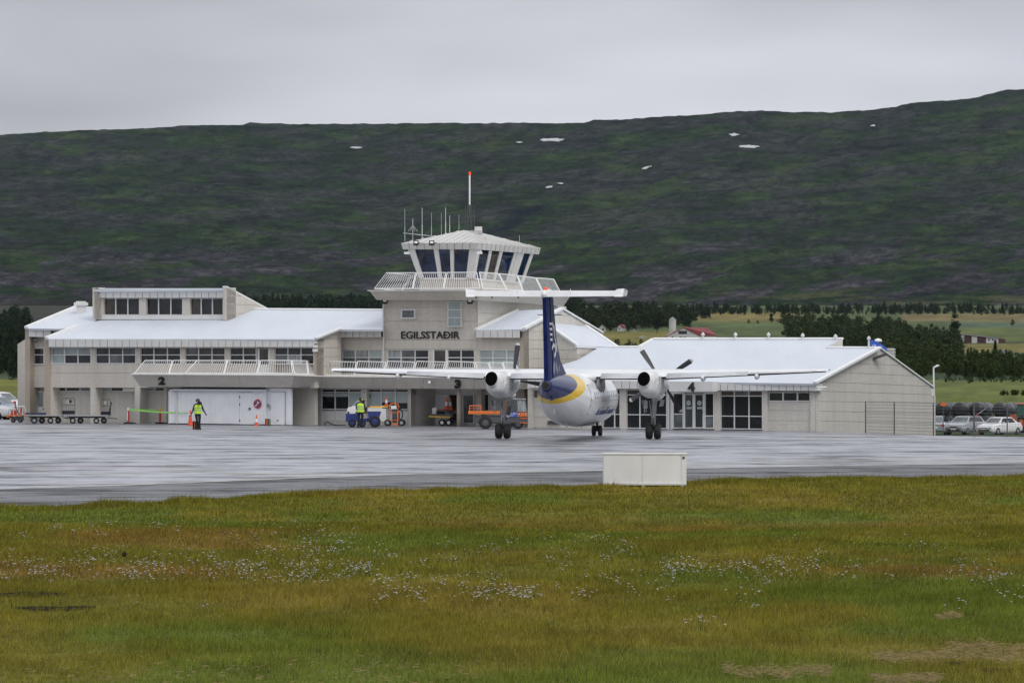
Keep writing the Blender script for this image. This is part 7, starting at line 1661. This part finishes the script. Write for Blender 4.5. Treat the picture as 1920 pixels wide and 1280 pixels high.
gable_house('white gabled cottage at the left edge of the dark wood behind the terminal', 1122, 1137, 622, 615, 608, roofm='farm_grey', wins=((1129, 615, 1132, 619),))
gable_house('small white outbuilding in the field below the farmhouses', 1200, 1212, 634, 631.5, 629, roofm='farm_white', name='outbuilding', cat='outbuilding')
gable_house('little grey shed on the slope at the right wood', 1876, 1892, 664, 659, 655.5, roofm='farm_grey', name='shed', cat='shed')
p, s = far(1835, 643); Y = p.y; t = thing('farm_shed', 'long low dark red and white shed on the green slope at right', 'shed', p); q = lambda x, y, d=0.0: CAM + ray(x, y) * Y + V(0, d, 0)
for a, b_, m in ((1802, 1808, 'farm_white'), (1808, 1822, 'maroon'), (1822, 1832, 'farm_white'), (1832, 1849, 'maroon'), (1849, 1872, 'farm_white'), (1872, 1885, 'maroon')):
    ya, yb = 626 + (a - 1802) * .115, 626 + (b_ - 1802) * .115; one('wall', lambda bm: prism(bm, [q(a, ya), q(b_, yb), q(b_, 646), q(a, 644)], [c + V(0, 7, 0) for c in (q(a, ya), q(b_, yb), q(b_, 646), q(a, 644))]), MT[m], t, True)
one('roof', lambda bm: prism(bm, [q(1800, 625, -.4), q(1874, 633.2, -.4), q(1874, 634.8, -.4), q(1800, 627, -.4)], [c + V(0, 8, 0) for c in (q(1800, 625, -.4), q(1874, 633.2, -.4), q(1874, 634.8, -.4), q(1800, 627, -.4))]), MT['farm_grey'], t, True)
for x in (1838, 1853, 1860): one('window', lambda bm: prism(bm, [q(x, 635, -.1), q(x + 3, 635.4, -.1), q(x + 3, 638.5, -.1), q(x, 638, -.1)], [c + V(0, .2, 0) for c in (q(x, 635, -.1), q(x + 3, 635.4, -.1), q(x + 3, 638.5, -.1), q(x, 638, -.1))]), MT['glass'], t, True)

# ------------------------------------------------------------------ trees
MT['leaf'] = mat_attr('foliage', 1.0, 0.3, .6, 0.0, spec=0.03)
MT['bark'] = mat('bark', (.06, .045, .035), .9, var=.3, scale=3)
def crown_mesh(kind, seed, nf):
    """leaf clumps (triangles) in a unit tree: height 1, base at 0. returns verts, shade"""
    r = np.random.default_rng(seed); pts = []
    if kind == 'conifer':
        z = r.random(nf) ** .75 * .94 + .05; rad = (1.02 - z) * .22 * (.75 + .35 * np.sin(z * 60 + seed)) * (.5 + .5 * r.random(nf)); a = r.random(nf) * 2 * np.pi
        pts = np.stack([rad * np.cos(a), rad * np.sin(a), z - rad * .35], -1); size = .034
    else:
        k = 9 if kind == 'broad' else 7; cs = []
        for i in range(k):
            zz = r.uniform(.26, .80); rr_ = r.uniform(.13, .24) * (1.2 - zz * .5); a = r.random() * 2 * np.pi; d = r.uniform(0, .30 if kind == 'broad' else .08) * (1.1 - abs(zz - .5)); cs.append((d * np.cos(a), d * np.sin(a), zz, rr_ if kind == 'broad' else rr_ * .6))
        cs.append((0, 0, .88, .10 if kind == 'broad' else .06)); cs.append((0, 0, .35, .16 if kind == 'broad' else .09)); cs = np.array(cs); i = r.integers(0, len(cs), nf); v = r.normal(size=(nf, 3)); v /= np.linalg.norm(v, axis=1)[:, None]
        c = cs[i]; pts = c[:, :3] + v * (c[:, 3] * r.uniform(.55, 1.05, nf))[:, None] * np.array([1, 1, .9]); size = .030
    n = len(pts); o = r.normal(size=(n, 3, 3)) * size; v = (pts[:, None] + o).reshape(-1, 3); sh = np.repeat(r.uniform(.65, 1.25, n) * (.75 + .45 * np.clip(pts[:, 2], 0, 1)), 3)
    return v, sh
PROT = {}
for k, ns in (('conifer', 420), ('broad', 620), ('poplar', 420)):
    PROT[k] = [crown_mesh(k, i * 7 + 3, ns) for i in range(5)]
def wood(name, spots, label, cat='wood', base=(.022, .034, .014)):
    """spots: px, py base, height in px, kind"""
    V_, C_ = [], []
    for px, py, hp, kind in spots:
        p, s = far(px, py); h = hp / s; v, sh = PROT[kind][rng.integers(0, 5)]; a = rng.random() * 6.28; ca_, sa = math.cos(a), math.sin(a); w = h * rng.uniform(.9, 1.25)
        q = np.stack([(v[:, 0] * ca_ - v[:, 1] * sa) * w + p.x, (v[:, 0] * sa + v[:, 1] * ca_) * w + p.y, v[:, 2] * h + p.z - .04 * h], -1)
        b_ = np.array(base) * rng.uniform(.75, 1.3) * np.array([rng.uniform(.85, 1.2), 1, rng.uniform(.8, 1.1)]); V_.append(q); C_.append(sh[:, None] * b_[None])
    v = np.concatenate(V_); c = np.concatenate(C_); f = np.arange(len(v)).reshape(-1, 3)
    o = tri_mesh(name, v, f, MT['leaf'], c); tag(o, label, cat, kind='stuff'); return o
def band(x0, x1, y0, y1, h0, h1, n, kinds, yfun=None):
    out = []
    for i in range(n):
        x = rng.uniform(x0, x1); t = rng.random(); out.append((x, y0 + (y1 - y0) * t if yfun is None else yfun(x, t), rng.uniform(h0, h1), kinds[rng.integers(0, len(kinds))]))
    return sorted(out, key=lambda q: q[1])
wood('wood', band(300, 1090, 580, 592, 24, 34, 800, ['conifer', 'conifer', 'broad']), 'dark belt of conifers behind the left roof ridge', base=(.026, .044, .024))
wood('wood', band(-300, 60, 610, 700, 26, 42, 520, ['conifer', 'broad']) + band(-120, 50, 655, 712, 30, 50, 140, ['conifer']), 'dark conifer wood at the far left edge', base=(.022, .036, .020))
wood('wood', band(1075, 1300, 597, 617, 22, 36, 150, ['broad', 'broad', 'conifer']) + band(1080, 1240, 600, 622, 26, 42, 50, ['broad']), 'dark broadleaf wood round the farmhouses right of the tower', base=(.030, .043, .022))
wood('wood', band(1250, 2600, 583, 591, 9, 20, 820, ['broad', 'broad', 'conifer']) + band(1240, 1330, 590, 598, 16, 24, 40, ['conifer']), 'long dark far belt of trees at the foot of the hill', base=(.026, .044, .026))
wood('wood', band(1478, 1700, 612, 668, 26, 40, 210, ['broad'], lambda x, t: 618 + t * 50) + band(1690, 1800, 640, 690, 26, 42, 150, ['broad', 'broad', 'poplar']), 'large dense deciduous wood behind the right gable', base=(.034, .050, .022))
wood('wood', band(1640, 1800, 668, 710, 28, 42, 190, ['broad']) + band(1780, 2150, 684, 713, 24, 36, 420, ['broad', 'broad', 'broad', 'conifer']), 'nearer wood of mixed trees at the right edge of the frame', base=(.038, .055, .022))
wood('bushes', band(1755, 2100, 712, 720, 6, 10, 90, ['broad']) + band(1872, 2000, 744, 750, 9, 13, 60, ['broad']) + band(1100, 1230, 646, 652, 8, 13, 30, ['broad']), 'low bushes scattered over the green slope at right', 'bushes', base=(.045, .065, .022))
def single_tree(px, py, hp, kind, lab, base=(.024, .036, .014)):
    p, s = far(px, py); h = hp / s; t = thing('deciduous_tree' if kind != 'conifer' else 'conifer_tree', lab, 'tree', p, 0)
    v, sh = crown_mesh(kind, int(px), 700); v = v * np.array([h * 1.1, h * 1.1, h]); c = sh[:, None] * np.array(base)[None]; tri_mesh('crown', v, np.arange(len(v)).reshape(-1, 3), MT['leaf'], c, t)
    one('trunk', lambda bm: (tube(bm, (0, 0, -.5), (0, 0, h * .55), h * .03, 7, h * .012), tube(bm, (0, 0, h * .3), (h * .12, 0, h * .55), h * .012, 5, h * .005), tube(bm, (0, 0, h * .35), (-h * .1, .1, h * .6), h * .012, 5, h * .005)), MT['bark'], t)
single_tree(1790, 648, 64, 'poplar', 'tall slim tree standing above the right wood beside the long red shed', (.034, .056, .028))
single_tree(1446, 606, 24, 'poplar', 'lone slim tree in the tan field right of the silo'); single_tree(1404, 607, 9, 'broad', 'tiny bush-like tree in the middle of the green field right of the barn')
single_tree(1421, 608, 8, 'broad', 'tiny round tree pair in the field left of the lone slim tree'); single_tree(1178, 622, 18, 'broad', 'round tree between the red roofed farmhouse and the small red house', (.026, .040, .020))
single_tree(1144, 622, 26, 'broad', 'dark tree between the white cottage and the red roofed farmhouse', (.026, .040, .020)); single_tree(1232, 624, 30, 'broad', 'rounded tree at the right end of the farmhouse wood left of the silo', (.017, .026, .012))
single_tree(1291, 617, 20, 'broad', 'dark tree rising just behind the red barn roof', (.026, .040, .020)); single_tree(1866, 668, 30, 'conifer', 'pointed conifer in front of the yellow field at right'); single_tree(1898, 612, 14, 'broad', 'dark tree clump at the right edge of the tan field')
single_tree(1470, 612, 30, 'broad', 'first big tree at the left end of the large right wood', (.019, .030, .012))

# ------------------------------------------------------------------ meadow grass and flowers
ex = np.array([p[0] for p in edge_g], float); ey = np.array([p[1] for p in edge_g], float)
def edge_Y(px): return H * F / (np.interp(px, ex, ey) - YH)
def blades(n, Y0, Y1, hmin, hmax, wk, seed, edge=False, dense=1.0):
    r = np.random.default_rng(seed); 
    if edge:
        px = r.uniform(-520, 2440, n); Y = edge_Y(px) - np.abs(r.normal(0, .9, n)) + .35 * (fbm(px / 25, px * 0, 3, 8) - .3)
    else:
        # area-uniform in the view wedge
        Y = np.sqrt(r.uniform(Y0 ** 2, Y1 ** 2, n)); px = r.uniform(-520, 2440, n); k = Y < edge_Y(px) - .1; Y, px = Y[k], px[k]
    X = (px - CX) / F * Y; n = len(X); cl = fbm(X * .9, Y * .5, 3, 14); z = terrain_z(Y, px)
    Hh = r.uniform(hmin, hmax, n) * (.35 + 1.4 * cl) * (.7 + .6 * fbm(X / 3, Y / 4, 2, 15)); w = wk * Y / 100 * r.uniform(.6, 1.3, n); a = r.uniform(0, 6.28, n); dx, dy = np.cos(a), np.sin(a)
    lean = r.normal(0, .38, n) * Hh + .10 * Hh; leany = r.normal(0, .3, n) * Hh
    v = np.empty((n, 3, 3)); v[:, 0] = np.stack([X - w * dx / 2, Y - w * dy / 2, z - .02], -1); v[:, 1] = np.stack([X + w * dx / 2, Y + w * dy / 2, z - .02], -1); v[:, 2] = np.stack([X + lean, Y + leany, z + Hh], -1)
    c = meadow_color(X, Y); f = r.uniform(.55, 1.5, n)[:, None] * (.70 + .62 * fbm(X * 1.1, Y * .45, 3, 44))[:, None]; hue = r.random(n)[:, None]
    c = c * f; c = c * (1 - .30 * (hue > .80)) + np.array([.26, .21, .075]) * .30 * (hue > .80)
    cc = np.repeat(c[:, None], 3, 1); cc[:, 2] *= 1.12
    return v.reshape(-1, 3), cc.reshape(-1, 3)
MT['grass'] = mat_attr('grass_blades', .85, .12, 1.5, 0.0, spec=.04)
_v, _c = [], []
for n, y0, y1, h0, h1, wk, sd_ in ((315000, 62, 92, .05, .14, .016, 1), (325000, 90, 125, .05, .13, .020, 2), (270000, 120, 178, .05, .12, .024, 3)):
    a, b_ = blades(n, y0, y1, h0, h1, wk, sd_); _v.append(a); _c.append(b_)
a, b_ = blades(58000, 0, 0, .06, .20, .020, 4, True); _v.append(a); _c.append(b_)
a, b_ = blades(1600, 0, 0, .22, .42, .010, 5, True); _v.append(a); _c.append(b_)
v = np.concatenate(_v); tag(tri_mesh('meadow_grass', v, np.arange(len(v)).reshape(-1, 3), MT['grass'], np.concatenate(_c)), 'rough mossy grass with straw and reddish patches in the foreground', 'grass', kind='stuff')
# flowers
def flowers(name, regs, size, hmin, hmax, col, label, seed, nseg=6):
    r = np.random.default_rng(seed); PX, PYv = [], []
    for x0, x1, y0, y1, n in regs:
        k = 0
        while k < n:
            cx, cy = r.uniform(x0, x1), r.uniform(y0, y1); m = int(r.integers(2, 11)); PX += list(r.normal(cx, 11, m)); PYv += list(r.normal(cy, 3.2, m)); k += m
    PX, PYv = np.array(PX), np.array(PYv); Y = H * F / (PYv - YH); ok = Y < edge_Y(PX) - .4; PX, Y = PX[ok], Y[ok]; X = (PX - CX) / F * Y; n = len(X)
    z = terrain_z(Y, PX); hh = r.uniform(hmin, hmax, n); rr_ = size * .74 * r.uniform(.5, 1.4, n); V_, F_ = [], []
    ang = np.arange(nseg) * 2 * np.pi / nseg; tilt = r.normal(0, .25, n)
    top = np.stack([X, Y, z + hh], -1); ring = np.stack([top[:, None, 0] + rr_[:, None] * np.cos(ang), top[:, None, 1] + rr_[:, None] * np.sin(ang), top[:, None, 2] - rr_[:, None] * (.30 + tilt[:, None] * np.cos(ang))], -1)
    v = np.concatenate([top[:, None], ring], 1); base = (np.arange(n) * (nseg + 1))[:, None, None]; tri = np.array([[0, 1 + i, 1 + (i + 1) % nseg] for i in range(nseg)])[None] + base
    vs_ = v.reshape(-1, 3); st = np.stack([np.stack([X - .006, Y, z], -1), np.stack([X + .006, Y, z], -1), np.stack([X, Y, z + hh - .01], -1)], 1).reshape(-1, 3)
    cols_ = np.concatenate([np.tile(np.array(col), (len(vs_), 1)) * np.repeat(r.uniform(.7, 1.1, n), nseg + 1)[:, None], np.tile(np.array([.09, .11, .02]), (len(st), 1))])
    f = np.concatenate([tri.reshape(-1, 3), len(vs_) + np.arange(len(st)).reshape(-1, 3)]); tag(tri_mesh(name, np.concatenate([vs_, st]), f, MT['grass'], cols_), label, 'flowers', kind='stuff')
flowers('white_flowers', [(0, 740, 1035, 1100, 620), (0, 700, 1060, 1085, 260), (0, 330, 990, 1015, 90), (400, 700, 990, 1030, 150), (450, 960, 1020, 1075, 190), (700, 1000, 1085, 1135, 170), (860, 1000, 1108, 1128, 110), (1030, 1200, 1015, 1060, 90), (1250, 1540, 1048, 1085, 260), (1230, 1500, 1060, 1080, 60),
        (1500, 1920, 1060, 1095, 120), (960, 1500, 1085, 1140, 110), (1280, 1340, 1160, 1190, 20), (0, 1920, 1000, 1150, 160), (1880, 1920, 1110, 1135, 20)], .030, .12, .28, (.50, .49, .54), 'scattered clusters of white yarrow flowers in the meadow', 21)
flowers('yellow_flowers', [(860, 1400, 905, 930, 900), (1100, 1920, 900, 960, 700), (500, 1200, 925, 1000, 700), (900, 1500, 985, 1012, 420), (1450, 1920, 1010, 1030, 380), (0, 600, 945, 990, 260)], .022, .06, .15, (.50, .36, .02), 'tiny yellow flowers dotted over the far part of the meadow', 22)
# bare dark soil streaks, a little stone and cut straw
MT['earth'] = mat('bare_earth', (.026, .023, .020), 1.0, var=.5, scale=4, bump=.4, spec=0.0); MT['straw'] = mat('cut_straw', (.30, .23, .11), .9, var=.35, scale=6, bump=.3)
def patch_g(name, x0, x1, yc, dh, m, lab, z=.05, n=60, hgt=.03):
    bm = B(); T_, Bt = [], []
    for i in range(n + 1):
        t = i / n; x = x0 + (x1 - x0) * t; e_ = math.sin(math.pi * t) ** .5 if 0 < t < 1 else .02; w = dh * e_ * (.5 + .9 * float(fbm(np.array(x / 14.), np.array(yc), 3, 5))); yo = 2.5 * (float(fbm(np.array(x / 40.), np.array(yc), 3, 6)) - .5)
        a, b_ = G(x, yc + yo - w / 2), G(x, yc + yo + w / 2); mid = G(x, yc + yo); zz = lambda p: tz(p.x / p.y * F + CX, p.y)
        T_.append((bm.verts.new((a.x, a.y, zz(a) + .01)), bm.verts.new((mid.x, mid.y, zz(mid) + z)), bm.verts.new((b_.x, b_.y, zz(b_) + .01))))
    for p, q_ in zip(T_[:-1], T_[1:]): bm.faces.new((p[0], q_[0], q_[1], p[1])); bm.faces.new((p[1], q_[1], q_[2], p[2]))
    return tag(obj(name, bm, MT[m], smooth=True), lab, kind='structure')
for x0, x1, yc, dh, lab in ((-40, 122, 1112, 11, 'dark bare earth strip at the left edge of the meadow'), (20, 180, 1134, 7, 'second dark earth strip below the first at left'), (1330, 1480, 1003.5, 3.2, 'thin dark bare strip in the meadow right of the cabinet'), (1640, 1810, 1019, 4.5, 'dark ditch streak in the right meadow'), (1844, 1900, 1253, 7, 'small dark hollow at the lower right'), (1770, 1806, 1241, 4, 'dark spot beside cut straw at the lower right')):
    patch_g('bare_earth', x0, x1, yc, dh, 'earth', lab, .045)
_r = np.random.default_rng(77); sv, sc = [], []
for x0, x1, yc, dy, n in ((1640, 1930, 1234, 6, 900), (1360, 1560, 1262, 5, 420), (1780, 1920, 1217, 4, 260), (1640, 1760, 1275, 4, 600), (1760, 1800, 1160, 2, 200), (20, 900, 1265, 14, 250)):
    px = _r.uniform(x0, x1, n); py = _r.normal(yc + 3 * np.sin(px / 37) + 3 * np.sin(px / 11), dy, n); Y = H * F / (py - YH); X = (px - CX) / F * Y; z = terrain_z(Y, px) + _r.uniform(.05, .12, n); a = _r.uniform(-.5, .5, n) + (_r.random(n) > .5) * np.pi; L_ = _r.uniform(.06, .16, n)
    q = np.stack([np.stack([X, Y, z - .007], -1), np.stack([X, Y, z + .007], -1), np.stack([X + np.cos(a) * L_, Y + np.sin(a) * L_, z + _r.normal(0, .03, n)], -1)], 1); sv.append(q.reshape(-1, 3)); sc.append(np.tile(np.array([.33, .26, .13]), (3 * n, 1)) * np.repeat(_r.uniform(.6, 1.2, n), 3)[:, None])
sv = np.concatenate(sv); tag(tri_mesh('cut_straw', sv, np.arange(len(sv)).reshape(-1, 3), MT['grass'], np.concatenate(sc)), 'pale cut straw lying in streaks at the lower right of the meadow', 'straw', kind='stuff')
st = one('stone', lambda bm: lathe(bm, (0, 0, 0), [(.02, -.05), (.06, 0), (.05, .04), (.02, .06)], 7), MT['earth'], None); st.location = G(233, 1044) + V(0, 0, .06); tag(st, 'single small dark stone among the white flowers at left', 'stone')

# ------------------------------------------------------------------ thin damp air between here and the hill
hz = B(); X0, X1_, Y0_, Y1_, z0_, z1_ = -9500, 9500, -60, 16000, -260, 900
box(hz, ((X0 + X1_) / 2, (Y0_ + Y1_) / 2, (z0_ + z1_) / 2), (X1_ - X0, Y1_ - Y0_, z1_ - z0_))
hm_ = bpy.data.materials.new('haze'); hm_.use_nodes = True; t_ = hm_.node_tree; t_.nodes.clear(); pv = t_.nodes.new('ShaderNodeVolumePrincipled'); pv.inputs['Color'].default_value = (.62, .76, 1.0, 1); pv.inputs['Density'].default_value = 0.000006; pv.inputs['Anisotropy'].default_value = 0.0
ou = t_.nodes.new('ShaderNodeOutputMaterial'); t_.links.new(pv.outputs[0], ou.inputs['Volume'])
tag(obj('haze', hz, hm_), 'thin damp blue-grey air in front of the distant hill', kind='stuff')
